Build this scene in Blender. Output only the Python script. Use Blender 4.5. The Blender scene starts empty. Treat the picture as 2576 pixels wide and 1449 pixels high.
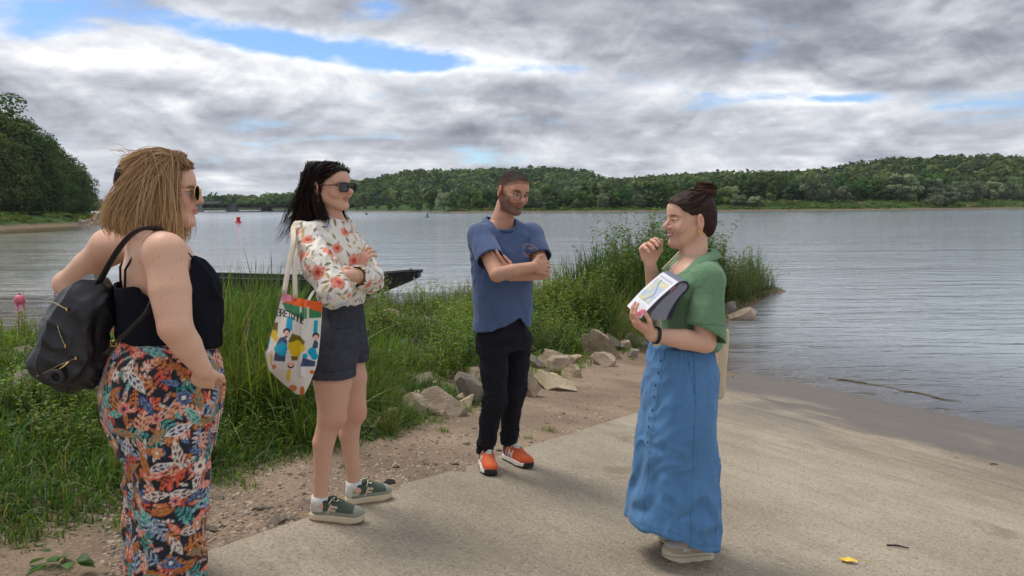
import bpy, math, random
import numpy as np
from mathutils import Vector, Matrix

scene = bpy.context.scene
col = scene.collection
R = math.radians
rng = np.random.default_rng(7)

# ------------------------------------------------------------------ camera
CAM_Z, FOC = 2.25, 742.0            # metres above the river, focal length in 1024-wide pixels
PITCH, ROLL = math.atan(81.7/742), 0.0079
f_ = np.array([0, math.cos(PITCH), -math.sin(PITCH)])
r0 = np.array([1.0, 0, 0]); u0 = np.cross(r0, f_)
r_ = r0*math.cos(ROLL) - u0*math.sin(ROLL)
u_ = np.cross(r_, f_)
CAM = np.array([0, 0, CAM_Z])
cam_d = bpy.data.cameras.new('camera')
cam_d.sensor_width = 36.0
cam_d.lens = 36.0*FOC/1024
cam_d.clip_start, cam_d.clip_end = 0.05, 20000
cam = bpy.data.objects.new('camera', cam_d)
col.objects.link(cam)
mw = Matrix.Identity(4)
for i in range(3):
    mw[i][0], mw[i][1], mw[i][2], mw[i][3] = r_[i], u_[i], -f_[i], CAM[i]
cam.matrix_world = mw
scene.camera = cam
scene.render.resolution_x, scene.render.resolution_y = 1024, 576
scene.view_settings.view_transform = 'Standard'
scene.view_settings.look = 'None'
scene.view_settings.exposure = 0.70
scene.view_settings.gamma = 1.0
scene.view_settings.use_curve_mapping = False
scene.cycles.max_bounces = 8
scene.cycles.transparent_max_bounces = 12
scene.cycles.use_denoising = True

def ray(vx, vy):
    """direction of a pixel of the photograph, counted on a 2576-wide copy"""
    k = 2576/1024*FOC
    return f_ + r_*((vx-1288)/k) - u_*((vy-724.5)/k)
def at(vx, vy, Y):
    d = ray(vx, vy); return CAM + d*(Y/d[1])
def atS(sx, sy, Y):
    return at(sx*2576/4032, sy*2576/4032, Y)
def on_z(vx, vy, z):
    d = ray(vx, vy); return CAM + d*((z-CAM_Z)/d[2])
PA, PB, PC = -.095, -.066, .95      # the ramp: z = PC + PA x + PB y
def plane_z(x, y): return PC + PA*x + PB*y
def gp(vx, vy):
    d = ray(vx, vy)
    t = (PC - CAM_Z)/(d[2] - PA*d[0] - PB*d[1]); return CAM + d*t

# ------------------------------------------------------------------ node helpers
class N:
    """a node socket with arithmetic"""
    def __init__(s, nt, sock): s.nt, s.s = nt, sock
    def op(s, o, *a, clamp=False):
        n = s.nt.nodes.new('ShaderNodeMath'); n.operation = o; n.use_clamp = clamp
        for i, v in enumerate((s,)+a):
            if isinstance(v, N): s.nt.links.new(v.s, n.inputs[i])
            else: n.inputs[i].default_value = v
        return N(s.nt, n.outputs[0])
    def __add__(s, o): return s.op('ADD', o)
    __radd__ = __add__
    def __sub__(s, o): return s.op('SUBTRACT', o)
    def __rsub__(s, o): return (s*-1.0)+o
    def __mul__(s, o): return s.op('MULTIPLY', o)
    __rmul__ = __mul__
    def __truediv__(s, o): return s.op('DIVIDE', o)
    def sat(s): return s.op('ADD', 0.0, clamp=True)
    def ramp(s, a, b, smooth=True):
        n = s.nt.nodes.new('ShaderNodeMapRange'); n.interpolation_type = 'SMOOTHSTEP' if smooth else 'LINEAR'
        s.nt.links.new(s.s, n.inputs[0]); n.inputs[1].default_value = a; n.inputs[2].default_value = b
        return N(s.nt, n.outputs[0])

def noise(nt, vec, scale, detail=4, rough=.5, dist=0.0, out=0, lac=2.0):
    n = nt.nodes.new('ShaderNodeTexNoise')
    if vec is not None: nt.links.new(vec.s if isinstance(vec, N) else vec, n.inputs['Vector'])
    n.inputs['Scale'].default_value = scale; n.inputs['Detail'].default_value = detail
    n.inputs['Roughness'].default_value = rough; n.inputs['Distortion'].default_value = dist
    n.inputs['Lacunarity'].default_value = lac
    return N(nt, n.outputs[out])
def voronoi(nt, vec, scale, feature='F1', out='Distance', rnd=1.0):
    n = nt.nodes.new('ShaderNodeTexVoronoi'); n.feature = feature
    if vec is not None: nt.links.new(vec.s, n.inputs['Vector'])
    n.inputs['Scale'].default_value = scale; n.inputs['Randomness'].default_value = rnd
    return N(nt, n.outputs[out])
def combine(nt, x, y, z=0.0):
    n = nt.nodes.new('ShaderNodeCombineXYZ')
    for i, v in enumerate((x, y, z)):
        if isinstance(v, N): nt.links.new(v.s, n.inputs[i])
        else: n.inputs[i].default_value = v
    return N(nt, n.outputs[0])
def separate(nt, sock):
    n = nt.nodes.new('ShaderNodeSeparateXYZ'); nt.links.new(sock, n.inputs[0])
    return [N(nt, n.outputs[i]) for i in range(3)]
def mixc(nt, fac, a, b, mode='MIX'):
    n = nt.nodes.new('ShaderNodeMix'); n.data_type = 'RGBA'; n.blend_type = mode
    for i, v in ((0, fac), (6, a), (7, b)):
        if isinstance(v, N): nt.links.new(v.s, n.inputs[i])
        elif i == 0: n.inputs[0].default_value = v
        else: n.inputs[i].default_value = (*v[:3], 1)
    return N(nt, n.outputs[2])
def cramp(nt, fac, stops, interp='LINEAR'):
    n = nt.nodes.new('ShaderNodeValToRGB'); cr = n.color_ramp; cr.interpolation = interp
    while len(cr.elements) < len(stops): cr.elements.new(.5)
    for e, (p, c) in zip(cr.elements, stops): e.position = p; e.color = (*c, 1)
    nt.links.new(fac.s, n.inputs[0]); return N(nt, n.outputs[0])
def bump(nt, h, strength, dist=.01, normal=None):
    n = nt.nodes.new('ShaderNodeBump'); nt.links.new(h.s, n.inputs['Height'])
    n.inputs['Strength'].default_value = strength; n.inputs['Distance'].default_value = dist
    if normal is not None: nt.links.new(normal.s, n.inputs['Normal'])
    return N(nt, n.outputs[0])
def lin(r, g, b):
    return tuple((c/255/12.92 if c/255 <= .04045 else ((c/255+.055)/1.055)**2.4) for c in (r, g, b))

def new_mat(name):
    m = bpy.data.materials.new(name); m.use_nodes = True
    nt = m.node_tree; b = nt.nodes['Principled BSDF']
    return m, nt, b
def setc(nt, b, key, v):
    if isinstance(v, N): nt.links.new(v.s, b.inputs[key])
    elif isinstance(v, tuple): b.inputs[key].default_value = (*v[:3], 1)
    else: b.inputs[key].default_value = v
def geo_pos(nt):
    n = nt.nodes.new('ShaderNodeNewGeometry'); return N(nt, n.outputs['Position'])
def obj_co(nt):
    n = nt.nodes.new('ShaderNodeTexCoord'); return N(nt, n.outputs['Object'])
def attr(nt, name, out='Color'):
    n = nt.nodes.new('ShaderNodeAttribute'); n.attribute_name = name; return N(nt, n.outputs[out])
def obj_rand(nt):
    n = nt.nodes.new('ShaderNodeObjectInfo'); return N(nt, n.outputs['Random'])

def plain(name, c, rough=.6, metal=0.0, grain=.0, gscale=60, spec=.5, bmp=0.0):
    """one colour with fine mottling"""
    m, nt, b = new_mat(name)
    v = obj_co(nt)
    if grain:
        g = noise(nt, v, gscale, 5, .6)
        c2 = tuple(x*(1-grain) for x in c); c3 = tuple(min(1, x*(1+grain)) for x in c)
        setc(nt, b, 'Base Color', mixc(nt, g.ramp(.3, .7), c2, c3))
    else: setc(nt, b, 'Base Color', c)
    setc(nt, b, 'Roughness', rough); setc(nt, b, 'Metallic', metal); setc(nt, b, 'Specular IOR Level', spec)
    if bmp: setc(nt, b, 'Normal', bump(nt, noise(nt, v, gscale*2, 4, .6), bmp, .004))
    return m
def painted(name, rough=.7, weave=0.0, wscale=900, spec=.3, sheen=0.0, sub=0.0, fold=0.0):
    """colour comes from the mesh's own colour attribute"""
    m, nt, b = new_mat(name)
    c = attr(nt, 'Col'); v = obj_co(nt)
    g = noise(nt, v, 240, 3, .6)
    setc(nt, b, 'Base Color', mixc(nt, 1.0, c, mixc(nt, g, (.86, .86, .86), (1.12, 1.12, 1.12)), 'MULTIPLY'))
    setc(nt, b, 'Roughness', rough); setc(nt, b, 'Specular IOR Level', spec)
    if sheen: b.inputs['Sheen Weight'].default_value = sheen; b.inputs['Sheen Roughness'].default_value = .5
    if sub:
        b.inputs['Subsurface Weight'].default_value = sub
        b.inputs['Subsurface Radius'].default_value = (.012, .005, .003); b.inputs['Subsurface Scale'].default_value = 1.0
    if weave or fold:
        h = noise(nt, v, wscale, 2, .5)*max(weave, .01)
        if fold:
            x_, y_, z_ = separate(nt, v.s)
            h = h + noise(nt, combine(nt, x_*14.0+z_*5.0, y_*14.0-z_*4.0, z_*6.0), 1.0, 4, .5, .9)*fold
        setc(nt, b, 'Normal', bump(nt, h, .9, .012))
    return m

# ------------------------------------------------------------------ object helpers
def tag(o, label=None, cat=None, group=None, kind=None):
    if label: o['label'] = label
    if cat: o['category'] = cat
    if group: o['group'] = group
    if kind: o['kind'] = kind
    return o
def empty(name, loc=(0, 0, 0), rz=0.0, parent=None):
    o = bpy.data.objects.new(name, None); col.objects.link(o)
    o.location = loc; o.rotation_euler = (0, 0, rz); o.empty_display_size = .1
    if parent: o.parent = parent
    return o
def mesh_data(name, V, F, smooth=True, C=None, attrs=None):
    """F: one (n,k) array or a list of them"""
    me = bpy.data.meshes.new(name)
    V = np.asarray(V, np.float32)
    Fs = [np.asarray(f, np.int32) for f in (F if isinstance(F, list) else [F]) if len(f)]
    me.vertices.add(len(V)); me.vertices.foreach_set('co', V.ravel())
    tot = sum(f.size for f in Fs); nf = sum(len(f) for f in Fs)
    me.loops.add(tot); me.polygons.add(nf)
    me.loops.foreach_set('vertex_index', np.concatenate([f.ravel() for f in Fs]))
    sizes = np.concatenate([np.full(len(f), f.shape[1], np.int32) for f in Fs])
    me.polygons.foreach_set('loop_start', np.concatenate([[0], np.cumsum(sizes)[:-1]]).astype(np.int32))
    me.polygons.foreach_set('use_smooth', np.full(nf, smooth, bool))
    if C is not None:
        a = me.color_attributes.new('Col', 'FLOAT_COLOR', 'POINT')
        C = np.asarray(C, np.float32)
        if C.shape[1] == 3: C = np.c_[C, np.ones(len(C), np.float32)]
        a.data.foreach_set('color', C.ravel())
    for k, v in (attrs or {}).items():
        a = me.attributes.new(k, 'FLOAT', 'POINT'); a.data.foreach_set('value', np.asarray(v, np.float32))
    me.update(calc_edges=True)
    return me
def link(name, me, m=None, parent=None, loc=(0, 0, 0), rz=0.0, scale=None):
    if m is not None and not me.materials: me.materials.append(m)
    o = bpy.data.objects.new(name, me); col.objects.link(o)
    o.location = loc; o.rotation_euler = (0, 0, rz)
    if scale is not None: o.scale = scale if hasattr(scale, '__len__') else (scale,)*3
    if parent: o.parent = parent
    return o
def build(name, V, F, m, parent=None, smooth=True, C=None, attrs=None, **k):
    return link(name, mesh_data(name, V, F, smooth, C, attrs), m, parent, **k)

class MB:
    """collects simple shapes into one mesh"""
    def __init__(s): s.V, s.F, s.C, s.n = [], {}, [], 0
    def add(s, V, F, c=(1, 1, 1)):
        V = np.asarray(V, float); F = [F] if not isinstance(F, list) or not isinstance(F[0], np.ndarray) else F
        for f in F:
            f = np.asarray(f)
            s.F.setdefault(f.shape[1], []).append(f+s.n)
        s.V.append(V); s.C.append(np.tile(np.asarray(c, float)[:3], (len(V), 1)) if np.ndim(c) == 1 else np.asarray(c)); s.n += len(V)
        return s
    def box(s, c, size, Rm=None, col=(1, 1, 1), taper=1.0):
        q = np.array([[x, y, z] for z in (-.5, .5) for y in (-.5, .5) for x in (-.5, .5)])
        q[4:, :2] *= taper
        q = q*np.asarray(size)
        if Rm is not None: q = q@np.asarray(Rm).T
        return s.add(q+np.asarray(c), [[0, 2, 3, 1], [4, 5, 7, 6], [0, 1, 5, 4], [2, 6, 7, 3], [0, 4, 6, 2], [1, 3, 7, 5]], col)
    def tube(s, pts, rad, n=8, col=(1, 1, 1), flat=1.0, closed=False, caps=True):
        pts = np.asarray(pts, float); m = len(pts); rad = np.broadcast_to(rad, (m,))
        T = np.gradient(pts, axis=0) if not closed else np.roll(pts, -1, 0)-np.roll(pts, 1, 0)
        T /= np.linalg.norm(T, axis=1)[:, None]+1e-9
        up = np.array([0, 0, 1.0]) if abs(T[0, 2]) < .9 else np.array([1.0, 0, 0])
        V = []
        A = np.cross(up, T[0]); A /= np.linalg.norm(A)
        for i in range(m):
            A = A - T[i]*(A@T[i]); A /= np.linalg.norm(A)+1e-9
            B = np.cross(T[i], A)
            t = np.arange(n)*2*np.pi/n
            V.append(pts[i] + rad[i]*(np.cos(t)[:, None]*A + flat*np.sin(t)[:, None]*B))
        V = np.concatenate(V); F = []
        for i in range(m if closed else m-1):
            j = (i+1) % m
            a = np.arange(n); b = (a+1) % n
            F.append(np.c_[i*n+a, i*n+b, j*n+b, j*n+a])
        F = [np.concatenate(F)]
        if caps and not closed:
            V = np.vstack([V, pts[:1], pts[-1:]]); a = np.arange(n); b = (a+1) % n
            F.append(np.c_[b, a, np.full(n, m*n)]); F.append(np.c_[(m-1)*n+a, (m-1)*n+b, np.full(n, m*n+1)])
        return s.add(V, F, col)
    def lathe(s, prof, n=16, col=(1, 1, 1), c=(0, 0, 0)):
        prof = np.asarray(prof, float); t = np.arange(n)*2*np.pi/n
        V = np.concatenate([np.c_[r*np.cos(t), r*np.sin(t), np.full(n, z)] for r, z in prof])+np.asarray(c)
        F = []
        for i in range(len(prof)-1):
            a = np.arange(n); b = (a+1) % n
            F.append(np.c_[i*n+a, i*n+b, (i+1)*n+b, (i+1)*n+a])
        return s.add(V, np.concatenate(F), col)
    def build(s, name, m, parent=None, smooth=True, **k):
        return build(name, np.concatenate(s.V), [np.concatenate(f) for f in s.F.values()], m, parent, smooth, np.concatenate(s.C), **k)
    def data(s, name, smooth=True):
        return mesh_data(name, np.concatenate(s.V), [np.concatenate(f) for f in s.F.values()], smooth, np.concatenate(s.C))

# ------------------------------------------------------------------ numpy noise
def _hash(i, j, k, seed):
    n = (i*374761393 + j*668265263 + k*2147483647 + seed*1274126177) & 0xffffffff
    n = ((n ^ (n >> 13))*1274126177) & 0xffffffff
    return ((n ^ (n >> 16)) & 0xffff)/65535.0
def vnoise(Pt, scale=1.0, seed=0, octaves=3, gain=.5):
    """value noise in -1..1"""
    Pt = np.asarray(Pt, float)*scale; tot = np.zeros(len(Pt)); a = 1.0; nrm = 0.0
    if Pt.shape[1] == 2: Pt = np.c_[Pt, np.zeros(len(Pt))]
    for o in range(octaves):
        i = np.floor(Pt).astype(np.int64); fr = Pt-i; w = fr*fr*(3-2*fr)
        v = 0
        for dx in (0, 1):
            for dy in (0, 1):
                for dz in (0, 1):
                    h = _hash(i[:, 0]+dx, i[:, 1]+dy, i[:, 2]+dz, seed+o*17)
                    v = v + h*np.where(dx, w[:, 0], 1-w[:, 0])*np.where(dy, w[:, 1], 1-w[:, 1])*np.where(dz, w[:, 2], 1-w[:, 2])
        tot += a*(2*v-1); nrm += a; a *= gain; Pt = Pt*2.03+11.7
    return tot/nrm
def smooth01(x, a, b):
    t = np.clip((x-a)/(b-a), 0, 1); return t*t*(3-2*t)
def poly_sd(x, y, poly):
    """signed distance to a polygon, positive inside"""
    x = np.asarray(x, float); y = np.asarray(y, float); P = np.asarray(poly, float)
    d = np.full(x.shape, 1e9); ins = np.zeros(x.shape, bool)
    for i in range(len(P)):
        a, b = P[i], P[(i+1) % len(P)]
        e = b-a; wx, wy = x-a[0], y-a[1]
        t = np.clip((wx*e[0]+wy*e[1])/(e@e), 0, 1)
        d = np.minimum(d, np.hypot(wx-e[0]*t, wy-e[1]*t))
        c = ((a[1] <= y) != (b[1] <= y))
        with np.errstate(divide='ignore', invalid='ignore'):
            ins ^= c & (x < (b[0]-a[0])*(y-a[1])/(b[1]-a[1]+1e-12)+a[0])
    return np.where(ins, d, -d)
def grid_mesh(xs, ys, zf):
    X, Y = np.meshgrid(xs, ys, indexing='ij'); Z = zf(X, Y)
    nx, ny = X.shape; i = np.arange(nx*ny).reshape(nx, ny)
    F = np.stack([i[:-1, :-1], i[1:, :-1], i[1:, 1:], i[:-1, 1:]], -1).reshape(-1, 4)
    return np.c_[X.ravel(), Y.ravel(), Z.ravel()], F
# ------------------------------------------------------------------ sky and sun
SUN_EL, SUN_AZ = R(64), R(-58)       # the sun stands high to the left, behind thin cloud
sun_dir = np.array([math.sin(SUN_AZ)*math.cos(SUN_EL), math.cos(SUN_AZ)*math.cos(SUN_EL), math.sin(SUN_EL)])
world = bpy.data.worlds.new('World'); scene.world = world; world.use_nodes = True
wt = world.node_tree
bg = wt.nodes['Background']; bg.inputs['Strength'].default_value = 0.1
sky = wt.nodes.new('ShaderNodeTexSky'); sky.sky_type = 'NISHITA'; sky.sun_disc = False
sky.sun_elevation = SUN_EL; sky.sun_rotation = SUN_AZ
sky.air_density = 1.0; sky.dust_density = .4; sky.ozone_density = 1.6
tc = wt.nodes.new('ShaderNodeTexCoord')
dx, dy, dz = separate(wt, tc.outputs['Generated'])
adz = dz.op('ABSOLUTE')
inv = N(wt, adz.s) + .075
px, py = dx/inv, dy/inv
def sky_gauss(vx, vy, sx, sy, tilt=0.0):
    """a soft ellipse on the sky round a pixel's direction; sx, sy in 2576-pixels"""
    d = ray(vx, vy); d = d/np.linalg.norm(d); k = 1867.0
    u = (dx-float(d[0])); v = (dz-float(d[2])) - u*tilt
    e = (u*(k/sx))*(u*(k/sx)) + (v*(k/sy))*(v*(k/sy))
    return (e*-1.0).op('EXPONENT')
gaps = None
for vx, vy, sx, sy, tl, a in [(560, 80, 190, 36, -.10, .20), (830, 125, 240, 30, -.06, .21), (60, 40, 110, 55, 0, .18), (1010, 165, 150, 20, .0, .16),
                          (1340, 170, 130, 20, 0, .20), (1960, 238, 190, 22, -.06, .20), (2130, 250, 120, 14, 0, .14), (470, 15, 120, 40, 0, .12),
                          (1180, 150, 120, 18, 0, .10), (960, 10, 60, 22, 0, .12)]:
    g = sky_gauss(vx, vy, sx, sy, tl)*a
    gaps = g if gaps is None else gaps+g
dark = None
for vx, vy, sx, sy, tl, a in [(1900, 70, 560, 110, 0, .60), (2450, 120, 330, 130, 0, .40), (320, 25, 150, 42, 0, .50), (900, 300, 500, 60, 0, .35), (1500, 310, 420, 45, 0, .25),
                          (560, 430, 420, 40, 0, .42), (120, 200, 130, 30, 0, .3), (2350, 330, 300, 25, 0, .2), (1150, 45, 200, 50, 0, .1)]:
    g = sky_gauss(vx, vy, sx, sy, tl)*a
    dark = g if dark is None else dark+g
lite = None
for vx, vy, sx, sy, tl, a in [(400, 165, 480, 42, -.02, .42), (1060, 130, 260, 55, 0, .45), (1650, 225, 330, 40, -.1, .5), (2250, 290, 420, 30, 0, .3), (1000, 380, 350, 14, 0, .25),
                          (250, 385, 200, 18, 0, .35), (1560, 400, 600, 16, 0, .25), (760, 215, 200, 30, 0, .25)]:
    g = sky_gauss(vx, vy, sx, sy, tl)*a
    lite = g if lite is None else lite+g
pv = combine(wt, px, py)
n1 = noise(wt, pv, .78, 9, .55, .35)
nb = noise(wt, combine(wt, px+7.3, py*1.3-2.0), .36, 4, .5)
# heaped shapes: lumps seen from the side, lit from above
def lumps(up, sc, det, rough, sq=2.1):
    return noise(wt, combine(wt, dx, dy, (dz-up)*sq), sc, det, rough, .45)
a1, a2 = lumps(0, 7.0, 7, .52), lumps(-.026, 7.0, 7, .52)
b1, b2 = lumps(0, 26.0, 6, .58), lumps(-.008, 26.0, 6, .58)
dens = ((n1*.62 + a1*.28 + b1*.10)-.5)*1.55 + .67 - gaps*1.22
cover = dens.ramp(.40, .60)
thick = (dens - .50).ramp(-.02, .20)
emb = (a1-a2)*1.9 + (b1-b2)*.55 + (a1-.5)*.45
lum = (.93 - thick*.17 + emb*.40 - dark*.30 + lite*.32 + (nb-.5)*.40 + (n1-.5)*.75)
lum = lum.op('MAXIMUM', .40).op('MINIMUM', 1.05)
lum = lum*lum*.62 + .035
cl = mixc(wt, lum.ramp(.05, .7, False), (.80, .89, 1.10), (1.0, 1.0, 1.0))
cloud = mixc(wt, 1.0, cl, combine(wt, lum*10.0, lum*10.0, lum*10.0), 'MULTIPLY')
skyc = mixc(wt, 1.0, N(wt, sky.outputs[0]), (.64, .78, .98), 'MULTIPLY')
final = mixc(wt, cover, skyc, cloud)
wt.links.new(final.s, bg.inputs['Color'])

sl = bpy.data.lights.new('sun', 'SUN'); sl.energy = 1.5; sl.angle = R(22); sl.color = (1.0, .95, .87)
so = bpy.data.objects.new('sun', sl); col.objects.link(so)
so.rotation_euler = Vector(sun_dir).to_track_quat('Z', 'Y').to_euler(); so.location = (0, 0, 40)

# ------------------------------------------------------------------ the shore: heights
BACK = [(-60, 6), (-30, 8.6), (-12, 11.4), (-8, 12.3), (-4, 13.9), (-2.2, 14.6), (0, 15.6), (2, 16.7), (4, 18.4), (6.3, 19.9), (7.2, 19.2)]
FRONT = [(6.0, 17.6), (4.8, 15.3), (3.9, 13.6), (2.0, 12.2), (0, 10.8)]
POLY_P = BACK + [(60, 19.2), (60, -20), (-60, -20)]
POLY_S = BACK + FRONT + [(-6, 8), (-60, 2)]
EDGE = [gp(vx, vy) for vx, vy in ((330, 1449), (540, 1378), (800, 1290), (1010, 1218), (1200, 1165), (1400, 1100), (1560, 1050), (1690, 1008), (1875, 932))]
e0, e1 = EDGE[0], EDGE[-1]; ed = (e1-e0)[:2]; ed /= np.linalg.norm(ed)
SLAB = [tuple(e0[:2]-ed*4)] + [tuple(e[:2]) for e in EDGE] + [tuple(e1[:2]+ed*8)] + [(20, 14), (20, -6), (-3, -6)]
def ground_z(x, y, detail=True):
    x = np.asarray(x, float); y = np.asarray(y, float)
    sp, ss = poly_sd(x, y, POLY_P), poly_sd(x, y, POLY_S)
    z = plane_z(x, y) - .022
    q = np.c_[x.ravel(), y.ravel()]
    if detail:
        z = z + (.02*vnoise(q, .9, 3)+.010*vnoise(q, 4.0, 5)).reshape(x.shape)
        bank = smooth01(poly_sd(x, y, VEG), 0, 1.2)
        z = z + bank*(.05+.10*vnoise(q, .7, 9)).reshape(x.shape)
    z = np.maximum(np.minimum(z, .16*sp), np.minimum(.36, .4*ss))
    inside = smooth01(poly_sd(x, y, SLAB), .05, .3)
    z = z - inside*.12
    return np.maximum(z, -1.2)
# the foot of the vegetation, where green begins behind the sand
VEG_EDGE = [gp(vx, vy)[:2] for vx, vy in ((-500, 1480), (0, 1385), (250, 1318), (520, 1225), (780, 1145), (960, 1092), (1060, 1060), (1180, 1025), (1330, 985), (1440, 945), (1530, 905), (1600, 880))]
VEG = [tuple(p) for p in VEG_EDGE] + [(2.6, 12.4), (3.9, 13.6), (4.8, 15.3), (6.0, 17.6), (7.2, 19.2), (6.3, 19.9), (4, 18.4), (2, 16.7), (0, 15.6), (-2.2, 14.6), (-4, 13.9), (-8, 12.3), (-12, 11.4), (-30, 8.6)]

def soil_mat():
    m, nt, b = new_mat('sandy soil'); p = geo_pos(nt)
    a = noise(nt, p, 1.3, 5, .6); g = noise(nt, p, 45, 4, .7); v = voronoi(nt, p, 55)
    big = noise(nt, p, .55, 3, .5)
    c = mixc(nt, a.ramp(.3, .7), lin(112, 94, 77), lin(148, 128, 106))
    c = mixc(nt, big.ramp(.52, .66)*.55, c, lin(104, 84, 66))
    c = mixc(nt, (g.ramp(.52, .78))*.55, c, lin(190, 168, 144))
    c = mixc(nt, (1.0-v.ramp(.05, .22))*noise(nt, p, 6, 2).ramp(.45, .6)*.6, c, lin(90, 78, 68))
    x, y, z = separate(nt, p.s)
    wet = 1.0 - (z+(a-.5)*.06).ramp(.02, .16)
    c = mixc(nt, wet*.75, c, lin(104, 78, 56))
    setc(nt, b, 'Base Color', c); setc(nt, b, 'Roughness', .95-wet*.5)
    setc(nt, b, 'Normal', bump(nt, g*.6+v*.7+a, .6, .02))
    return m
xs = np.concatenate([np.linspace(-60, -12, 40)[:-1], np.arange(-12, 12, .12), np.linspace(12, 60, 30)])
ys = np.concatenate([np.linspace(-10, 2, 10)[:-1], np.arange(2, 21, .12), np.linspace(21, 30, 10)])
V, F = grid_mesh(xs, ys, ground_z)
soil = build('ground', V, F, soil_mat()); tag(soil, 'brown sandy ground of the river bank', kind='structure')

# concrete slipway
def slab_mat():
    m, nt, b = new_mat('ramp concrete'); p = geo_pos(nt)
    x, y, z = separate(nt, p.s)
    s = x*.57-y*.82; t = x*.82+y*.57                  # along and across the brushed ribs
    st = combine(nt, s*.35, t*5.0); st2 = combine(nt, s*2.6, t*30.0)
    big = noise(nt, p, .7, 5, .6); streak = noise(nt, st, 1.0, 6, .65, .4); fine = noise(nt, st2, 1.0, 4, .7, .5)
    grit = noise(nt, p, 62, 4, .85); peb = voronoi(nt, p, 70)
    c = mixc(nt, big.ramp(.3, .7), lin(150, 138, 120), lin(180, 167, 147))
    c = mixc(nt, (grit-.5).ramp(.03, .17)*.85, c, lin(88, 80, 72))
    c = mixc(nt, (.5-grit).ramp(.04, .18)*.7, c, lin(204, 194, 176))
    c = mixc(nt, noise(nt, p, 28, 4, .7).ramp(.55, .68)*.35, c, lin(112, 102, 90))
    low = 1.0 - z.ramp(.10, .50)
    c = mixc(nt, (streak.ramp(.47, .60)*.42+fine.ramp(.48, .62)*.45)*(low*.75+.25), c, lin(104, 92, 78))
    c = mixc(nt, noise(nt, p, 1.9, 5, .65).ramp(.60, .70)*.5*(1.0-low), c, lin(112, 98, 82))
    wn = z + (big-.5)*.22 + (streak-.5)*.12 + (noise(nt, p, 1.2, 4, .5)-.5)*.12
    wet = 1.0 - wn.ramp(.10, .24)
    patch = ((noise(nt, combine(nt, s*.42+4.0, t*.75+1.2), 1.0, 3, .55)).ramp(.47, .55))*(1.0-z.ramp(.22, .36))
    wet = (wet + patch*.85).sat()
    c = mixc(nt, wet*.85, c, lin(98, 90, 84))
    x2 = (z+(streak-.5)*.02-.0).ramp(-.1, .05)
    c = mixc(nt, (1.0-x2)*.6, c, lin(86, 76, 52))
    setc(nt, b, 'Base Color', c)
    setc(nt, b, 'Roughness', (.9-wet*.42)); setc(nt, b, 'Specular IOR Level', .4)
    setc(nt, b, 'Normal', bump(nt, grit*.8+fine*1.2*low+peb*.5+streak*.5, .8, .016))
    return m
Vs, Fs = grid_mesh(np.arange(-6, 20.01, .11), np.arange(-6, 14.01, .11), lambda X, Y: plane_z(X, Y))
sdv = poly_sd(Vs[:, 0], Vs[:, 1], SLAB) + .02*vnoise(Vs[:, :2], 2.2, 21)
keep = (sdv[Fs] > -.085).all(1)
# push rim vertices onto the ragged edge
from_edge = sdv < 0
Fs = Fs[keep]
used = np.unique(Fs); remap = -np.ones(len(Vs), int); remap[used] = np.arange(len(used))
Vs = Vs[used]; Fs = remap[Fs]; sdv = sdv[used]
gx = (poly_sd(Vs[:, 0]+.02, Vs[:, 1], SLAB)-poly_sd(Vs[:, 0]-.02, Vs[:, 1], SLAB))/.04
gy = (poly_sd(Vs[:, 0], Vs[:, 1]+.02, SLAB)-poly_sd(Vs[:, 0], Vs[:, 1]-.02, SLAB))/.04
rim = (sdv < .055)
Vs[rim, 0] -= gx[rim]*sdv[rim]; Vs[rim, 1] -= gy[rim]*sdv[rim]
Vs[:, 2] = plane_z(Vs[:, 0], Vs[:, 1]) + .006*vnoise(Vs[:, :2], .8, 4)
ec = {}
for a, b_ in np.concatenate([Fs[:, [0, 1]], Fs[:, [1, 2]], Fs[:, [2, 3]], Fs[:, [3, 0]]]): ec.setdefault((min(a, b_), max(a, b_)), []).append((a, b_))
bd = [v[0] for v in ec.values() if len(v) == 1]
bvs = sorted({i for e in bd for i in e}); bi = {v: len(Vs)+k for k, v in enumerate(bvs)}
low_v = Vs[bvs].copy(); low_v[:, 2] -= .16
Vs = np.vstack([Vs, low_v])
Fs = np.vstack([Fs, [(b_, a, bi[a], bi[b_]) for a, b_ in bd]])
slab = build('slipway', Vs, Fs, slab_mat(), smooth=False); tag(slab, 'pale concrete slipway running down into the river', kind='structure')

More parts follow.
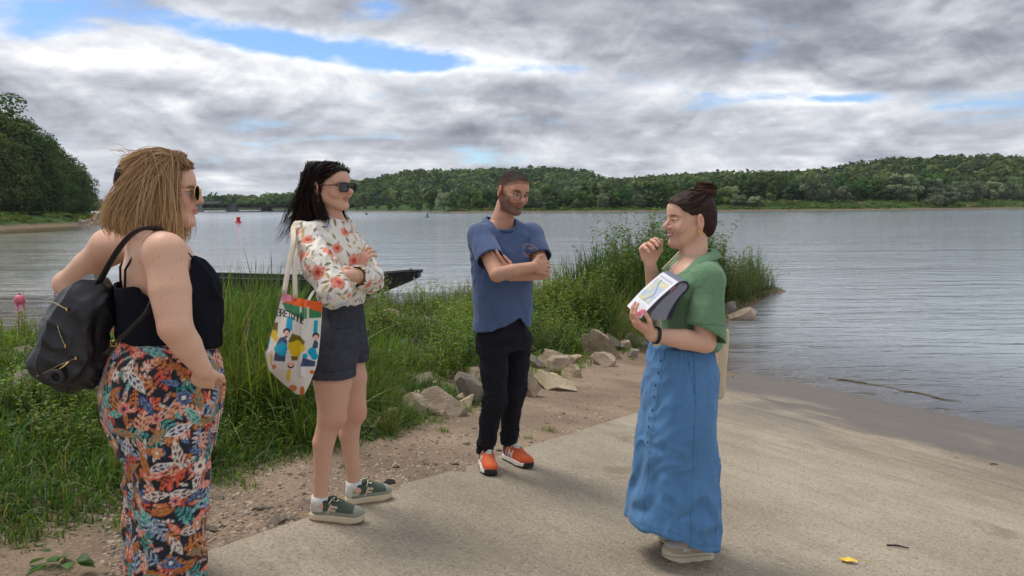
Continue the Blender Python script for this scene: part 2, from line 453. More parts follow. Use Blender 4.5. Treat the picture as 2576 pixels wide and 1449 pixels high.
# river
def water_mat():
    m, nt, b = new_mat('river water'); p = geo_pos(nt)
    nt.nodes.remove(b); out = nt.nodes['Material Output']
    x, y, z = separate(nt, p.s)
    depth = (x*-PA + y*-PB) - PC
    front = combine(nt, x*.45+y*.12, y*1.0-x*.1, 0.0)
    w1 = noise(nt, combine(nt, x*.55, y*2.3), 1.0, 3, .55, .6); w2 = noise(nt, combine(nt, x*3.2, y*8.5), 1.0, 3, .6, .8)
    w3 = noise(nt, combine(nt, x*.035, y*.34), 1.0, 3, .55, .5)
    w4 = noise(nt, combine(nt, x*11.0, y*21.0), 1.0, 2, .6)
    ruf = noise(nt, combine(nt, x*.02, y*.09), 1.0, 4, .6, .8).ramp(.36, .66)
    far_ = y.ramp(30.0, 220.0)
    h = w1*.30*(1.0-far_*.75) + w2*.085*(ruf*.8+.35) + w3*.5 + w4*.018*(ruf*.8+.3)
    bn = bump(nt, h, 1.0, .15)
    gl = nt.nodes.new('ShaderNodeBsdfGlossy'); nt.links.new((far_*.08+.06).s, gl.inputs['Roughness'])
    gl.inputs['Color'].default_value = (.97, .98, 1, 1); nt.links.new(bn.s, gl.inputs['Normal'])
    fr = nt.nodes.new('ShaderNodeFresnel'); fr.inputs['IOR'].default_value = 1.34; nt.links.new(bn.s, fr.inputs['Normal'])
    tr = nt.nodes.new('ShaderNodeBsdfTransparent'); tr.inputs['Color'].default_value = (.80, .74, .62, 1)
    df = nt.nodes.new('ShaderNodeBsdfDiffuse')
    df.inputs['Color'].default_value = (*lin(150, 157, 162), 1)
    mud = nt.nodes.new('ShaderNodeMixShader'); nt.links.new(depth.ramp(0.0, .55, False).s, mud.inputs[0])
    nt.links.new(tr.outputs[0], mud.inputs[1]); nt.links.new(df.outputs[0], mud.inputs[2])
    mx = nt.nodes.new('ShaderNodeMixShader'); nt.links.new((N(nt, fr.outputs[0])*.95+.10).sat().s, mx.inputs[0])
    nt.links.new(mud.outputs[0], mx.inputs[1]); nt.links.new(gl.outputs[0], mx.inputs[2])
    nt.links.new(mx.outputs[0], out.inputs['Surface'])
    return m
V = np.array([[-3000, -40, 0], [3000, -40, 0], [3000, 3300, 0], [-3000, 3300, 0]], float)
river = build('river', V, np.array([[0, 1, 2, 3]]), water_mat(), smooth=False); tag(river, 'wide grey rippled river under a cloudy sky', kind='structure')

# ------------------------------------------------------------------ far ground
def verge_mat(name, c1, c2, c3, sc=.15):
    m, nt, b = new_mat(name); p = geo_pos(nt)
    a = noise(nt, p, sc, 5, .65); g = noise(nt, p, sc*9, 4, .7)
    c = mixc(nt, a.ramp(.35, .65), c1, c2)
    x, y, z = separate(nt, p.s)
    c = mixc(nt, (1.0-(z+(g-.5)*.9).ramp(.25, .6)), c, c3)
    setc(nt, b, 'Base Color', c); setc(nt, b, 'Roughness', .95); setc(nt, b, 'Specular IOR Level', .1)
    setc(nt, b, 'Normal', bump(nt, g+a, 1.0, .8))
    return m
verge = verge_mat('meadow verge', (.035, .075, .02), (.06, .11, .03), lin(130, 112, 92))
def shore_line(pts):                    # pixel points of a water edge to world x,y
    return np.array([on_z(vx, vy, 0)[:2] for vx, vy in pts])
# right / middle bank
FB = shore_line([(870, 531.5), (960, 532.0), (1050, 532.5), (1130, 534.5), (1300, 534), (1480, 533), (1680, 531.5), (1830, 531), (2000, 530), (2200, 528), (2400, 526), (2576, 524.5), (2900, 522)])
FB = np.vstack([[FB[0]*1.9 + [-40, 0]], FB, [[700, 210]]])
def bank_strip(name, line, offs, zs, m, label, noise_amp=.6, n=160):
    d = np.r_[0, np.cumsum(np.hypot(*np.diff(line, axis=0).T))]
    t = np.linspace(0, d[-1], n); L = np.c_[np.interp(t, d, line[:, 0]), np.interp(t, d, line[:, 1])]
    T = np.gradient(L, axis=0); T /= np.linalg.norm(T, axis=1)[:, None]
    Nn = np.c_[-T[:, 1], T[:, 0]]
    V = []
    for o, z in zip(offs, zs):
        q = L + Nn*o
        zz = z + (noise_amp*vnoise(q, .09, 31)*min(1, max(z, 0)/1.5) if z > 0 else 0)
        V.append(np.c_[q, np.full(n, zz) if np.isscalar(zz) else zz])
    k = len(offs); V = np.array(V).transpose(1, 0, 2).reshape(-1, 3)
    i = np.arange(n*k).reshape(n, k)
    F = np.stack([i[:-1, :-1], i[1:, :-1], i[1:, 1:], i[:-1, 1:]], -1).reshape(-1, 4)
    o = build(name, V, F, m); tag(o, label, kind='structure'); return o, L, Nn
fb, FBL, FBN = bank_strip('far_bank', FB, [-3, 0, 2, 6, 14, 26, 50, 400], [-.6, -.02, .35, 1.2, 2.6, 3.4, 3.8, 5], verge, 'low green far river bank with sandy edge')
# hills: height given by the skyline in the photograph at a chosen distance
def hill(name, sky_pts, Y, depth, base_z, label, m):
    sky_pts = np.asarray(sky_pts, float)
    vx = np.linspace(sky_pts[0, 0], sky_pts[-1, 0], 120)
    top = np.array([at(a, np.interp(a, sky_pts[:, 0], sky_pts[:, 1]), Y) for a in vx])
    V = []
    for k, (fy, fz) in enumerate([(-1.0, 0), (-.75, .28), (-.5, .58), (-.25, .84), (0, 1.0), (.4, 1.0), (1.2, .8)]):
        q = top.copy(); q[:, 1] += fy*depth; q[:, 2] = base_z + (top[:, 2]-9-base_z)*fz
        q[:, 2] = np.maximum(q[:, 2], base_z-1); V.append(q)
    k = len(V); V = np.array(V).transpose(1, 0, 2).reshape(-1, 3); i = np.arange(120*k).reshape(120, k)
    F = np.stack([i[:-1, :-1], i[1:, :-1], i[1:, 1:], i[:-1, 1:]], -1).reshape(-1, 4)
    o = build(name, V, F, m); tag(o, label, kind='structure'); return V.reshape(120, k, 3)
wood_floor = verge_mat('wood floor', (.02, .04, .012), (.04, .07, .02), (.03, .05, .02), .05)
H1 = hill('hill', [(640, 512), (780, 498), (860, 468), (890, 448), (930, 452), (985, 436), (1020, 428), (1150, 421), (1300, 417), (1400, 418), (1470, 427), (1500, 440), (1560, 444), (1700, 438), (1900, 440)], 720, 190, 4, 'wooded hill behind the middle of the far bank', wood_floor)
H2 = hill('hill', [(1560, 444), (1700, 430), (1850, 424), (2000, 420), (2130, 411), (2180, 396), (2260, 387), (2350, 386), (2430, 377), (2520, 383), (2600, 386), (2900, 380), (3200, 390)], 520, 150, 4, 'wooded hill behind the willows on the right of the far bank', wood_floor)
H3 = hill('hill', [(-700, 500), (-200, 505), (200, 508), (380, 509), (450, 507), (560, 502), (640, 505), (720, 503), (820, 507), (950, 508), (1100, 512), (1400, 515)], 2600, 500, 4, 'low blue hills far beyond the bridge', wood_floor)
# far shore under the bridge
FS = np.array([at(v, 525, y_)[:2] for v, y_ in ((-300, 1150), (150, 1050), (300, 1000), (480, 880), (600, 900), (760, 930), (880, 960), (1000, 990))])
bank_strip('far_bank', FS, [-5, 0, 8, 40, 200, 900], [-.6, -.05, .9, 2, 3, 4], wood_floor, 'thin green shore under the far end of the bridge')
# left spit
LS = shore_line([(-1500, 620), (-600, 590), (-200, 582), (0, 578), (100, 573), (180, 569), (240, 566), (285, 563)])
LS = np.vstack([LS, [((v-1288)/1866.6*y_, y_) for v, y_ in ((288, 116), (284, 124), (268, 160), (258, 230), (250, 340))]])
ls, LSL, LSN = bank_strip('left_bank', LS, [-2, 0, 1.2, 3, 6.5, 12, 24, 60], [-.5, -.02, .25, .75, 1.5, 1.9, 2.2, 2.6], verge, 'low grassy spit with a sandy edge below the dark trees', .4)
# ------------------------------------------------------------------ foliage helpers
def strips(base, d0, L, W, droop, segs=5, prof='blade', rs=None, twist=.5):
    """n bent ribbons: base (n,3), start direction d0 (n,3), length, width, droop; returns V, quads, tris"""
    rs = rs or rng
    n = len(base); d0 = d0/np.linalg.norm(d0, axis=1)[:, None]
    L = np.broadcast_to(L, (n,)); W = np.broadcast_to(W, (n,)); droop = np.broadcast_to(droop, (n,))
    up = np.zeros((n, 3)); up[:, 2] = 1
    side = np.cross(d0, up); sn = np.linalg.norm(side, axis=1); bad = sn < .05
    a = rs.uniform(0, 6.283, n); side[bad] = np.c_[np.cos(a), np.sin(a), np.zeros(n)][bad]
    side /= np.linalg.norm(side, axis=1)[:, None]
    nrm = np.cross(side, d0); tw = rs.normal(0, twist, n)[:, None]
    side = side*np.cos(tw) + nrm*np.sin(tw)
    V = np.empty((n, 2*segs+1, 3)); k = 0
    for j in range(segs):
        s = j/segs
        c = base + d0*(L*s)[:, None]; c[:, 2] -= L*droop*s*s
        w = {'blade': (1-s**2.2)*(.55+.45*min(1, s*4)), 'leaf': max(.10, math.sin(math.pi*min(1, (s+.02))**.75))}[prof]*.5
        V[:, 2*j] = c - side*(W*w)[:, None]; V[:, 2*j+1] = c + side*(W*w)[:, None]
    c = base + d0*L[:, None]; c[:, 2] -= L*droop; V[:, 2*segs] = c
    m = 2*segs+1; o = (np.arange(n)*m)[:, None]
    Q = np.concatenate([o + np.array([[2*j, 2*j+1, 2*j+3, 2*j+2]]) for j in range(segs-1)]) if segs > 1 else np.zeros((0, 4), int)
    Tt = o + np.array([[2*segs-2, 2*segs-1, 2*segs]])
    return V.reshape(-1, 3), Q, Tt, m
class Leaves:
    def __init__(s): s.V, s.Q, s.T, s.C, s.n = [], [], [], [], 0
    def add(s, base, d0, L, W, droop, color, segs=5, prof='blade', rs=None, twist=.5):
        V, Q, Tt, m = strips(base, d0, L, W, droop, segs, prof, rs, twist)
        s.V.append(V); s.Q.append(Q+s.n); s.T.append(Tt+s.n); s.n += len(V)
        s.C.append(np.repeat(np.broadcast_to(color, (len(base), 3)), m, axis=0))
    def raw(s, V, Q, C):
        s.V.append(V); s.Q.append(Q+s.n); s.n += len(V); s.C.append(C)
    def data(s, name):
        T = [np.concatenate(s.T)] if s.T else []
        return mesh_data(name, np.concatenate(s.V), [np.concatenate(s.Q)]+T, True, np.concatenate(s.C))
def greens(n, a, b, dry=.06, dryc=(.20, .17, .07), rs=None):
    rs = rs or rng
    t = rs.random((n, 1)); c = np.array(a)*(1-t)+np.array(b)*t
    c *= rs.uniform(.75, 1.2, (n, 1))
    k = rs.random(n) < dry; c[k] = np.array(dryc)*rs.uniform(.7, 1.2, (k.sum(), 1)); return c
def foliage_mat(name, trans=.35, rough=.5, gain=1.0, var=.25, spec=.35):
    m, nt, b = new_mat(name); c = attr(nt, 'Col'); r = obj_rand(nt)
    hsv = nt.nodes.new('ShaderNodeHueSaturation'); nt.links.new(c.s, hsv.inputs['Color'])
    nt.links.new((r*(var*2)+(1-var)*gain).s, hsv.inputs['Value']); nt.links.new(((r*7.3).op('FRACT')*.06+.47).s, hsv.inputs['Hue'])
    cc = N(nt, hsv.outputs[0])
    setc(nt, b, 'Base Color', cc); setc(nt, b, 'Roughness', rough); setc(nt, b, 'Specular IOR Level', spec)
    t = nt.nodes.new('ShaderNodeBsdfTranslucent')
    nt.links.new(mixc(nt, 1.0, cc, (1.35, 1.25, .5), 'MULTIPLY').s, t.inputs[0])
    mx = nt.nodes.new('ShaderNodeMixShader'); mx.inputs[0].default_value = trans
    nt.links.new(b.outputs[0], mx.inputs[1]); nt.links.new(t.outputs[0], mx.inputs[2])
    nt.links.new(mx.outputs[0], nt.nodes['Material Output'].inputs['Surface']); return m
M_grass = foliage_mat('grass blades', .45, .45, 1.0, .12)
M_leaf = foliage_mat('leaves', .45, .5, 1.0, .16)
M_crown = foliage_mat('tree leaves', .28, .65, 1.42, .42, .2)
M_hillwood = foliage_mat('hill wood leaves', .25, .7, 1.35, 0.0, .1)
M_bark = plain('bark', (.06, .05, .04), .95, 0, .4, 8)
M_stem = plain('plant stem', (.09, .10, .035), .8, 0, .3, 40)

def hit(vx, vy, n=900, far=24.0):
    """where a pixel's ray meets the shore"""
    d = ray(vx, vy); t = np.linspace(1.5, far, n); P = CAM + d*(t/d[1])[:, None]
    g = np.maximum(ground_z(P[:, 0], P[:, 1]), 0)
    k = np.argmax(P[:, 2] <= g); return P[k]
def gz(x, y): return float(ground_z(np.array([x]), np.array([y]))[0])

# ------------------------------------------------------------------ trees
def limbs_mesh(name, H, R_, seed, bare=.3):
    rs = np.random.default_rng(seed); mb = MB()
    top = np.array([rs.normal(0, .03)*H, rs.normal(0, .03)*H, H*.8])
    pts = np.array([[0, 0, -.4], [0, 0, H*.12], top*[.4, .4, .45], top*[.8, .8, .75], top])
    mb.tube(pts, np.array([.030, .024, .018, .010, .003])*H, 7)
    for k in range(9):
        t = rs.uniform(bare, .75); a = rs.uniform(0, 6.28); s = top*[t, t, 1]*[1, 1, t/.8*1.0]
        s = np.array([top[0]*t, top[1]*t, H*.8*t]); e = s + np.array([math.cos(a)*R_*.75, math.sin(a)*R_*.75, H*rs.uniform(.08, .25)])
        mid = (s+e)/2 + [0, 0, H*.02]
        mb.tube([s, mid, e], np.array([.011, .007, .002])*H, 5)
    return mb.data(name)
def crown_mesh(name, H, R_, seed, n=5000, leaf=.4, shape='round', c1=(.035, .075, .02), c2=(.07, .12, .03), z0=.12, nl=46):
    """leaf sprays on the skins of many lobes that fill the crown, with gaps between them"""
    rs = np.random.default_rng(seed); Cs, Rs = [], []
    while len(Cs) < nl:
        p = rs.uniform(-1, 1, 3)
        zz = (p[2]+1)/2
        prof = {'round': math.sin(math.pi*min(1, .12+zz*.86))**.6, 'tall': (math.sin(math.pi*min(1, .2+zz*.8)))**.75*(1.1-.45*zz), 'cone': 1.05-zz*.95}[shape]
        rr = math.hypot(p[0], p[1])
        if rr > prof or rr < prof*.35 and zz < .8: continue
        Cs.append([p[0]*R_*.82, p[1]*R_*.82, H*(z0+.04)+zz*H*(.86-z0)]); Rs.append(R_*rs.uniform(.20, .40)*(1.1-.3*zz))
    Cs, Rs = np.array(Cs), np.array(Rs)
    w = Rs**2; k = rs.choice(nl, n, p=w/w.sum())
    d = rs.normal(size=(n, 3)); d[:, 2] = d[:, 2]*.9+.35; d /= np.linalg.norm(d, axis=1)[:, None]
    ctr = Cs[k] + d*(Rs[k]*rs.uniform(.70, 1.12, n))[:, None]*[1, 1, .85]
    nn = d*1.1 + rs.normal(0, .42, (n, 3)); nn /= np.linalg.norm(nn, axis=1)[:, None]
    a = np.cross(nn, rs.normal(size=(n, 3))); a /= np.linalg.norm(a, axis=1)[:, None]; b = np.cross(nn, a)
    sz = leaf*rs.uniform(.5, 1.25, n)[:, None]
    V = np.stack([ctr-a*sz*.55, ctr+b*sz*.32, ctr+a*sz*.55, ctr-b*sz*.32], 1).reshape(-1, 3)
    V += rs.normal(0, leaf*.06, V.shape)
    lt = rs.uniform(.55, 1.35, nl)[k]; t = rs.random((n, 1))
    C = (np.array(c1)*(1-t)+np.array(c2)*t)*lt[:, None]*rs.uniform(.8, 1.2, (n, 1))
    return mesh_data(name, V, np.arange(4*n).reshape(n, 4), False, np.repeat(C, 4, axis=0))
def where(x, y):
    vx = 1288+x/y*1866.6
    for lim, t in ((60, 'at the outer end'), (180, 'in the middle'), (300, 'near its tip'), (1010, 'where the bridge lands'), (1230, 'left of the man in blue'), (1345, 'behind the man in blue'), (1660, 'right of the man in blue'), (1830, 'behind the hair bun'), (2150, 'right of the hair bun'), (9999, 'below the hilltop house')):
        if vx < lim: return t
def plant_tree(name, trunk, crown, loc, rz, sc, label, group):
    o = empty(name, loc, rz); o.scale = sc; t = where(loc[0], loc[1]); tag(o, label+', '+t, 'tree', group+' '+t)
    link('trunk', trunk, M_bark, o); link('crown', crown, M_crown, o); return o

# dark wood on the left spit: unit trees 10 m high
near_protos = []
for s in range(4):
    near_protos.append((limbs_mesh('trunk', 10, 3.4, 100+s), crown_mesh('crown', 10, 3.6, 200+s, 15000, .30, ('round', 'tall')[s % 2], (.036, .062, .018), (.070, .108, .030), .03, 70)))
for t, c in near_protos: t.materials.append(M_bark); c.materials.append(M_crown)
rsT = np.random.default_rng(5)
lw = [(0, 205), (60, 270), (130, 330), (180, 378), (210, 418), (235, 480), (250, 522)]
lwx, lwy = zip(*lw)
spots = []
for k in range(30):
    if k < 15: vx = -60 + k*20.5; Y = np.interp(vx, [-60, 0, 120, 200, 245], [112, 118, 138, 165, 205])
    else: vx = -150 + (k-15)*24; Y = np.interp(vx, [-150, 0, 120, 200, 245], [104, 112, 128, 150, 190])-3
    if vx > 243: continue
    ty = np.interp(vx, lwx, lwy) if vx > 0 else 205-vx*.35
    if k >= 15: ty = ty + (530-ty)*.30
    vy_top = ty + rsT.uniform(-4, 14)
    g = at(vx, 530, Y); Hh = at(vx, vy_top, Y)[2] - 2.0
    spots.append((g[0], g[1], max(4, Hh)))
for k, (x, y, Hh) in enumerate(spots):
    p = near_protos[k % 4]
    plant_tree('broadleaf_tree', p[0], p[1], (x, y, 1.7), rsT.uniform(0, 6.28), (Hh/10*rsT.uniform(.95, 1.2),)*2+(Hh/10,), 'tall dark tree of the left spit wood', 'trees of the wood on the left spit')

# far bank
far_protos = {}
for s, (kd, sh, c1, c2, R_, z0) in enumerate([('dark', 'round', (.036, .074, .022), (.066, .118, .032), 3.6, .02), ('dark', 'tall', (.030, .064, .022), (.058, .104, .032), 2.7, .02),
                                     ('mid', 'round', (.060, .112, .028), (.098, .160, .042), 3.9, .02), ('mid', 'tall', (.054, .105, .026), (.092, .155, .038), 2.8, .02),
                                     ('willow', 'round', (.115, .150, .088), (.165, .200, .125), 4.6, .0), ('willow', 'round', (.120, .155, .092), (.170, .205, .130), 4.2, .0)]):
    far_protos.setdefault(kd, []).append((limbs_mesh('trunk', 10, 3.0, 300+s), crown_mesh('crown', 10, R_, 400+s, 3800, .62, sh, c1, c2, z0, 42)))
FLAB = {'dark': ('dark green tree of the far bank wood', 'dark trees of the far bank wood'),
        'mid': ('fresh mid-green tree of the far bank wood', 'mid-green trees of the far bank wood'),
        'willow': ('pale grey-green rounded willow on the far bank', 'willows on the far bank')}
ftops = np.array([(820, 505), (880, 500), (960, 500), (1000, 490), (1060, 480), (1100, 462), (1150, 468), (1200, 466), (1300, 460), (1400, 460), (1500, 452), (1600, 445), (1700, 436), (1760, 428), (1800, 440), (1900, 422), (1980, 420), (2050, 428), (2150, 420), (2250, 428), (2330, 418), (2430, 430), (2500, 428), (2576, 420), (2800, 410)], float)
Vx_line = np.array([((p-CAM)@r_)/((p-CAM)@f_) for p in np.c_[FBL, np.zeros(len(FBL))]])*2576/1024*FOC + 1288
order = np.argsort(Vx_line)
def far_tree(kd, vx, off, vy_top, widen=1.0):
    i = int(np.clip(np.interp(vx, Vx_line[order], order), 0, len(FBL)-1))
    p = FBL[i] + FBN[i]*off
    Y = p[1]; q = at(vx, 520, Y); zb = np.interp(off, [0, 6, 14, 26, 50], [0, 1.2, 2.6, 3.4, 3.8])-.3
    Hh = at(vx, vy_top, Y)[2]-zb
    pr = far_protos[kd][rsT.integers(2)]
    s = Hh/10
    plant_tree('willow_tree' if kd == 'willow' else 'broadleaf_tree', pr[0], pr[1], (q[0], Y, zb), rsT.uniform(0, 6.28), (s*widen*rsT.uniform(.9, 1.15),)*2+(s,), *FLAB[kd])
for k, vx in enumerate(np.arange(850, 2740, 25.0)):                 # back row, reaching the skyline of the wood
    vx += rsT.uniform(-8, 8)
    far_tree('dark' if rsT.random() < .65 else 'mid', vx, rsT.uniform(38, 60) if vx > 1820 else rsT.uniform(22, 40), np.interp(vx, *ftops.T)+rsT.uniform(-5, 14), 1.0)
for k, vx in enumerate(np.arange(870, 1820, 27.0)):                 # water-side row
    vx += rsT.uniform(-9, 9)
    t = np.interp(vx, *ftops.T)
    far_tree(rsT.choice(['dark', 'mid', 'mid', 'willow'], p=[.42, .3, .2, .08]), vx, rsT.uniform(6, 12), t + (522-t)*rsT.uniform(.22, .55), 1.25)
for vx, ty, wd in [(2062, 434, 1.15), (2265, 428, 1.1), (2345, 440, 1.0), (2440, 438, 1.1), (2395, 452, .95), (2545, 440, 1.0), (2495, 450, .9), (2120, 462, .85), (1940, 450, .8), (2620, 436, 1.1), (1838, 462, 1.0)]:
    far_tree('willow' if vx != 1940 else 'mid', vx, rsT.uniform(20, 26), ty, wd*1.12)
for vx in (1990, 2165, 2200, 2310, 1885, 2010, 2130, 2230, 2490, 2560):
    far_tree('dark' if vx % 20 else 'mid', vx, rsT.uniform(26, 34), np.interp(vx, *ftops.T)+rsT.uniform(4, 26), 1.1)
for vx, ty in ((2385, 478), (2350, 482), (1900, 490), (1860, 486)):
    far_tree('willow', vx, 9, ty, 1.6)

# woods on the hills: one mass each
def hill_wood(name, Hg, n, rad, leaves, leaf, seed, label, jmax=5, c1=(.026, .058, .022), c2=(.100, .150, .045)):
    rs = np.random.default_rng(seed); a, k = Hg.shape[:2]
    i = rs.uniform(0, a-1.001, n); j = rs.uniform(0, jmax-.001, n)
    i0, j0 = i.astype(int), j.astype(int); fi, fj = (i-i0)[:, None], (j-j0)[:, None]
    c = (Hg[i0, j0]*(1-fi)+Hg[i0+1, j0]*fi)*(1-fj) + (Hg[i0, np.minimum(j0+1, k-1)]*(1-fi)+Hg[i0+1, np.minimum(j0+1, k-1)]*fi)*fj
    r = rad*rs.uniform(.6, 1.35, n)
    d = rs.normal(size=(n, leaves, 3)); d[..., 2] = np.abs(d[..., 2])*.9+.1; d[..., 1] -= .35
    d /= np.linalg.norm(d, axis=2)[..., None]
    ctr = c[:, None] + d*(r[:, None]*rs.uniform(.75, 1.1, (n, leaves)))[..., None]*[1, 1, 1.25] + np.array([0, 0, .3])*r[:, None, None]
    nn = d+rs.normal(0, .4, d.shape); nn /= np.linalg.norm(nn, axis=2)[..., None]
    A = np.cross(nn, rs.normal(size=d.shape)); A /= np.linalg.norm(A, axis=2)[..., None]; B = np.cross(nn, A)
    s = leaf*rs.uniform(.6, 1.3, (n, leaves))[..., None]
    V = np.stack([ctr-A*s*.6, ctr+B*s*.45, ctr+A*s*.6, ctr-B*s*.45], 2).reshape(-1, 3)
    t = np.clip(rs.random((n, 1))**1.5, 0, 1); C = (np.array(c1)*(1-t)+np.array(c2)*t)
    C = np.repeat(C[:, None], leaves, 1)*rs.uniform(.8, 1.2, (n, leaves, 1)); C = np.repeat(C.reshape(-1, 3), 4, 0)
    o = build(name, V, np.arange(len(V)).reshape(-1, 4), M_hillwood, None, False, C)
    tag(o, label, 'wood', kind='stuff'); return o
hill_wood('wood', H1, 2100, 4.6, 34, 3.0, 61, 'dense wood covering the hill in the middle of the far bank')
hill_wood('wood', H2, 1700, 3.8, 38, 2.5, 62, 'dense wood covering the hill behind the willows')
hill_wood('wood', H3, 1100, 11, 16, 9, 63, 'distant wood on the low hills beyond the bridge', 4, (.03, .05, .03), (.06, .08, .04))
# trees on the thin shore under the bridge
fsx = np.linspace(0, 1, 120); dd = np.r_[0, np.cumsum(np.hypot(*np.diff(FS, axis=0).T))]
Lf = np.c_[np.interp(fsx*dd[-1], dd, FS[:, 0]), np.interp(fsx*dd[-1], dd, FS[:, 1])]
Hf = np.stack([np.c_[Lf[:, 0], Lf[:, 1]+o, np.full(120, 1.5+.012*o)] for o in (20, 60, 120, 200, 300)], 1)
hill_wood('wood', Hf, 520, 4.2, 26, 2.6, 64, 'low line of trees on the shore beneath the bridge', 4, (.03, .055, .025), (.07, .10, .035))

# small house on the right hill, half hidden by trees
hs = at(2506, 386, 520)
house = empty('house', (hs[0], hs[1], hs[2]-7)); tag(house, 'small pale house with grey roof on top of the wooded hill', 'house')
mb = MB().box((0, 0, 1.5), (7, 6, 6)); mb.build('wall', plain('house render', (.45, .40, .32), .9, 0, .1, 1), house, False)
rf = np.array([[-3.8, -3.3, 4.45], [3.8, -3.3, 4.45], [3.8, 3.3, 4.45], [-3.8, 3.3, 4.45], [-1.5, 0, 7.4], [1.5, 0, 7.4]])
build('roof', rf, [np.array([[0, 1, 5, 4], [2, 3, 4, 5]]), np.array([[1, 2, 5], [3, 0, 4]])], plain('slate roof', (.10, .10, .11), .8, 0, .2, 2), house, False)
for wx in (-1.8, 1.6):
    MB().box((wx, -3.02, 2.4), (1.0, .08, 1.6)).build('window', plain('house window', (.05, .05, .06), .2), house, False)

# ------------------------------------------------------------------ bridge
br = empty('bridge', (0, 0, 0)); tag(br, 'long grey concrete road bridge on slab piers far across the river', 'bridge')
M_conc = plain('bridge concrete', (.16, .16, .17), .9, 0, .15, .3)
bx = [410, 496, 585, 671, 752, 827, 897, 966, 1032]; bY = [487, 508, 534, 560, 590, 622, 657, 692, 730]
bp = [on_z(v, 560, 0) for v in bx]
bp = np.array([[at(v, 525, Y)[0], Y, 0] for v, Y in zip(bx, bY)])
zd = 7.0
a0 = bp[0] - (bp[1]-bp[0])*2.2; a1 = bp[-1] + (bp[-1]-bp[-2])*1.5
for name, z, w, h in (('deck', zd-.6, 10, 1.5), ('road_edge', zd+.42, 10.8, .5)):
    d = a1-a0; Lb = np.linalg.norm(d); d /= Lb; s = np.array([-d[1], d[0], 0])
    Rm = np.c_[d, s, [0, 0, 1]]
    MB().box((a0+a1)/2+[0, 0, z], (Lb, w, h), Rm).build(name, M_conc, br, False)
for side in (-5.2, 5.2):
    MB().box((a0+a1)/2+s*side+[0, 0, zd+1.55], (Lb, .12, .16), Rm).build('handrail', M_conc, br, False)
for q in bp:
    mb = MB(); mb.box(q+[0, 0, 2.7], (2.2, 8.2, 6.4), Rm, taper=.92); mb.box(q+[0, 0, .55], (4.2, 10, 1.3), Rm, taper=.85); mb.box(q+[0, 0, zd-1.7], (3.2, 9, .7), Rm)
    mb.build('pier', M_conc, br, False)

# ------------------------------------------------------------------ buoys
M_red = plain('red buoy paint', lin(190, 32, 36), .45, 0, .12, 6)
M_grn = plain('green buoy paint', lin(24, 104, 84), .45, 0, .12, 6)
p = on_z(600, 560, 0)
b1 = empty('buoy', p); b1.scale = (.72,)*3; tag(b1, 'red can-shaped channel buoy floating upstream of the bridge', 'buoy')
MB().lathe([(0, -.4), (.62, -.4), (.72, -.1), (.72, .12), (.58, .25)], 20).build('float', M_red, b1)
mb = MB().lathe([(.42, .2), (.42, 1.05), (.46, 1.06), (.46, 1.2), (.40, 1.25), (0, 1.25)], 20); mb.build('can', M_red, b1)
for (vx, vy), lb in zip(((922, 540.5), (1075, 547)), ('green cone buoy floating beyond the dark boat nearer the bridge', 'green cone buoy floating beside the head of the man in blue')):
    p = on_z(vx, vy, 0); sc = 1.0
    b2 = empty('buoy', p); b2.scale = (.6,)*3; tag(b2, lb, 'buoy')
    MB().lathe([(0, -.4), (.7, -.4), (.8, 0), (.75, .25), (.55, .4)], 18).build('float', M_grn, b2)
    MB().lathe([(.52, .38), (.45, .7), (.10, 1.55), (0, 1.6)], 18).build('cone', M_grn, b2)
p = on_z(50, 760, 0)
b3 = empty('mooring_buoy', p); tag(b3, 'small round pink mooring buoy on the water beside the backpack', 'buoy')
t = np.linspace(-math.pi/2, math.pi/2, 12)
MB().lathe(np.c_[np.cos(t)*.125, np.sin(t)*.125+.06], 20).build('ball', plain('pink buoy plastic', lin(206, 104, 110), .4, 0, .1, 10), b3)
MB().lathe([(.028, .175), (.028, .21), (.016, .225), (0, .225)], 10).build('eyelet', plain('buoy eyelet', lin(150, 70, 80), .5), b3)

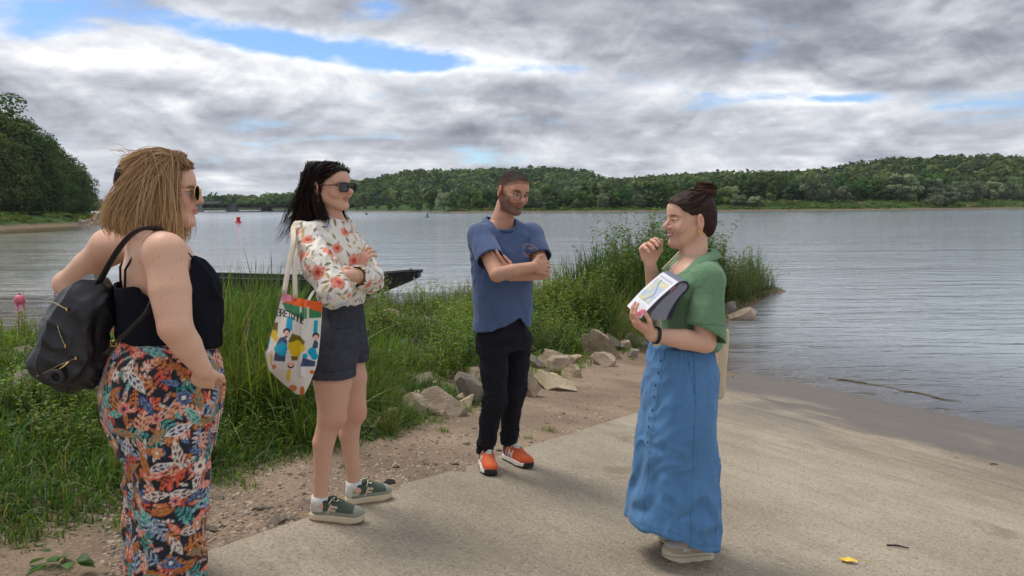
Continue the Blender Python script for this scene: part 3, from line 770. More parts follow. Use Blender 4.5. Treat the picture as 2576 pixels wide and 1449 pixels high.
# ------------------------------------------------------------------ boat
def make_boat():
    bow = at(1055, 683, 18.2); stern = np.array([-9.6, 19.7, 0])
    ax = np.array([bow[0]-stern[0], bow[1]-stern[1], 0]); Lb = np.linalg.norm(ax); ax /= Lb
    root = empty('flat_boat', (stern[0], stern[1], 0), math.atan2(ax[1], ax[0])); tag(root, 'long black flat-bottomed wooden boat with raised pointed bow', 'boat')
    black = plain('tarred hull', (.012, .013, .015), .45, 0, .4, 9); inner = plain('teal inner planks', lin(18, 28, 30), .6, 0, .3, 7)
    wood = plain('worn grey gunwale', (.018, .018, .018), .7, 0, .4, 14)
    s = np.linspace(0, 1, 26)
    gz_ = .50 + .02*np.cos(s*6) + np.where(s > .62, (s-.62)**1.7*1.02, 0); gz_[-1] = bow[2]; gz_ = np.minimum(gz_, bow[2])
    bz = -.12 + np.where(s > .70, ((s-.70)/.30)**1.6*(bow[2]-.02), 0) + np.where(s < .12, (.12-s)*2.2, 0)
    hw = .62*np.minimum(1, (1.06-s)/.42)**.75; hw = np.maximum(hw, .09); bwid = np.maximum(hw*.72, .06)
    X = s*Lb
    def hull(off, rev):
        V = np.concatenate([np.c_[X, -hw+off, gz_], np.c_[X, -bwid+off, bz+off*.6], np.c_[X, bwid-off, bz+off*.6], np.c_[X, hw-off, gz_]])
        n = len(s); F = []
        for r in range(3):
            a = r*n+np.arange(n-1); F.append(np.c_[a, a+1, a+n+1, a+n])
        F = np.concatenate(F); return V, F[:, ::-1] if rev else F
    V, F = hull(0, False); n = len(s)
    F2 = np.vstack([F, [[0, n, 2*n, 3*n]], [[n-1, 4*n-1, 3*n-1, 2*n-1]]]); build('hull', V, F2, black, root, False)
    V, F = hull(.035, True); V[:, 2] += np.where(np.arange(len(V)) // n % 3 == 0, -.004, .02); build('lining', V, F, inner, root, False)
    for sg in (-1, 1):
        MB().tube(np.c_[X, sg*(hw-.01), gz_+.012], .032, 6, flat=.7).build('gunwale', wood, root)
    for f in (.22, .5, .78):
        i = int(f*25); MB().box((X[i], 0, gz_[i]-.12), (.22, hw[i]*1.86, .03)).build('thwart', wood, root, False)
    MB().box((Lb-.02, 0, bow[2]+.01), (.14, .26, .07)).build('bow_block', wood, root, False)
    MB().tube([[Lb-.22, 0, bow[2]-.03], [Lb-.22, 0, bow[2]+.07]], .025, 8).build('mooring_post', wood, root)
    return bow
bow = make_boat()
e = hit(1118, 792); s0 = at(1040, 697, 18.1); tt = np.linspace(0, 1, 14)[:, None]
rp = s0*(1-tt)+(e+[0, 0, .02])*tt; rp[:, 2] -= (np.sin(np.pi*tt)*.10)[:, 0]
tag(MB().tube(rp, .016, 6).build('mooring_rope', plain('grey rope', lin(120, 114, 104), .9, 0, .3, 50)), 'grey mooring rope sagging from the boat bow to the bank', 'rope')

# ------------------------------------------------------------------ rocks
def ico(sub):
    t = (1+5**.5)/2
    V = [(-1, t, 0), (1, t, 0), (-1, -t, 0), (1, -t, 0), (0, -1, t), (0, 1, t), (0, -1, -t), (0, 1, -t), (t, 0, -1), (t, 0, 1), (-t, 0, -1), (-t, 0, 1)]
    F = [(0, 11, 5), (0, 5, 1), (0, 1, 7), (0, 7, 10), (0, 10, 11), (1, 5, 9), (5, 11, 4), (11, 10, 2), (10, 7, 6), (7, 1, 8), (3, 9, 4), (3, 4, 2), (3, 2, 6), (3, 6, 8), (3, 8, 9), (4, 9, 5), (2, 4, 11), (6, 2, 10), (8, 6, 7), (9, 8, 1)]
    V = [np.array(v)/np.linalg.norm(v) for v in V]
    for _ in range(sub):
        c = {}; G = []
        def mid(a, b):
            k = (min(a, b), max(a, b))
            if k not in c: m = V[a]+V[b]; V.append(m/np.linalg.norm(m)); c[k] = len(V)-1
            return c[k]
        for a, b, d in F:
            x, y, z = mid(a, b), mid(b, d), mid(d, a); G += [(a, x, z), (b, y, x), (d, z, y), (x, y, z)]
        F = G
    return np.array(V), np.array(F)
ICO = {k: ico(k) for k in (0, 1, 2, 3, 4)}
def rock_mesh(seed, sub=4, cuts=16, rough=.03):
    rs = np.random.default_rng(seed); V, F = ICO[sub]; V = V.copy()
    for k in range(cuts):
        d = rs.normal(size=3); d /= np.linalg.norm(d); h = rs.uniform(.34, .70)
        x = V@d - h; V -= np.outer(np.maximum(x, 0), d)
    V += V*(rough*vnoise(V, 2.5, seed, 4, .6))[:, None]*1.6
    V -= V.mean(0); V /= np.abs(V).max(0); return V, F
def rock_mat(name, c1, c2, c3):
    m, nt, b = new_mat(name); p = obj_co(nt)
    a = noise(nt, p, 4, 6, .65, .4); g = noise(nt, p, 26, 5, .7); cr = voronoi(nt, p, 6, 'DISTANCE_TO_EDGE')
    bandv = noise(nt, combine(nt, separate(nt, p.s)[0]*3.0, separate(nt, p.s)[1]*3.0, separate(nt, p.s)[2]*14.0), 1.0, 4, .6)
    c = mixc(nt, a.ramp(.3, .7), c1, c2); c = mixc(nt, bandv.ramp(.5, .75)*.5, c, c3)
    c = mixc(nt, g.ramp(.58, .8)*.45, c, tuple(x*.45 for x in c1)); c = mixc(nt, noise(nt, p, 9, 4, .6).ramp(.62, .75)*.4, c, lin(196, 188, 172))
    r = obj_rand(nt)
    c = mixc(nt, 1.0, c, combine(nt, r*.3+.82, r*.28+.82, r*.26+.82), 'MULTIPLY')
    setc(nt, b, 'Base Color', c); setc(nt, b, 'Roughness', .92); setc(nt, b, 'Specular IOR Level', .25)
    setc(nt, b, 'Normal', bump(nt, a+g*.6+bandv*.6, .9, .03)); return m
M_rock = rock_mat('bank rock', lin(150, 132, 112), lin(184, 168, 148), lin(120, 106, 92))
M_rock_grey = rock_mat('grey rock', lin(112, 106, 98), lin(146, 138, 126), lin(86, 82, 76))
M_rock_pale = rock_mat('pale rock', lin(166, 148, 120), lin(196, 182, 156), lin(140, 122, 98))
S2V = 2576/4032
ROCKS = []
def rock(x0, x1, y0, y1, mat_, label, seed, depth=.8, sink=.28, shape=None, rz=None, zrot=0.0):
    """a boulder standing where its lower edge meets the ground; S pixels of its box"""
    c = hit((x0+x1)/2*S2V, y1*S2V); Y = c[1]
    w = (x1-x0)/2921.6*Y; h = (y1-y0)/2921.6*Y
    V, F = rock_mesh(seed)
    if shape is not None: V = shape(V.copy())
    ROCKS.append((c[0], Y+w/2*depth*.6, w/2)); V = V*np.array([w/2*1.22, w/2*depth, h/2*(1.3+sink)])
    V[:, 2] += h/2*(1-sink)
    o = build('rock', V, F, mat_, None, False, loc=(c[0], Y+w/2*depth*.6, c[2]+.0))
    if zrot: o.rotation_euler = (0, zrot, 0)
    tag(o, label, 'rock'); return o
def wedge(V):                                   # high on the left, running down to the right
    V[:, 2] = np.where(V[:, 2] > -.9, (V[:, 2]+1)*(1-.42*(V[:, 0]+.15))*.72-1, V[:, 2]); return V
def wedge_r(V):
    V[:, 2] = (V[:, 2]+1)*(1+.30*V[:, 0])*.78-1; return V
rock(1628, 1838, 1474, 1636, M_rock, 'big wedge-shaped brown rock at the foot of the bank beside the man in blue', 11, .7, shape=wedge)
rock(1800, 1912, 1466, 1592, M_rock_grey, 'grey-brown rock half hidden behind the knees of the man in blue', 12, .8)
rock(2030, 2126, 1430, 1560, M_rock, 'upright block of rock beside the black trouser leg', 13, .9, shape=wedge_r)
rock(2118, 2288, 1462, 1536, M_rock_pale, 'pale flat slab of rock lying on the sand', 14, .9, shape=wedge)
rock(2216, 2296, 1440, 1486, M_rock_pale, 'thin pale rock plate behind the flat slab', 15, .9)
rock(2150, 2264, 1366, 1440, M_rock, 'tan angular rock under the low shrubs above the flat slab', 16, .8, shape=wedge)
rock(2330, 2470, 1280, 1412, M_rock, 'big square brown rock among leaves left of the denim skirt', 17, .8, shape=wedge)
rock(2344, 2436, 1396, 1442, M_rock, 'small jagged rock on the sand below the square brown rock', 18, .8)
rock(2476, 2516, 1376, 1408, M_rock_grey, 'little rock on the sand touching the denim skirt', 19, .8)
rock(1458, 1592, 1384, 1450, M_rock_pale, 'pale rounded rock in the grass right of the shorts', 20, .8)
rock(1538, 1640, 1322, 1420, M_rock_grey, 'dark grey pointed rock above the pale rounded rock', 21, .8, shape=wedge_r)
rock(1426, 1590, 1206, 1276, M_rock, 'long brown rock at the water edge below the boat', 22, .6, shape=wedge_r)
rock(1750, 1842, 1234, 1312, M_rock_pale, 'pale pinkish rock by the water behind the man in blue', 23, .8)
rock(1842, 1874, 1256, 1312, M_rock, 'narrow rock standing close against the blue t-shirt', 24, .8)
rock(1636, 1770, 1258, 1304, M_rock_grey, 'flat grey rock in the weeds by the mooring rope', 25, .8)
rock(1736, 1768, 1620, 1652, M_rock_pale, 'small pale chip of rock before the wedge-shaped rock', 26, .8)
rock(2870, 2982, 1206, 1262, M_rock, 'brown rock lying in the water right of the green blouse', 27, .7, .3, wedge_r)
rock(2850, 2896, 1176, 1240, M_rock_grey, 'dark wet rock leaning beside the brown rock in the water', 28, .7, .3)
rock(2800, 2856, 1220, 1266, M_rock_grey, 'dark low rock at the sand edge behind the green blouse', 30, .7, .3)
rock(2466, 2546, 1114, 1150, M_rock_pale, 'pale flat rock behind the stack of papers', 32, .8)
rock(0, 104, 1372, 1432, M_rock_pale, 'pale flat rock at the water edge behind the backpack', 33, .8)
rock(6, 116, 1474, 1562, M_rock_grey, 'grey rock in the grass below the backpack', 34, .8)
rock(1505, 1552, 1892, 1914, plain('black stone', (.02, .018, .016), .7, 0, .3, 30), 'small black stone beside the green trainer', 35, .8)
rsR = np.random.default_rng(44)
for k in range(52):                                             # smaller rocks scattered along the foot of the bank
    vx = rsR.uniform(900, 1600); e_ = np.interp(vx, [960, 1060, 1180, 1330, 1440, 1530, 1600], [1085, 1056, 1022, 982, 942, 902, 878]) - rsR.uniform(-8, 75)
    w_ = rsR.uniform(26, 84)
    o = rock((vx-w_/2)/S2V, (vx+w_/2)/S2V, (e_-w_*rsR.uniform(.5, .8))/S2V, e_/S2V, (M_rock, M_rock_grey, M_rock_pale)[k % 3], 'angular rock half sunk in the weeds at the foot of the bank', 200+k, .8, .3, (None, wedge, wedge_r)[k % 3]); o['group'] = 'rocks at the foot of the bank'
# loose stones on the sand
rsS = np.random.default_rng(12)
stone_protos = []
for k in range(5):
    V, F = rock_mesh(50+k, 2, 7, .04); stone_protos.append(mesh_data('stone', V*[.5, .38, .17], F, False))
for m_ in stone_protos: m_.materials.append(rock_mat('loose stone', lin(120, 108, 96), lin(166, 154, 138), lin(96, 88, 80)))
def on_sand(vx, vy):
    p = gp(vx, vy); return p, float(poly_sd(p[0], p[1], SLAB)), float(poly_sd(p[0], p[1], VEG))
vv = rsS.uniform((250, 880), (1880, 1449), (30000, 2))
pp = np.array([gp(a, b) for a, b in vv])
sa, sb = poly_sd(pp[:, 0], pp[:, 1], SLAB), poly_sd(pp[:, 0], pp[:, 1], VEG)
ok = pp[(sa < -.02) & (sb < .12)]; big_s = ok[:130]
big_s[:, 2] = ground_z(big_s[:, 0], big_s[:, 1])
for k, p in enumerate(big_s):
    s = min(rsS.lognormal(-3.35, .45), .12)
    o = link('stone', stone_protos[k % 5], None, None, (p[0], p[1], p[2]+s*.05), rsS.uniform(0, 6.28), s)
    tag(o, 'small flat grey-brown stone lying loose on the sand', 'stone', 'loose stones on the sand')
# gravel: grains too small to count
pts = pp[(sa < -.01) & (sb < .3)][150:]
pts = pts[vnoise(pts[:, :2], 1.5, 8) > rsS.uniform(-.6, .3, len(pts))][:4200]; pts[:, 2] = ground_z(pts[:, 0], pts[:, 1])
V0, F0 = ICO[0]; n = len(pts); sz = rsS.uniform(.004, .013, (n, 1, 1))*rsS.uniform(.6, 1.3, (n, 1, 3))*[1, 1, .55]
Vg = (V0[None]*sz + pts[:, None]).reshape(-1, 3); Fg = (F0[None]+(np.arange(n)*len(V0))[:, None, None]).reshape(-1, 3)
Cg = np.repeat(np.array(lin(150, 136, 120))*rsS.uniform(.35, 1.5, (n, 1)), len(V0), 0)
tag(build('gravel', Vg, Fg, painted('gravel grains', .9), None, False, Cg), 'fine gravel scattered over the brown sand', 'gravel', kind='stuff')
# rocks of the left spit
for k in range(34):
    vx = rsS.uniform(168, 290); vy = rsS.uniform(546, 567) if vx < 262 else rsS.uniform(556, 566)
    p = on_z(vx, vy, .3); s = rsS.uniform(.5, 1.25)
    o = link('rock', stone_protos[k % 5], None, None, (p[0], p[1], .35+max(0, (566-vy))*.05), rsS.uniform(0, 6.28), (s, s, s*2.4))
    tag(o, 'grey boulder in the rock pile at the tip of the left spit', 'rock', 'boulders on the left spit')
# ------------------------------------------------------------------ plants of the bank
G_SEDGE = ((0.061, 0.121, 0.022), (0.124, 0.197, 0.042)); G_FINE = ((0.100, 0.174, 0.033), (0.171, 0.261, 0.061))
G_LEAF = ((0.100, 0.174, 0.026), (0.171, 0.261, 0.044)); G_DARK = ((0.035, 0.081, 0.018), (0.065, 0.122, 0.026)); G_BUSH = ((0.059, 0.122, 0.024), (0.100, 0.180, 0.037)); G_OLIVE = ((0.071, 0.110, 0.033), (0.112, 0.157, 0.050))
def rand_dirs(n, tilt, rs, wind=(0, 0)):
    a = rs.uniform(0, 6.283, n); t = np.abs(rs.normal(0, tilt, n))
    d = np.c_[np.cos(a)*np.sin(t)+wind[0], np.sin(a)*np.sin(t)+wind[1], np.cos(t)]
    return d/np.linalg.norm(d, axis=1)[:, None]
def disc(n, r, rs):
    a = rs.uniform(0, 6.283, n); q = r*np.sqrt(rs.random(n)); return np.c_[np.cos(a)*q, np.sin(a)*q, np.zeros(n)-.03]
def tussock(seed, n=190, H=1.0, W=.009, droop=(.25, .75), r=.16, tilt=.38, cols=G_SEDGE, wind=(.12, 0)):
    rs = np.random.default_rng(seed); L = Leaves()
    base = disc(n, r, rs); d = rand_dirs(n, tilt, rs, wind)
    L.add(base, d, H*rs.uniform(.55, 1.15, n), W*rs.uniform(.7, 1.3, n), rs.uniform(*droop, n), greens(n, *cols, .08, rs=rs), 6, rs=rs)
    return L.data('grass_tussock')
def reed(seed, n=70, H=1.5, W=.026, r=.32):
    rs = np.random.default_rng(seed); L = Leaves()
    base = disc(n, r, rs); d = rand_dirs(n, .22, rs, (-.03, 0))
    L.add(base, d, H*rs.uniform(.6, 1.1, n), W*rs.uniform(.6, 1.2, n), rs.uniform(.0, .42, n), greens(n, (.040, .095, .024), (.080, .150, .040), .06, rs=rs), 7, rs=rs)
    return L.data('reed_clump')
def leafy(seed, stems=26, H=.9, leaf=(.085, .017), per=24, r=.22, tilt=.34, cols=G_LEAF, droop=.25, up=.6, tops=None):
    rs = np.random.default_rng(seed); L = Leaves()
    base = disc(stems, r, rs); d = rand_dirs(stems, tilt, rs, (.04, 0)); hh = H*rs.uniform(.55, 1.1, stems)
    L.add(base, d, hh, np.full(stems, .010), np.full(stems, .12), np.tile((.07, .075, .03), (stems, 1)), 5, rs=rs)
    k = np.repeat(np.arange(stems), per); n = len(k)
    s = np.tile(np.linspace(.14, 1.0, per), stems)+rs.normal(0, .02, n); s = np.clip(s, .05, 1.02)
    p = base[k] + d[k]*(hh[k]*s)[:, None]; p[:, 2] -= hh[k]*.12*s*s
    a = rs.uniform(0, 6.283, n); e = np.c_[np.cos(a), np.sin(a), rs.uniform(up-.4, up+.5, n)]
    sz = leaf[0]*rs.uniform(.55, 1.15, n)*(1.15-.5*s)
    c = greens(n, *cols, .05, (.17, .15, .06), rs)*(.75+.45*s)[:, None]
    L.add(p, e, sz, leaf[1]*sz/leaf[0], np.full(n, droop), c, 3, 'leaf', rs)
    return L.data('leafy_plant')
def broad(seed, n=14, size=.2):
    rs = np.random.default_rng(seed); L = Leaves()
    a = rs.uniform(0, 6.283, n); d = np.c_[np.cos(a), np.sin(a), rs.uniform(.5, 1.6, n)]
    sl = size*rs.uniform(.6, 1.2, n)
    L.add(disc(n, .03, rs), d, sl, np.full(n, .007), np.full(n, .1), np.tile((.08, .12, .04), (n, 1)), 3, rs=rs)
    d1 = d/np.linalg.norm(d, axis=1)[:, None]; tip = d1*sl[:, None]; tip[:, 2] -= sl*.1
    e = np.c_[np.cos(a), np.sin(a), rs.uniform(-.2, .4, n)]
    L.add(tip, e, size*rs.uniform(.5, .9, n), size*rs.uniform(.38, .6, n), np.full(n, .3), greens(n, (.055, .12, .025), (.09, .17, .04), 0, rs=rs), 5, 'leaf', rs, .25)
    return L.data('broad_leaf_plant')
def loosestrife(seed, H=1.1):
    rs = np.random.default_rng(seed)
    root_stem = Leaves(); n = 46
    s = rs.uniform(.08, .72, n); a = rs.uniform(0, 6.283, n)
    root_stem.add(np.array([[0, 0, -.03], [.01, 0, -.03]]), np.array([[.04, 0, 1.], [.04, .01, 1]]), np.array([H, H]), np.full(2, .009), np.zeros(2), np.tile((.09, .10, .04), (2, 1)), 4, rs=rs, twist=1.5)
    root_stem.add(np.c_[.04*H*s, 0*s, H*s], np.c_[np.cos(a), np.sin(a), np.full(n, .5)], np.full(n, .07), np.full(n, .014), np.full(n, .3), greens(n, *G_LEAF, 0, rs=rs), 3, 'leaf', rs)
    fl = Leaves(); n = 110; s = rs.uniform(.72, 1.0, n); a = rs.uniform(0, 6.283, n)
    t = rs.random((n, 1)); c = np.array(lin(150, 60, 140))*(1-t)+np.array(lin(196, 110, 176))*t
    fl.add(np.c_[.04*H*s, 0*s, H*s], np.c_[np.cos(a), np.sin(a), np.full(n, .3)], .018*(1.25-s)*2.2, np.full(n, .010), np.full(n, .1), c, 2, 'leaf', rs)
    return root_stem.data('stem'), fl.data('flower_spike')
P_TUS = [tussock(500+k) for k in range(4)]; P_FINE = [tussock(510+k, 260, .85, .006, (.35, 1.0), .22, .45, G_FINE, (.28, 0)) for k in range(3)]
P_LOW = [tussock(515+k, 60, .20, .006, (.3, .9), .07, .6, G_FINE) for k in range(3)]
P_REED = [reed(520+k) for k in range(4)]
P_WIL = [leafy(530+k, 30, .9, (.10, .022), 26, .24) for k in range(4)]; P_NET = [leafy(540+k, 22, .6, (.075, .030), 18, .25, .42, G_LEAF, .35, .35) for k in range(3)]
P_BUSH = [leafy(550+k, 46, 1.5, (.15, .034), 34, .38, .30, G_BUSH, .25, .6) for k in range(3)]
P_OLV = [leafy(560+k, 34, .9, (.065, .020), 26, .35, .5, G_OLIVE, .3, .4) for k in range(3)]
P_BRD = [broad(570+k) for k in range(3)]
for P_ in (P_TUS, P_FINE, P_LOW, P_REED): [m.materials.append(M_grass) for m in P_]
for P_ in (P_WIL, P_NET, P_BUSH, P_OLV, P_BRD): [m.materials.append(M_leaf) for m in P_]
rsP = np.random.default_rng(77)
PL = {'tus': (P_TUS, 'grass_tussock', 'tall arching sedge tussock', 'sedge tussocks on the bank', 'grass'),
      'fine': (P_FINE, 'grass_tussock', 'bright fine-leaved grass tussock bent by wind', 'fine grass tussocks on the spit', 'grass'),
      'low': (P_LOW, 'grass_tuft', 'little green grass tuft in the sand', 'grass tufts on the sand', 'grass'),
      'reed': (P_REED, 'reed_clump', 'dark upright reed clump with sword-like leaves', 'reed clumps on the spit', 'reed'),
      'wil': (P_WIL, 'leafy_plant', 'fresh green leafy plant with narrow leaves', 'narrow-leaved plants among the rocks', 'plant'),
      'net': (P_NET, 'nettle_plant', 'low bright plant with broad pointed leaves', 'broad pointed-leaf plants on the bank', 'plant'),
      'bush': (P_BUSH, 'willow_shrub', 'dark green willow shrub with long leaves', 'willow shrubs on the spit', 'shrub'),
      'olv': (P_OLV, 'low_shrub', 'olive green low shrub', 'low olive shrubs on the spit', 'shrub'),
      'brd': (P_BRD, 'broad_leaf_plant', 'young plant with big round leaves', 'big round-leaved plants', 'plant')}
def near(x, y):
    vx = 1288+x/y*1866.6
    for lim, t in ((250, 'left of the backpack'), (530, 'beyond the patterned trousers'), (800, 'beside the tote bag'), (1010, 'right of the denim shorts'), (1200, 'by the mooring rope'), (1350, 'behind the man in blue'), (1480, 'right of the man in blue'), (1620, 'left of the paper sheaf'), (1790, 'behind the green blouse'), (9999, 'at the tip of the spit')):
        if vx < lim: return t
def plant_xy(kind, x, y, s, dz=0.0):
    pr, nm, lb, gr, ct = PL[kind]; t = near(x, y); lb = lb+', '+t; gr = gr+' '+t
    o = link(nm, pr[rsP.integers(len(pr))], None, None, (x, y, max(gz(x, y), -.05)+dz), rsP.uniform(0, 6.28) if kind not in ('tus', 'fine') else rsP.normal(0, .4), (s, s, s*rsP.uniform(.9, 1.1)))
    tag(o, lb, ct, gr); return o
def plant_px(kind, vx, vy, s):
    p = hit(vx, vy)
    if kind in ('wil', 'net') and any(abs(p[0]-a) < w_+.10 and -(1.6 if w_ > .22 else .8) < p[1]-b < .12 for a, b, w_ in ROCKS): return None
    return plant_xy(kind, p[0], p[1], s)
def vx_at(vx, Y): return (vx-1288)/1866.6*Y

# tall sedge between the two women and the bank behind them
for vx, Y, s in [(540, 5.6, .85), (600, 6.0, .95), (660, 6.3, 1.0), (720, 6.0, .92), (570, 6.8, 1.0), (640, 7.2, 1.05), (700, 7.4, 1.08), (560, 4.8, .75), (620, 4.9, .8), (690, 5.0, .8), (745, 5.2, .75), (780, 6.4, .8),
                 (520, 6.1, .9), (600, 8.0, 1.0), (670, 8.4, 1.0), (480, 6.6, .8), (760, 4.6, .6), (800, 5.2, .6), (930, 6.0, .75), (960, 5.6, .7), (900, 5.5, .75), (985, 6.2, .6), (940, 7.0, .7), (880, 6.4, .8), (1000, 5.3, .5), (960, 5.0, .5),
                 (240, 7.5, .35), (300, 6.8, .45), (120, 8.0, .35), (180, 8.6, .35), (40, 8.2, .3), (-40, 7.5, .35), (400, 6.2, .7), (450, 5.4, .65)]:
    plant_xy('tus', vx_at(vx, Y), Y, s*(1.45 if 470 < vx < 800 else .85 if vx > 870 else 1.2))
for vx, Y, s in [(1150, 14.4, .95), (1185, 14.0, .9), (1120, 14.8, .8), (1210, 14.3, 1.0), (1095, 14.3, .6), (1240, 13.8, .9), (1300, 14.0, 1.0)]: plant_xy('tus', vx_at(vx, Y), Y, s)
# leafy plants around the rocks
for vx, vy, s in [(940, 930, .5), (1010, 880, .55), (1090, 900, .65), (1130, 950, .6), (1170, 930, .7), (1200, 900, .7), (1060, 960, .45), (1110, 860, .6), (1160, 860, .7), (1060, 850, .5), (1020, 960, .4), (1215, 960, .6), (960, 1000, .35), (1000, 830, .5), (940, 860, .5),
                  (1350, 850, .6), (1380, 880, .6), (1410, 860, .65), (1370, 820, .7), (1430, 890, .5), (1400, 820, .7), (1340, 900, .55), (1450, 850, .6), (1130, 1000, .4), (1190, 1000, .5)]:
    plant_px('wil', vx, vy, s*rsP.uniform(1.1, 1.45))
for vx, vy, s in [(1040, 990, .45), (985, 1030, .45), (1000, 1010, .5), (1015, 1050, .35), (1410, 900, .5), (1470, 850, .7), (1500, 840, .7), (1450, 800, .8), (1480, 800, .8), (1520, 860, .6), (1420, 780, .8), (1550, 880, .5), (1590, 850, .6), (1560, 830, .7),
                  (300, 1010, .6), (100, 1060, .6), (40, 1050, .6), (200, 1150, .5), (740, 1040, .6), (690, 1010, .6), (600, 1100, .5), (80, 1000, .6), (160, 980, .6)]:
    plant_px('net', vx, vy, s*rsP.uniform(1.1, 1.5))
# the spit: fine grass mound, reeds, shrubs
for vx, Y, s in [(1400, 12.6, .9), (1440, 12.8, 1.0), (1480, 12.6, 1.05), (1520, 12.4, 1.0), (1555, 12.2, .85), (1460, 13.2, 1.05), (1500, 13.0, 1.1), (1540, 12.8, 1.0), (1580, 12.0, .7), (1370, 12.2, .8), (1350, 11.4, .7), (1390, 11.6, .75)]: plant_xy('fine', vx_at(vx, Y), Y, s*rsP.uniform(1.25, 1.5))
for vx, Y, s in [(1395, 14.4, .8), (1420, 14.6, .9), (1450, 14.8, 1.05), (1480, 15.0, 1.12), (1510, 15.2, 1.2), (1540, 15.0, 1.2), (1570, 14.6, 1.2), (1600, 14.4, 1.15), (1630, 14.0, 1.05), (1660, 13.8, 1.0), (1690, 14.2, 1.1), (1525, 14.2, 1.1), (1585, 14.0, 1.1), (1555, 13.8, 1.0), (1500, 14.3, 1.0), (1462, 14.2, .95), (1640, 14.6, 1.2), (1720, 14.4, 1.1), (1610, 13.4, .9)]: plant_xy('reed', vx_at(vx, Y), Y, s*rsP.uniform(.72, .95)*np.interp(vx, [1390, 1530, 1600], [.82, 1.0, .9]))
for vx, Y, s in [(1560, 15.8, 1.22), (1600, 16.0, 1.18), (1640, 16.2, 1.28), (1680, 16.2, 1.38), (1720, 16.0, 1.3), (1760, 16.0, 1.2), (1660, 15.2, 1.15), (1610, 15.2, 1.05), (1700, 15.0, 1.1), (1790, 16.0, 1.0), (1740, 15.2, 1.0), (1800, 15.4, .9)]: plant_xy('bush', vx_at(vx, Y), Y, s)
for vx, Y, s in [(1810, 16.0, 1.35), (1830, 16.6, 1.35), (1855, 17.0, 1.25), (1880, 17.4, 1.1), (1905, 17.9, .95), (1925, 18.4, .85), (1945, 18.7, .6), (1840, 15.8, 1.1), (1865, 16.4, 1.0), (1890, 17.0, .9), (1915, 17.6, .75), (1815, 15.2, 1.0), (1845, 16.0, .8), (1875, 18.0, 1.1), (1900, 18.6, 1.0), (1790, 15.0, 1.0),
                 (1600, 12.4, .7), (1560, 11.8, .55), (1620, 12.8, .7), (1440, 11.0, .55), (1500, 11.3, .55), (1640, 13.0, .6), (1480, 10.8, .5), (1530, 11.2, .55), (1400, 10.6, .5)]: plant_xy('olv', vx_at(vx, Y), Y, s)
for vx, vy, s in [(170, 1440, .9), (40, 1060, 1.4), (120, 1040, 1.3), (745, 1060, 1.1), (700, 1040, 1.0), (690, 1080, .9), (1470, 770, 1.2), (30, 1120, 1.2), (905, 1100, .9)]: plant_px('brd', vx, vy, s*.5)
for vx, vy, s in [(1010, 1090, .8), (1170, 1035, 1.0), (1185, 1020, 1.1), (1060, 1070, .9), (1100, 1065, .7), (1120, 1090, .6), (1375, 1085, .7), (1330, 1105, .5), (1640, 920, .7), (1110, 1085, .5), (870, 1180, .6), (1270, 1080, .5), (1590, 905, .7), (1230, 1060, .7), (980, 1105, .9), (620, 1230, .8), (450, 1290, .9), (300, 1330, .9), (60, 1370, 1.0), (560, 1215, 1.0)]: plant_px('low', vx, vy, s)
for vx, vy, Y, s in [(712, 680, 7.4, 1.0), (45, 740, 8.4, 1.0), (125, 720, 8.8, 1.0), (1805, 630, 15.6, 1.0), (1375, 775, 11.5, .9), (30, 800, 7.8, .8)]:
    x = vx_at(vx, Y); top = at(vx, vy, Y)[2]; g = gz(x, Y); Hh = (top-g)*1.02
    st, fl = loosestrife(int(600+vx), max(.5, Hh))
    o = empty('loosestrife', (x, Y, g)); tag(o, 'slender purple loosestrife flower spike on the bank', 'flower', 'purple loosestrife flowers')
    link('stem', st, M_leaf, o); link('flower_spike', fl, M_leaf, o)

# more plants, spread at random where the photograph shows unbroken green
def fill(kinds, n, xr, yr, sr, seed, cond=None, mind=.22):
    rs = np.random.default_rng(seed); q = np.c_[rs.uniform(*xr, n*30), rs.uniform(*yr, n*30)]; sv = poly_sd(q[:, 0], q[:, 1], VEG); vx = 1288+q[:, 0]/q[:, 1]*1866.6
    k = (sv > .22) & (cond(vx, q, sv) if cond else True); q, sv = q[k], sv[k]; done = np.zeros((0, 2))
    for p, s_ in zip(q, sv):
        if len(done) >= n: break
        if len(done) and ((done-p)**2).sum(1).min() < mind**2: continue
        if any(abs(p[0]-a) < w_+.16 and -(1.9 if w_ > .22 else .9) < p[1]-b < .15 for a, b, w_ in ROCKS): continue
        done = np.vstack([done, p]); plant_xy(kinds[rs.integers(len(kinds))], p[0], p[1], rs.uniform(*sr)*min(1, .55+s_*.4))
fill(['wil', 'wil', 'net', 'olv'], 85, (-2.6, 2.6), (7.5, 12.8), (.65, 1.0), 301, lambda vx, q, sv: (vx > 930) & (vx < 1640), .30)
fill(['wil', 'net', 'wil', 'olv'], 45, (.4, 2.4), (10.6, 13.0), (.95, 1.3), 302, lambda vx, q, sv: (vx > 1350) & (vx < 1610), .25)
fill(['bush', 'olv', 'wil'], 34, (2.0, 6.5), (13.4, 19), (.65, .95), 303, lambda vx, q, sv: (vx > 1540), .35)
fill(['net', 'tus', 'wil'], 48, (-6, -1.2), (3.6, 8.5), (.55, .85), 304, lambda vx, q, sv: (vx > 330) & (vx < 1000), .28)
fill(['net', 'wil'], 26, (-6, -1.8), (3.6, 7.5), (.35, .55), 305, lambda vx, q, sv: (vx > -60) & (vx < 330), .28)

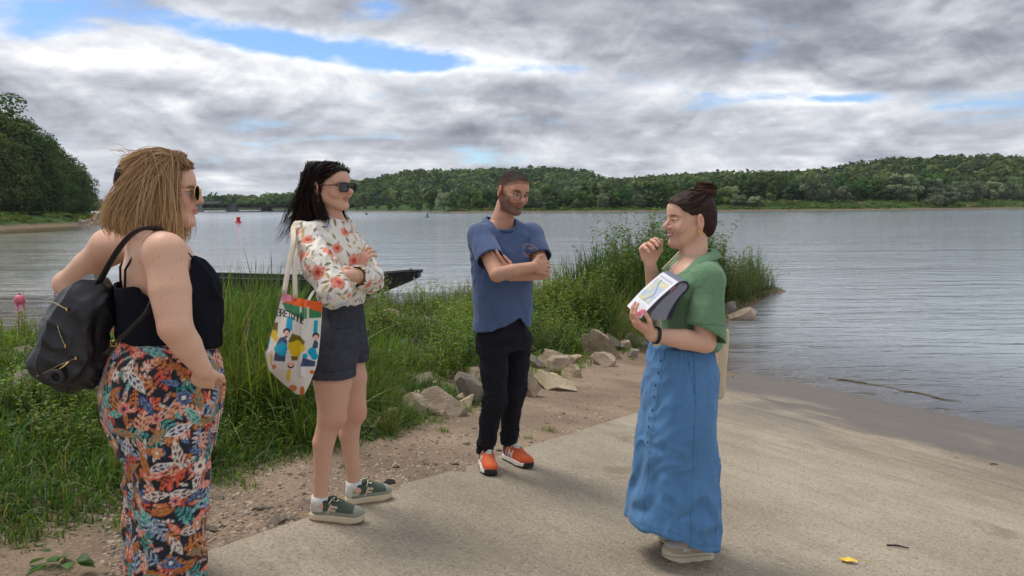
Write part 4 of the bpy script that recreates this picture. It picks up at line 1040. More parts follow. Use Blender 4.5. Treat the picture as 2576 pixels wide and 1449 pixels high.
# the grass carpet of the left bank, front to back
def carpet(name, n, cx, label, hfun, cols, W, segs, seed, dry=.06, wind=(.10, -.05), droop=(.3, .9), tilt=.45, edge=.0, ymax=30, clump=.35):
    rs = np.random.default_rng(seed)
    q = np.c_[rs.uniform(cx[0], cx[1], n*4), rs.uniform(cx[2], cx[3], n*4)]
    sv = poly_sd(q[:, 0], q[:, 1], VEG)
    k = (sv > edge) & (vnoise(q, 1.1, seed) > rs.uniform(-.9, -.9+2*clump, len(q))) & (np.abs(q[:, 0]) < q[:, 1]*.74+.6)
    q, sv = q[k][:n], sv[k][:n]; n = len(q)
    vx = 1288 + q[:, 0]/q[:, 1]*1866.6
    h = hfun(vx, sv, q)*rs.uniform(.55, 1.2, n)
    base = np.c_[q, ground_z(q[:, 0], q[:, 1])-.02]
    L = Leaves(); c = greens(n, *cols, dry, rs=rs)*(1+.35*vnoise(q, .8, seed+1))[:, None]
    L.add(base, rand_dirs(n, tilt, rs, wind), h, W*rs.uniform(.6, 1.4, n)*np.clip(q[:, 1]/5, .8, 2.5), rs.uniform(*droop, n), c, segs, rs=rs)
    me = L.data(name); o = link(name, me, M_grass); tag(o, label, 'grass', kind='stuff'); return o
def h_left(vx, sv, q):
    t = .46 + .55*np.exp(-((vx-640)/150)**2) + .12*np.exp(-((vx-960)/90)**2)
    return (t*smooth01(sv, -.1, 1.0)*.9 + .10)*np.interp(vx, [100, 420], [.55, 1])
carpet('long_grass', 36000, (-8, -.9, 3, 11), 'long green grass covering the bank behind the women', h_left, G_SEDGE, .010, 4, 91)
carpet('grass', 36000, (-6, 0.2, 2.2, 6.5), 'short bright grass at the front edge of the bank', lambda vx, sv, q: .33*np.ones(len(q))*smooth01(sv, -.25, .5), ((.055, .110, .020), (.105, .180, .040)), .010, 3, 92, .08, edge=-.16, tilt=.7, clump=.25)
carpet('grass', 14000, (-6, 7.2, 6.5, 20), 'weedy grass between the rocks along the spit', lambda vx, sv, q: .20+.28*smooth01(sv, 0, 1.2), G_LEAF, .010, 4, 93, .10, tilt=.6, edge=.05)
# green scrub on the left spit and the far verge
def scrub(name, pts, rad, leaves, leaf, seed, label, cols):
    rs = np.random.default_rng(seed); n = len(pts)
    d = rs.normal(size=(n, leaves, 3)); d[..., 2] = np.abs(d[..., 2]); d /= np.linalg.norm(d, axis=2)[..., None]
    r = rad*rs.uniform(.5, 1.3, n)
    c = pts[:, None]+d*(r[:, None]*rs.uniform(.6, 1.1, (n, leaves)))[..., None]*[1.4, 1.4, .8]
    nn = d+rs.normal(0, .5, d.shape); nn /= np.linalg.norm(nn, axis=2)[..., None]
    A = np.cross(nn, rs.normal(size=d.shape)); A /= np.linalg.norm(A, axis=2)[..., None]; B = np.cross(nn, A); s = leaf*rs.uniform(.6, 1.3, (n, leaves))[..., None]
    V = np.stack([c-A*s*.6, c+B*s*.4, c+A*s*.6, c-B*s*.4], 2).reshape(-1, 3)
    C = np.repeat(np.repeat(greens(n, *cols, .05, rs=rs)[:, None], leaves, 1).reshape(-1, 3)*rs.uniform(.8, 1.2, (n*leaves, 1)), 4, 0)
    tag(build(name, V, np.arange(len(V)).reshape(-1, 4), M_hillwood, None, False, C), label, 'scrub', kind='stuff')
def strip_pts(L, Nn, n, o0, o1, zf, seed, lim):
    rs = np.random.default_rng(seed); i = rs.integers(0, len(L)-1, n*3); f = rs.random((n*3, 1)); o = rs.uniform(o0, o1, n*3)
    p = L[i]*(1-f)+L[i+1]*f + Nn[i]*o[:, None]
    vx = 1288+p[:, 0]/p[:, 1]*1866; k = (vx > lim[0]) & (vx < lim[1]) & (p[:, 1] > 20)
    p, o = p[k][:n], o[k][:n]; return np.c_[p, zf(o)]
scrub('scrub', strip_pts(LSL, LSN, 700, 2.6, 16, lambda o: np.interp(o, [0, 3, 6.5, 12, 24], [0, .65, 1.4, 1.8, 2.1]), 1, (-80, 300)), .55, 40, .40, 71, 'low green scrub on the left spit', ((.05, .09, .02), (.09, .15, .03)))
scrub('scrub', strip_pts(FBL, FBN, 1500, 3, 30, lambda o: np.interp(o, [0, 2, 6, 14, 26, 50], [0, .2, 1.0, 2.4, 3.2, 3.6]), 2, (1150, 2700)), 1.0, 26, .75, 72, 'green weeds and scrub along the far bank', ((.045, .085, .02), (.08, .135, .03)))
# ------------------------------------------------------------------ distance-field modelling for bodies and clothes
def smin(a, b, k):
    if k <= 0: return np.minimum(a, b)
    h = np.clip(.5+.5*(b-a)/k, 0, 1); return b*(1-h)+a*h - k*h*(1-h)
class Sdf:
    def __init__(s): s.ops = []
    def _add(s, fn, lo, hi, k, sub=False): s.ops.append((fn, np.asarray(lo, float), np.asarray(hi, float), k, sub)); return s
    def cone(s, a, b, ra, rb, k=.02, sub=False):
        a, b = np.asarray(a, float), np.asarray(b, float); e = b-a; L2 = e@e+1e-12
        def fn(X, Y, Z):
            t = np.clip(((X-a[0])*e[0]+(Y-a[1])*e[1]+(Z-a[2])*e[2])/L2, 0, 1)
            return np.sqrt((X-a[0]-e[0]*t)**2+(Y-a[1]-e[1]*t)**2+(Z-a[2]-e[2]*t)**2) - (ra+(rb-ra)*t)
        r = max(ra, rb); return s._add(fn, np.minimum(a, b)-r, np.maximum(a, b)+r, k, sub)
    def chain(s, pts, rad, k=.02, k2=None):
        for i in range(len(pts)-1): s.cone(pts[i], pts[i+1], rad[i], rad[i+1], k if i == 0 or k2 is None else k2)
        return s
    def ell(s, c, r, k=.02, Rm=None, sub=False):
        c, r = np.asarray(c, float), np.asarray(r, float)
        def fn(X, Y, Z):
            x, y, z = X-c[0], Y-c[1], Z-c[2]
            if Rm is not None: x, y, z = (x*Rm[0][0]+y*Rm[1][0]+z*Rm[2][0], x*Rm[0][1]+y*Rm[1][1]+z*Rm[2][1], x*Rm[0][2]+y*Rm[1][2]+z*Rm[2][2])
            k0 = np.sqrt((x/r[0])**2+(y/r[1])**2+(z/r[2])**2); k1 = np.sqrt((x/r[0]**2)**2+(y/r[1]**2)**2+(z/r[2]**2)**2)+1e-6
            return k0*(k0-1)/k1
        R0 = r.max() if Rm is not None else r
        return s._add(fn, c-R0, c+R0, k, sub)
    def loft(s, secs, k=.02, n=2.0, rot=None):
        """upright stack of ellipses: rows z, cx, cy, rx, ry"""
        q = np.asarray(secs, float); q = q[np.argsort(q[:, 0])]
        # smooth the rows
        zz = np.linspace(q[0, 0], q[-1, 0], 80); c = [np.interp(zz, q[:, 0], q[:, i]) for i in range(1, 5)]
        for _ in range(6): c = [np.r_[v[0], (v[:-2]+2*v[1:-1]+v[2:])/4, v[-1]] for v in c]
        def fn(X, Y, Z):
            Z_ = np.asarray(Z); cx, cy, rx, ry = [np.interp(Z_, zz, v) for v in c]
            x, y = X-cx, Y-cy
            k0 = (np.abs(x/rx)**n+np.abs(y/ry)**n)**(1/n); k1 = np.sqrt((x/rx**2)**2+(y/ry**2)**2)+1e-6
            k0e = np.sqrt((x/rx)**2+(y/ry)**2)+1e-9
            d = (k0-1)*k0e/k1
            return np.maximum(d, np.maximum(Z_-q[-1, 0], q[0, 0]-Z_))
        m = np.array([q[:, 1].min()-q[:, 3].max(), q[:, 2].min()-q[:, 4].max(), q[0, 0]]); M = np.array([q[:, 1].max()+q[:, 3].max(), q[:, 2].max()+q[:, 4].max(), q[-1, 0]])
        return s._add(fn, m, M, k)
    def box(s, c, half, rad=.01, k=.01, Rm=None, sub=False):
        c, half = np.asarray(c, float), np.asarray(half, float)-rad
        def fn(X, Y, Z):
            x, y, z = X-c[0], Y-c[1], Z-c[2]
            if Rm is not None: x, y, z = (x*Rm[0][0]+y*Rm[1][0]+z*Rm[2][0], x*Rm[0][1]+y*Rm[1][1]+z*Rm[2][1], x*Rm[0][2]+y*Rm[1][2]+z*Rm[2][2])
            ax, ay, az = np.abs(x)-half[0], np.abs(y)-half[1], np.abs(z)-half[2]
            return np.sqrt(np.maximum(ax, 0)**2+np.maximum(ay, 0)**2+np.maximum(az, 0)**2)+np.minimum(np.maximum(ax, np.maximum(ay, az)), 0)-rad
        R0 = np.linalg.norm(half)+rad; return s._add(fn, c-R0, c+R0, k, sub)
    def frame(s, other, Rm, c, sc=1.0):
        """take another field's shapes through a rotation, scale and shift"""
        Rm = np.asarray(Rm, float); c = np.asarray(c, float); sv = np.broadcast_to(np.asarray(sc, float), (3,)); sm = float(sv.min())
        for fn, lo, hi, k, sub in other.ops:
            cor = np.array([[x, y, z] for x in (lo[0], hi[0]) for y in (lo[1], hi[1]) for z in (lo[2], hi[2])])*sv@Rm.T+c
            def g(X, Y, Z, fn=fn):
                x, y, z = X-c[0], Y-c[1], Z-c[2]
                return sm*fn((x*Rm[0, 0]+y*Rm[1, 0]+z*Rm[2, 0])/sv[0], (x*Rm[0, 1]+y*Rm[1, 1]+z*Rm[2, 1])/sv[1], (x*Rm[0, 2]+y*Rm[1, 2]+z*Rm[2, 2])/sv[2])
            s._add(g, cor.min(0), cor.max(0), k*sm, sub)
        return s
    def bounds(s):
        return np.min([o[1] for o in s.ops if not o[4]], 0)-.012, np.max([o[2] for o in s.ops if not o[4]], 0)+.012
    def grid(s, lo, hi, h):
        ax = [np.arange(lo[i], hi[i]+h, h) for i in range(3)]
        D = np.full([len(a) for a in ax], .5, np.float32)
        for fn, l, u, k, sub in s.ops:
            pad = k+4*h+.008
            sl = [slice(max(0, int((l[i]-pad-lo[i])/h)), max(0, min(len(ax[i]), int((u[i]+pad-lo[i])/h)+2))) for i in range(3)]
            if any(q.stop <= q.start for q in sl): continue
            X, Y, Z = ax[0][sl[0]][:, None, None], ax[1][sl[1]][None, :, None], ax[2][sl[2]][None, None, :]
            d = fn(X, Y, Z); cur = D[tuple(sl)]
            D[tuple(sl)] = -smin(-cur, d, k) if sub else smin(cur, d, k)
        return D, ax
    def mesh(s, h, lo=None, hi=None, cut=None):
        """cut: function of X,Y,Z, positive outside; the caps it makes are removed"""
        if lo is None: lo, hi = s.bounds()
        D, ax = s.grid(lo, hi, h)
        if cut is not None:
            Cc = cut(ax[0][:, None, None], ax[1][None, :, None], ax[2][None, None, :]).astype(np.float32)
            Cc = np.broadcast_to(Cc, D.shape); V, F = surface_nets(np.maximum(D, Cc), lo, h)
            c = V[F].mean(1); ii = np.clip(((c-lo)/h).round().astype(int), 0, np.array(D.shape)-1)
            keep = D[ii[:, 0], ii[:, 1], ii[:, 2]] > -1.25*h
            keep |= Cc[ii[:, 0], ii[:, 1], ii[:, 2]] < -2*h
            F = F[keep]; V, F = compact(V, F)
        else: V, F = surface_nets(D, lo, h)
        return V, F
def compact(V, F):
    u = np.unique(F); m = -np.ones(len(V), int); m[u] = np.arange(len(u)); return V[u], m[F]
def surface_nets(D, lo, h):
    S = D < 0; n = np.array(D.shape)
    c = [(x, y, z) for x in (0, 1) for y in (0, 1) for z in (0, 1)]
    sh = lambda A, o: A[o[0]:n[0]-1+o[0], o[1]:n[1]-1+o[1], o[2]:n[2]-1+o[2]]
    cnt = sum(sh(S, o).astype(np.int8) for o in c)
    act = (cnt > 0) & (cnt < 8); idx = np.argwhere(act); m = len(idx)
    vid = np.full(act.shape, -1, np.int32); vid[act] = np.arange(m)
    val = np.stack([D[idx[:, 0]+o[0], idx[:, 1]+o[1], idx[:, 2]+o[2]] for o in c], 1)
    acc = np.zeros((m, 3)); w = np.zeros(m)
    for i in range(8):
        for j in range(i+1, 8):
            if sum(abs(a-b) for a, b in zip(c[i], c[j])) != 1: continue
            a, b = val[:, i], val[:, j]; x = (a < 0) != (b < 0)
            t = np.where(x, a/(a-b+1e-12), 0)
            acc += np.where(x[:, None], np.array(c[i])+(np.array(c[j])-np.array(c[i]))*t[:, None], 0); w += x
    V = np.asarray(lo) + (idx + acc/w[:, None])*h
    F = []
    for ax in range(3):
        a1, a2 = (ax+1) % 3, (ax+2) % 3
        A = [slice(None)]*3; B = [slice(None)]*3
        A[ax] = slice(0, n[ax]-1); B[ax] = slice(1, n[ax])
        e = S[tuple(A)] != S[tuple(B)]; ii = np.argwhere(e)
        ok = (ii[:, a1] > 0) & (ii[:, a1] < n[a1]-1) & (ii[:, a2] > 0) & (ii[:, a2] < n[a2]-1); ii = ii[ok]
        if not len(ii): continue
        s0 = S[ii[:, 0], ii[:, 1], ii[:, 2]]
        q = []
        for d1, d2 in ((0, 0), (-1, 0), (-1, -1), (0, -1)):
            j = ii.copy(); j[:, a1] += d1; j[:, a2] += d2; q.append(vid[j[:, 0], j[:, 1], j[:, 2]])
        q = np.stack(q, 1); q[~s0] = q[~s0][:, ::-1]; F.append(q)
    F = np.concatenate(F); return V, F[(F >= 0).all(1)]
def normals(V, F):
    nf = np.cross(V[F[:, 2]]-V[F[:, 0]], V[F[:, 3]]-V[F[:, 1]]); nv = np.zeros_like(V)
    for i in range(4): np.add.at(nv, F[:, i], nf)
    return nv/(np.linalg.norm(nv, axis=1)[:, None]+1e-12)
def relax(V, F, it=1, lam=.5):
    for _ in range(it):
        acc = np.zeros_like(V); w = np.zeros(len(V))
        for a, b in ((0, 1), (1, 2), (2, 3), (3, 0)):
            np.add.at(acc, F[:, a], V[F[:, b]]); np.add.at(w, F[:, a], 1); np.add.at(acc, F[:, b], V[F[:, a]]); np.add.at(w, F[:, b], 1)
        V = V + lam*(acc/np.maximum(w, 1)[:, None]-V)
    return V
def folds(V, F, u, long=3.0, across=16.0, amp=.005, seed=1, mask=None):
    """ridges that run along direction u, pushed out along the normals"""
    u = np.asarray(u, float); u /= np.linalg.norm(u)
    a = np.cross(u, [.3, .8, .5]); a /= np.linalg.norm(a); b = np.cross(u, a)
    q = np.c_[V@u*long, V@a*across, V@b*across]
    w = np.c_[vnoise(V, 5, seed+3, 2), vnoise(V, 5, seed+4, 2), vnoise(V, 5, seed+5, 2)]
    q = q + w*1.2
    d = 1-2*np.abs(vnoise(q, 1.0, seed, 2)); d = d*np.abs(d)**.3
    if mask is not None: d = d*mask
    return V + normals(V, F)*(amp*(d-.35))[:, None]

def rotz(a): return np.array([[math.cos(a), -math.sin(a), 0], [math.sin(a), math.cos(a), 0], [0, 0, 1]])
def rotx(a): return np.array([[1, 0, 0], [0, math.cos(a), -math.sin(a)], [0, math.sin(a), math.cos(a)]])
def roty(a): return np.array([[math.cos(a), 0, math.sin(a)], [0, 1, 0], [-math.sin(a), 0, math.cos(a)]])
def axes(fwd, up):
    """columns right, forward, up"""
    f = np.asarray(fwd, float)/np.linalg.norm(fwd); r = np.cross(f, up); r /= np.linalg.norm(r); return np.c_[r, f, np.cross(r, f)]

class Person:
    def __init__(s, name, label, origin, fwd):
        s.o = np.asarray(origin, float); s.th = math.atan2(-fwd[0], fwd[1]); s.Rw = rotz(s.th)
        s.root = empty('person', origin, s.th); tag(s.root, label, 'person')
    def loc(s, w): return (np.asarray(w)-s.o)@s.Rw
    def L(s, sx, sy, Y): return s.loc(atS(sx, sy, Y))
    def Z(s, sx, sy, Y): return float(s.L(sx, sy, Y)[2])
    def D(s, v): return np.asarray(v, float)@s.Rw              # world direction to local
    def add(s, name, V, F, m, C=None, parent=None, smooth=True): return build(name, V, F, m, parent or s.root, smooth, C)

SKIN = np.array(lin(206, 160, 138))
def head_field(jaw=1.0, nose=1.0, chin=1.0, smile=0.0, fem=True):
    """a head facing +y, origin midway between the eyes' height and the ears; about 0.235 high"""
    H = Sdf()
    H.ell((0, -.018, .030), (.0745, .096, .088), .01)
    H.ell((0, .020, -.030), (.060*jaw, .072, .082), .03)
    for s in (-1, 1):
        H.cone((s*.056*jaw, -.004, -.045), (s*.020, .066*chin, -.096), .019, .016, .025)
        H.ell((s*.038, .058, -.024), (.026, .026, .026), .02)
        if smile: H.ell((s*.042, .064, -.036), (.018, .016, .015), .015)
        H.cone((s*.010, .083, .024), (s*.045, .066, .024), .010 if not fem else .0075, .008, .018)
    H.ell((0, .072*chin, -.098), (.021, .018, .016), .022)
    H.ell((0, .060, .055), (.048, .032, .036), .03)
    for s in (-1, 1):
        H.ell((s*.031, .096, .003), (.017, .018, .012), .014, None, True)
        H.ell((s*.031, .0735, .003), (.0135, .0135, .0125), .003)
        H.cone((s*.018, .0860, .0085), (s*.044, .0795, .0075), .0036, .0034, .004)     # upper lid
        H.cone((s*.019, .0835, -.0050), (s*.042, .0785, -.0045), .0030, .0028, .004)
    H.cone((0, .084, .012), (0, .084+.027*nose, -.022), .0065, .0105, .010)
    H.ell((0, .104+.006*nose, -.025), (.011, .010, .009), .006)
    for s in (-1, 1): H.ell((s*.0125, .094, -.028), (.0085, .011, .0085), .006)
    for s in (-1, 1):
        H.ell((s*.007, .099, -.036), (.0035, .005, .003), .003, None, True)
        H.cone((0, .0930, -.0515), (s*.023, .080-smile*.004, -.054+smile*.005), .0058, .0030, .006)
        H.cone((0, .0920, -.0625), (s*.020, .080-smile*.004, -.058+smile*.005), .0070, .0030, .006)
    H.cone((-.022, .0905-smile*.004, -.0565+smile*.004), (0, .1000, -.0572), .0018, .0020, .004, True)
    H.cone((.022, .0905-smile*.004, -.0565+smile*.004), (0, .1000, -.0572), .0018, .0020, .004, True)
    for s in (-1, 1):                                             # ears
        Rm = rotz(-s*.45)@rotx(-.15)
        H.ell((s*.0835, -.012, -.006), (.0085, .020, .034), .006, Rm)
        H.ell((s*.0815, -.006, -.030), (.0075, .011, .013), .006, Rm)
        H.ell((s*.0930, -.009, -.003), (.0060, .0110, .021), .004, Rm, True)
    return H
def ell_mask(q, c, r): return ((q[:, 0]-c[0])/r[0])**2+((q[:, 2]-c[1])/r[1])**2
def paint_head(q, C, lips, brow, iris, open_eyes=True, beard=0.0, brow_w=1.0, smile=0.0, teeth=False):
    """q: head-frame points; C is changed in place"""
    fr = q[:, 1] > .045
    def put(w, c): C[:] = C*(1-w[:, None])+np.asarray(c)*w[:, None]
    blush = sum(np.exp(-(((q[:, 0]-s*.042)/.024)**2+((q[:, 2]+.024)/.020)**2)) for s in (-1, 1))*fr
    put(blush*.28, np.array(lin(205, 128, 112)))
    put(np.exp(-((q[:, 0]/.018)**2+((q[:, 2]+.022)/.014)**2))*fr*.22, np.array(lin(208, 130, 116)))
    if beard:
        w = smooth01(q[:, 1], -.01, .02)*smooth01(-q[:, 2]-.018-.9*np.abs(q[:, 0])*0, .005, .03)*smooth01(-q[:, 2], .028, .045-.0)
        jawl = smooth01(-q[:, 2]-.030, 0, .02) + smooth01(np.abs(q[:, 0]), .052, .066)*smooth01(-q[:, 2], -.005, .02)
        w = np.clip(jawl, 0, 1)*(q[:, 1] > -.005)*(1-np.exp(-(((np.abs(q[:, 0])-.034)/.016)**2+((q[:, 2]+.030)/.018)**2)))
        must = np.exp(-((q[:, 0]/.024)**2+((q[:, 2]+.043)/.0055)**2))*fr
        w = np.clip(np.maximum(w*.95, must*.9), 0, 1)*np.clip(.88+.2*vnoise(q, 420, 4, 1), 0, 1)
        put(np.clip(w*beard, 0, 1)*smooth01(q[:, 2], -.125, -.105), np.array(lin(40, 36, 36)))
    sm = smile*.10
    z = q[:, 2] - np.abs(q[:, 0])**1.5*smile*1.4
    w = (smooth01(1-(((q[:, 0])/.0255)**2+((z+.0570)/.0120)**2), 0, .35))*fr*(q[:, 1] > .07)
    put(w*.85, lips)
    w = np.exp(-((z+.0572)/.0016)**2)*(np.abs(q[:, 0]) < .022)*fr
    put(w*.8, np.array(lips)*.25)
    if teeth:
        w = (smooth01(1-((q[:, 0]/.017)**2+((z+.0570)/.0042)**2), 0, .3))*fr; put(w, (.72, .66, .58))
    for s in (-1, 1):
        x, zz = q[:, 0]*s-.031, q[:, 2]
        m = smooth01(1-((x/.0145)**2+((zz-.0018)/.0058)**2), 0, .3)*fr
        if open_eyes:
            put(m, (.62, .58, .55)); put(smooth01(1-((x+.001)**2+(zz-.0018)**2)/.0058**2, 0, .25)*m, iris)
            put(smooth01(1-((x+.001)**2+(zz-.0018)**2)/.0030**2, 0, .3)*m, (.01, .01, .01))
        put(np.exp(-((x/.017)**4+((zz-.0078+x*x*14)/.0020)**2))*fr*.9, np.array(brow)*.35)
        put(np.exp(-((x/.016)**4+((zz+.0052-x*x*10)/.0016)**2))*fr*.35, np.array(brow)*.8)
        bx = x-.002; bz = zz-.0235+np.where(bx > .008, (bx-.008)*.35, -(bx-.008)*.06)
        put(np.clip(np.exp(-((bx/.0185)**4+(bz/(.0038*brow_w))**2))*fr*1.1, 0, 1)*(.8+.2*vnoise(q, 300, 9, 1)), brow)
    ear = (np.abs(q[:, 0]) > .073) & (q[:, 1] < .02) & (q[:, 2] < .04)
    put(ear*.25, np.array(lin(205, 118, 100)))

def hand_ops(B, wrist, d, palm_n, thumb_side, curls, spread=.10, sc=1.0, thumb=(.5, .5), k=.006, tip=None):
    """B: field; d: wrist-to-knuckle direction; palm_n: where the palm faces; thumb_side: direction of the thumb edge;
    curls: four (a,b,c) bends in radians from index to little finger"""
    d = np.asarray(d, float)/np.linalg.norm(d); n = np.asarray(palm_n, float); n = n-d*(n@d); n /= np.linalg.norm(n)
    t = np.cross(n, d); t = t if t@np.asarray(thumb_side) > 0 else -t
    w = np.asarray(wrist, float)
    Rm = np.c_[t, d, n]
    B.ell(w+d*.048*sc, np.array([.040, .054, .0165])*sc, .012, Rm); B.ell(w+d*.075*sc, np.array([.041, .028, .0145])*sc, .01, Rm)
    B.ell(w+d*.035*sc+t*.024*sc+n*.008*sc, np.array([.018, .032, .016])*sc, .01, Rm)
    lens = [(.042, .026, .022), (.046, .029, .023), (.043, .027, .022), (.034, .021, .019)]
    for i, (ls, cu) in enumerate(zip(lens, curls)):
        u = (1.5-i)
        p = w + d*(.086-.004*abs(u-.4))*sc + t*u*.0205*sc
        a = 0.0; sp = u*spread*.5
        dirv = d*math.cos(sp)+t*math.sin(sp); r = [.0098, .0090, .0082, .0072]
        for j, (l, c) in enumerate(zip(ls, cu)):
            a += c; v = dirv*math.cos(a)+n*math.sin(a); q = p+v*l*sc
            B.cone(p, q, r[j]*sc, r[j+1]*sc, .004 if j else k); p = q
    p = w + d*.022*sc + t*.030*sc + n*.006*sc
    v = d*.62+t*.72*(1-thumb[0]*.6)+n*thumb[0]*.8; v /= np.linalg.norm(v); q = p+v*.044*sc
    B.cone(p, q, .0130*sc, .0105*sc, .008)
    v = d*.80+t*(.35-thumb[1]*.6)+n*thumb[1]*.7; v /= np.linalg.norm(v); q2 = q+v*.030*sc; B.cone(q, q2, .0105*sc, .0092*sc, .004)
    q3 = q2+v*.022*sc+n*.004*thumb[1]; B.cone(q2, q3, .0092*sc, .0078*sc, .004)
    return B
def body_mesh(B, blocks, h=.0075, hf=.0031):
    """one skin: coarse everywhere, finer inside the blocks (head, hands)"""
    lo, hi = B.bounds(); V, F = B.mesh(h, lo, hi)
    for a, b in blocks:
        ins = ((V > np.asarray(a)+h*1.2) & (V < np.asarray(b)-h*1.2)).all(1); F = F[~ins[F].all(1)]
    V, F = compact(V, F); Vs, Fs, n = [V], [F], len(V)
    for a, b in blocks:
        v, f = B.mesh(hf, np.asarray(a, float), np.asarray(b, float)); Vs.append(v); Fs.append(f+n); n += len(v)
    return np.concatenate(Vs), np.concatenate(Fs)
def tubes3(Pt, rad, n=2):
    """many thin strands at once: Pt (k,m,3), rad (k,m)"""
    k, m, _ = Pt.shape; rad = rad*1.25; T = np.gradient(Pt, axis=1); T /= np.linalg.norm(T, axis=2)[..., None]+1e-9
    ref = np.random.default_rng(k).normal(size=(k, 1, 3)); A = np.cross(T, ref); A /= np.linalg.norm(A, axis=2)[..., None]+1e-9; Bn = np.cross(T, A)
    ang = np.arange(n)*2*np.pi/n
    V = Pt[:, :, None]+rad[..., None, None]*(np.cos(ang)[:, None]*A[:, :, None]+np.sin(ang)[:, None]*Bn[:, :, None])
    base = (np.arange(k)*m*n)[:, None, None, None]+(np.arange(m-1)*n)[None, :, None, None]
    i = np.arange(n if n > 2 else 1); q = np.stack([i, (i+1) % n, (i+1) % n+n, i+n], 1)
    return V.reshape(-1, 3), (base+q[None, None]).reshape(-1, 4)
def bez(ctrl, m=12):
    """(k,c,3) control points to smooth curves (k,m,3)"""
    t = np.linspace(0, 1, m)[None, :, None]; c = [ctrl[:, i][:, None] for i in range(ctrl.shape[1])]
    while len(c) > 1: c = [c[i]*(1-t)+c[i+1]*t for i in range(len(c)-1)]
    return c[0]
def strand_colors(k, m, n, base, tip, var, rs):
    t = np.linspace(0, 1, m)[None, :, None, None]; v = rs.uniform(1-var, 1+var, (k, 1, 1, 1))
    return (np.broadcast_to((np.array(base)*(1-t)+np.array(tip)*t)*v, (k, m, n, 3))).reshape(-1, 3)
def hair_mat(name, rough=.55):
    m, nt, b = new_mat(name); setc(nt, b, 'Base Color', attr(nt, 'Col')); setc(nt, b, 'Roughness', rough); setc(nt, b, 'Specular IOR Level', .16)
    b.inputs['Anisotropic'].default_value = .5; return m
M_hair = hair_mat('hair'); M_skin = painted('skin', .5, 0, 900, .35, 0, .22)
M_cloth = painted('cotton cloth', .88, .02, 900, .2, .15, 0, .55); M_denim = painted('denim', .85, .05, 1400, .2, .12, 0, .5); M_silk = painted('satin cloth', .6, .01, 900, .3, .1, 0, .5)
M_black = painted('matt black cloth', .92, .02, 900, .12, 0, 0, .6)
M_shoe = painted('trainer suede', .75, .03, 700, .3, .1); M_rub = painted('rubber sole', .6, .02, 300, .35)
M_gold = plain('gold metal', (.75, .50, .18), .25, 1.0); M_blackp = plain('black plastic', (.012, .011, .011), .22); M_lens = plain('dark lens', (.006, .007, .007), .06, 0, 0, 60, .8)

def shoe(P, heel, toe, style, L=.285, W=.1, ank=None, label=None):
    """heel and toe: world points on the ground; the upper is painted in the shoe's own frame"""
    heel, toe = np.asarray(heel, float), np.asarray(toe, float)
    nrm = np.array([-PA, -PB, 1.0]); nrm /= np.linalg.norm(nrm); Rm = axes(toe-heel, nrm)
    U = Sdf(); k = L/.285
    U.ell((0, .045, .050), (.036, .044, .052), .02); U.ell((0, .120, .048), (.040, .085, .048), .03); U.ell((0, .200, .036), (.045, .070, .036), .03); U.ell((.004, .232, .032), (.040, .044, .029), .02)
    U.cone((0, .050, .07), (0, .044, .105), .039, .040, .02); U.cone((0, .085, .085), (0, .120, .072), .034, .030, .03)
    cut = lambda X, Y, Z: np.maximum(Z-(.098-.25*np.abs(Y-.05)+.18*np.maximum(Y-.05, 0)), .018-Z)+0*X
    V, F = U.mesh(.0024, (-.065, -.02, .0), (.065, .295, .13), cut)
    S = Sdf(); th = style.get('sole', .030)
    foot = [(0, .044, .038), (0, .11, .039), (.002, .19, .047), (.004, .235, .041)]
    for i in range(3):
        a, b = foot[i], foot[i+1]
        S.cone((a[0], a[1], 0), (b[0], b[1], 0), a[2]+.004, b[2]+.004, .01)
    ops = S.ops; S2 = Sdf()
    for fn, lo, hi, kk, sub in ops:
        S2._add(lambda X, Y, Z, fn=fn: np.maximum(fn(X, Y, 0*Z)+0*Z, np.abs(Z-th/2-.020*np.clip((Y-.20)/.09, 0, 1)**2)-th/2), np.array(lo)*[1, 1, 0]+[0, 0, -.01], np.array(hi)*[1, 1, 0]+[0, 0, th+.03], kk, sub)
    Vs, Fs = S2.mesh(.003, (-.07, -.02, -.012), (.07, .30, .075)); Vs = relax(Vs, Fs, 1)
    lift = np.array([0, 0, th-.022])
    xf = lambda v: P.loc(heel + (v*k)@Rm.T)
    xu = lambda v: xf(v+lift)
    root = empty('shoe', (0, 0, 0), 0, P.root)
    if label: root['label'] = label
    build('upper', xu(V), F, M_shoe, root, True, style['upper'](V))
    build('sole', xf(Vs), Fs, M_rub, root, True, style['soleC'](Vs))
    # tongue and laces
    T = Sdf(); T.ell((0, .108, .088), (.022, .030, .022), .01, rotx(.75)); Vt, Ft = T.mesh(.003); build('tongue', xu(Vt), Ft, M_shoe, root, True, np.tile(style['tongue'], (len(Vt), 1)))
    top = lambda y: .0925 - np.clip((y-.10)/.09, 0, 1)*.026
    mb = MB()
    for j in range(5):
        y = .112+j*.017; z = top(y)+.004
        mb.tube([[-.020, y, z-.008], [-.010, y+.004, z], [.010, y+.008, z], [.022, y+.014, z-.009]], .0030, 6); mb.tube([[.020, y, z-.008], [.010, y+.004, z+.001], [-.010, y+.008, z+.001], [-.022, y+.014, z-.009]], .0030, 6)
    for s in (-1, 1):
        t = np.linspace(0, 2*np.pi, 14); mb.tube(np.c_[s*(.020+.020*np.cos(t)*.9), .112-.010*np.cos(t)+.006*np.sin(t), .098+.016*np.sin(t)-.012*(1+np.cos(t))*.6], .0026, 6)
        mb.tube([[s*.006, .112, .098], [s*.026, .126, .092], [s*.040, .140, .066]], .0024, 6)
    Vl = np.concatenate(mb.V); build('lace', xu(Vl), [np.concatenate(f) for f in mb.F.values()], M_shoe, root, True, np.tile(style['lace'], (len(Vl), 1)))
    return root

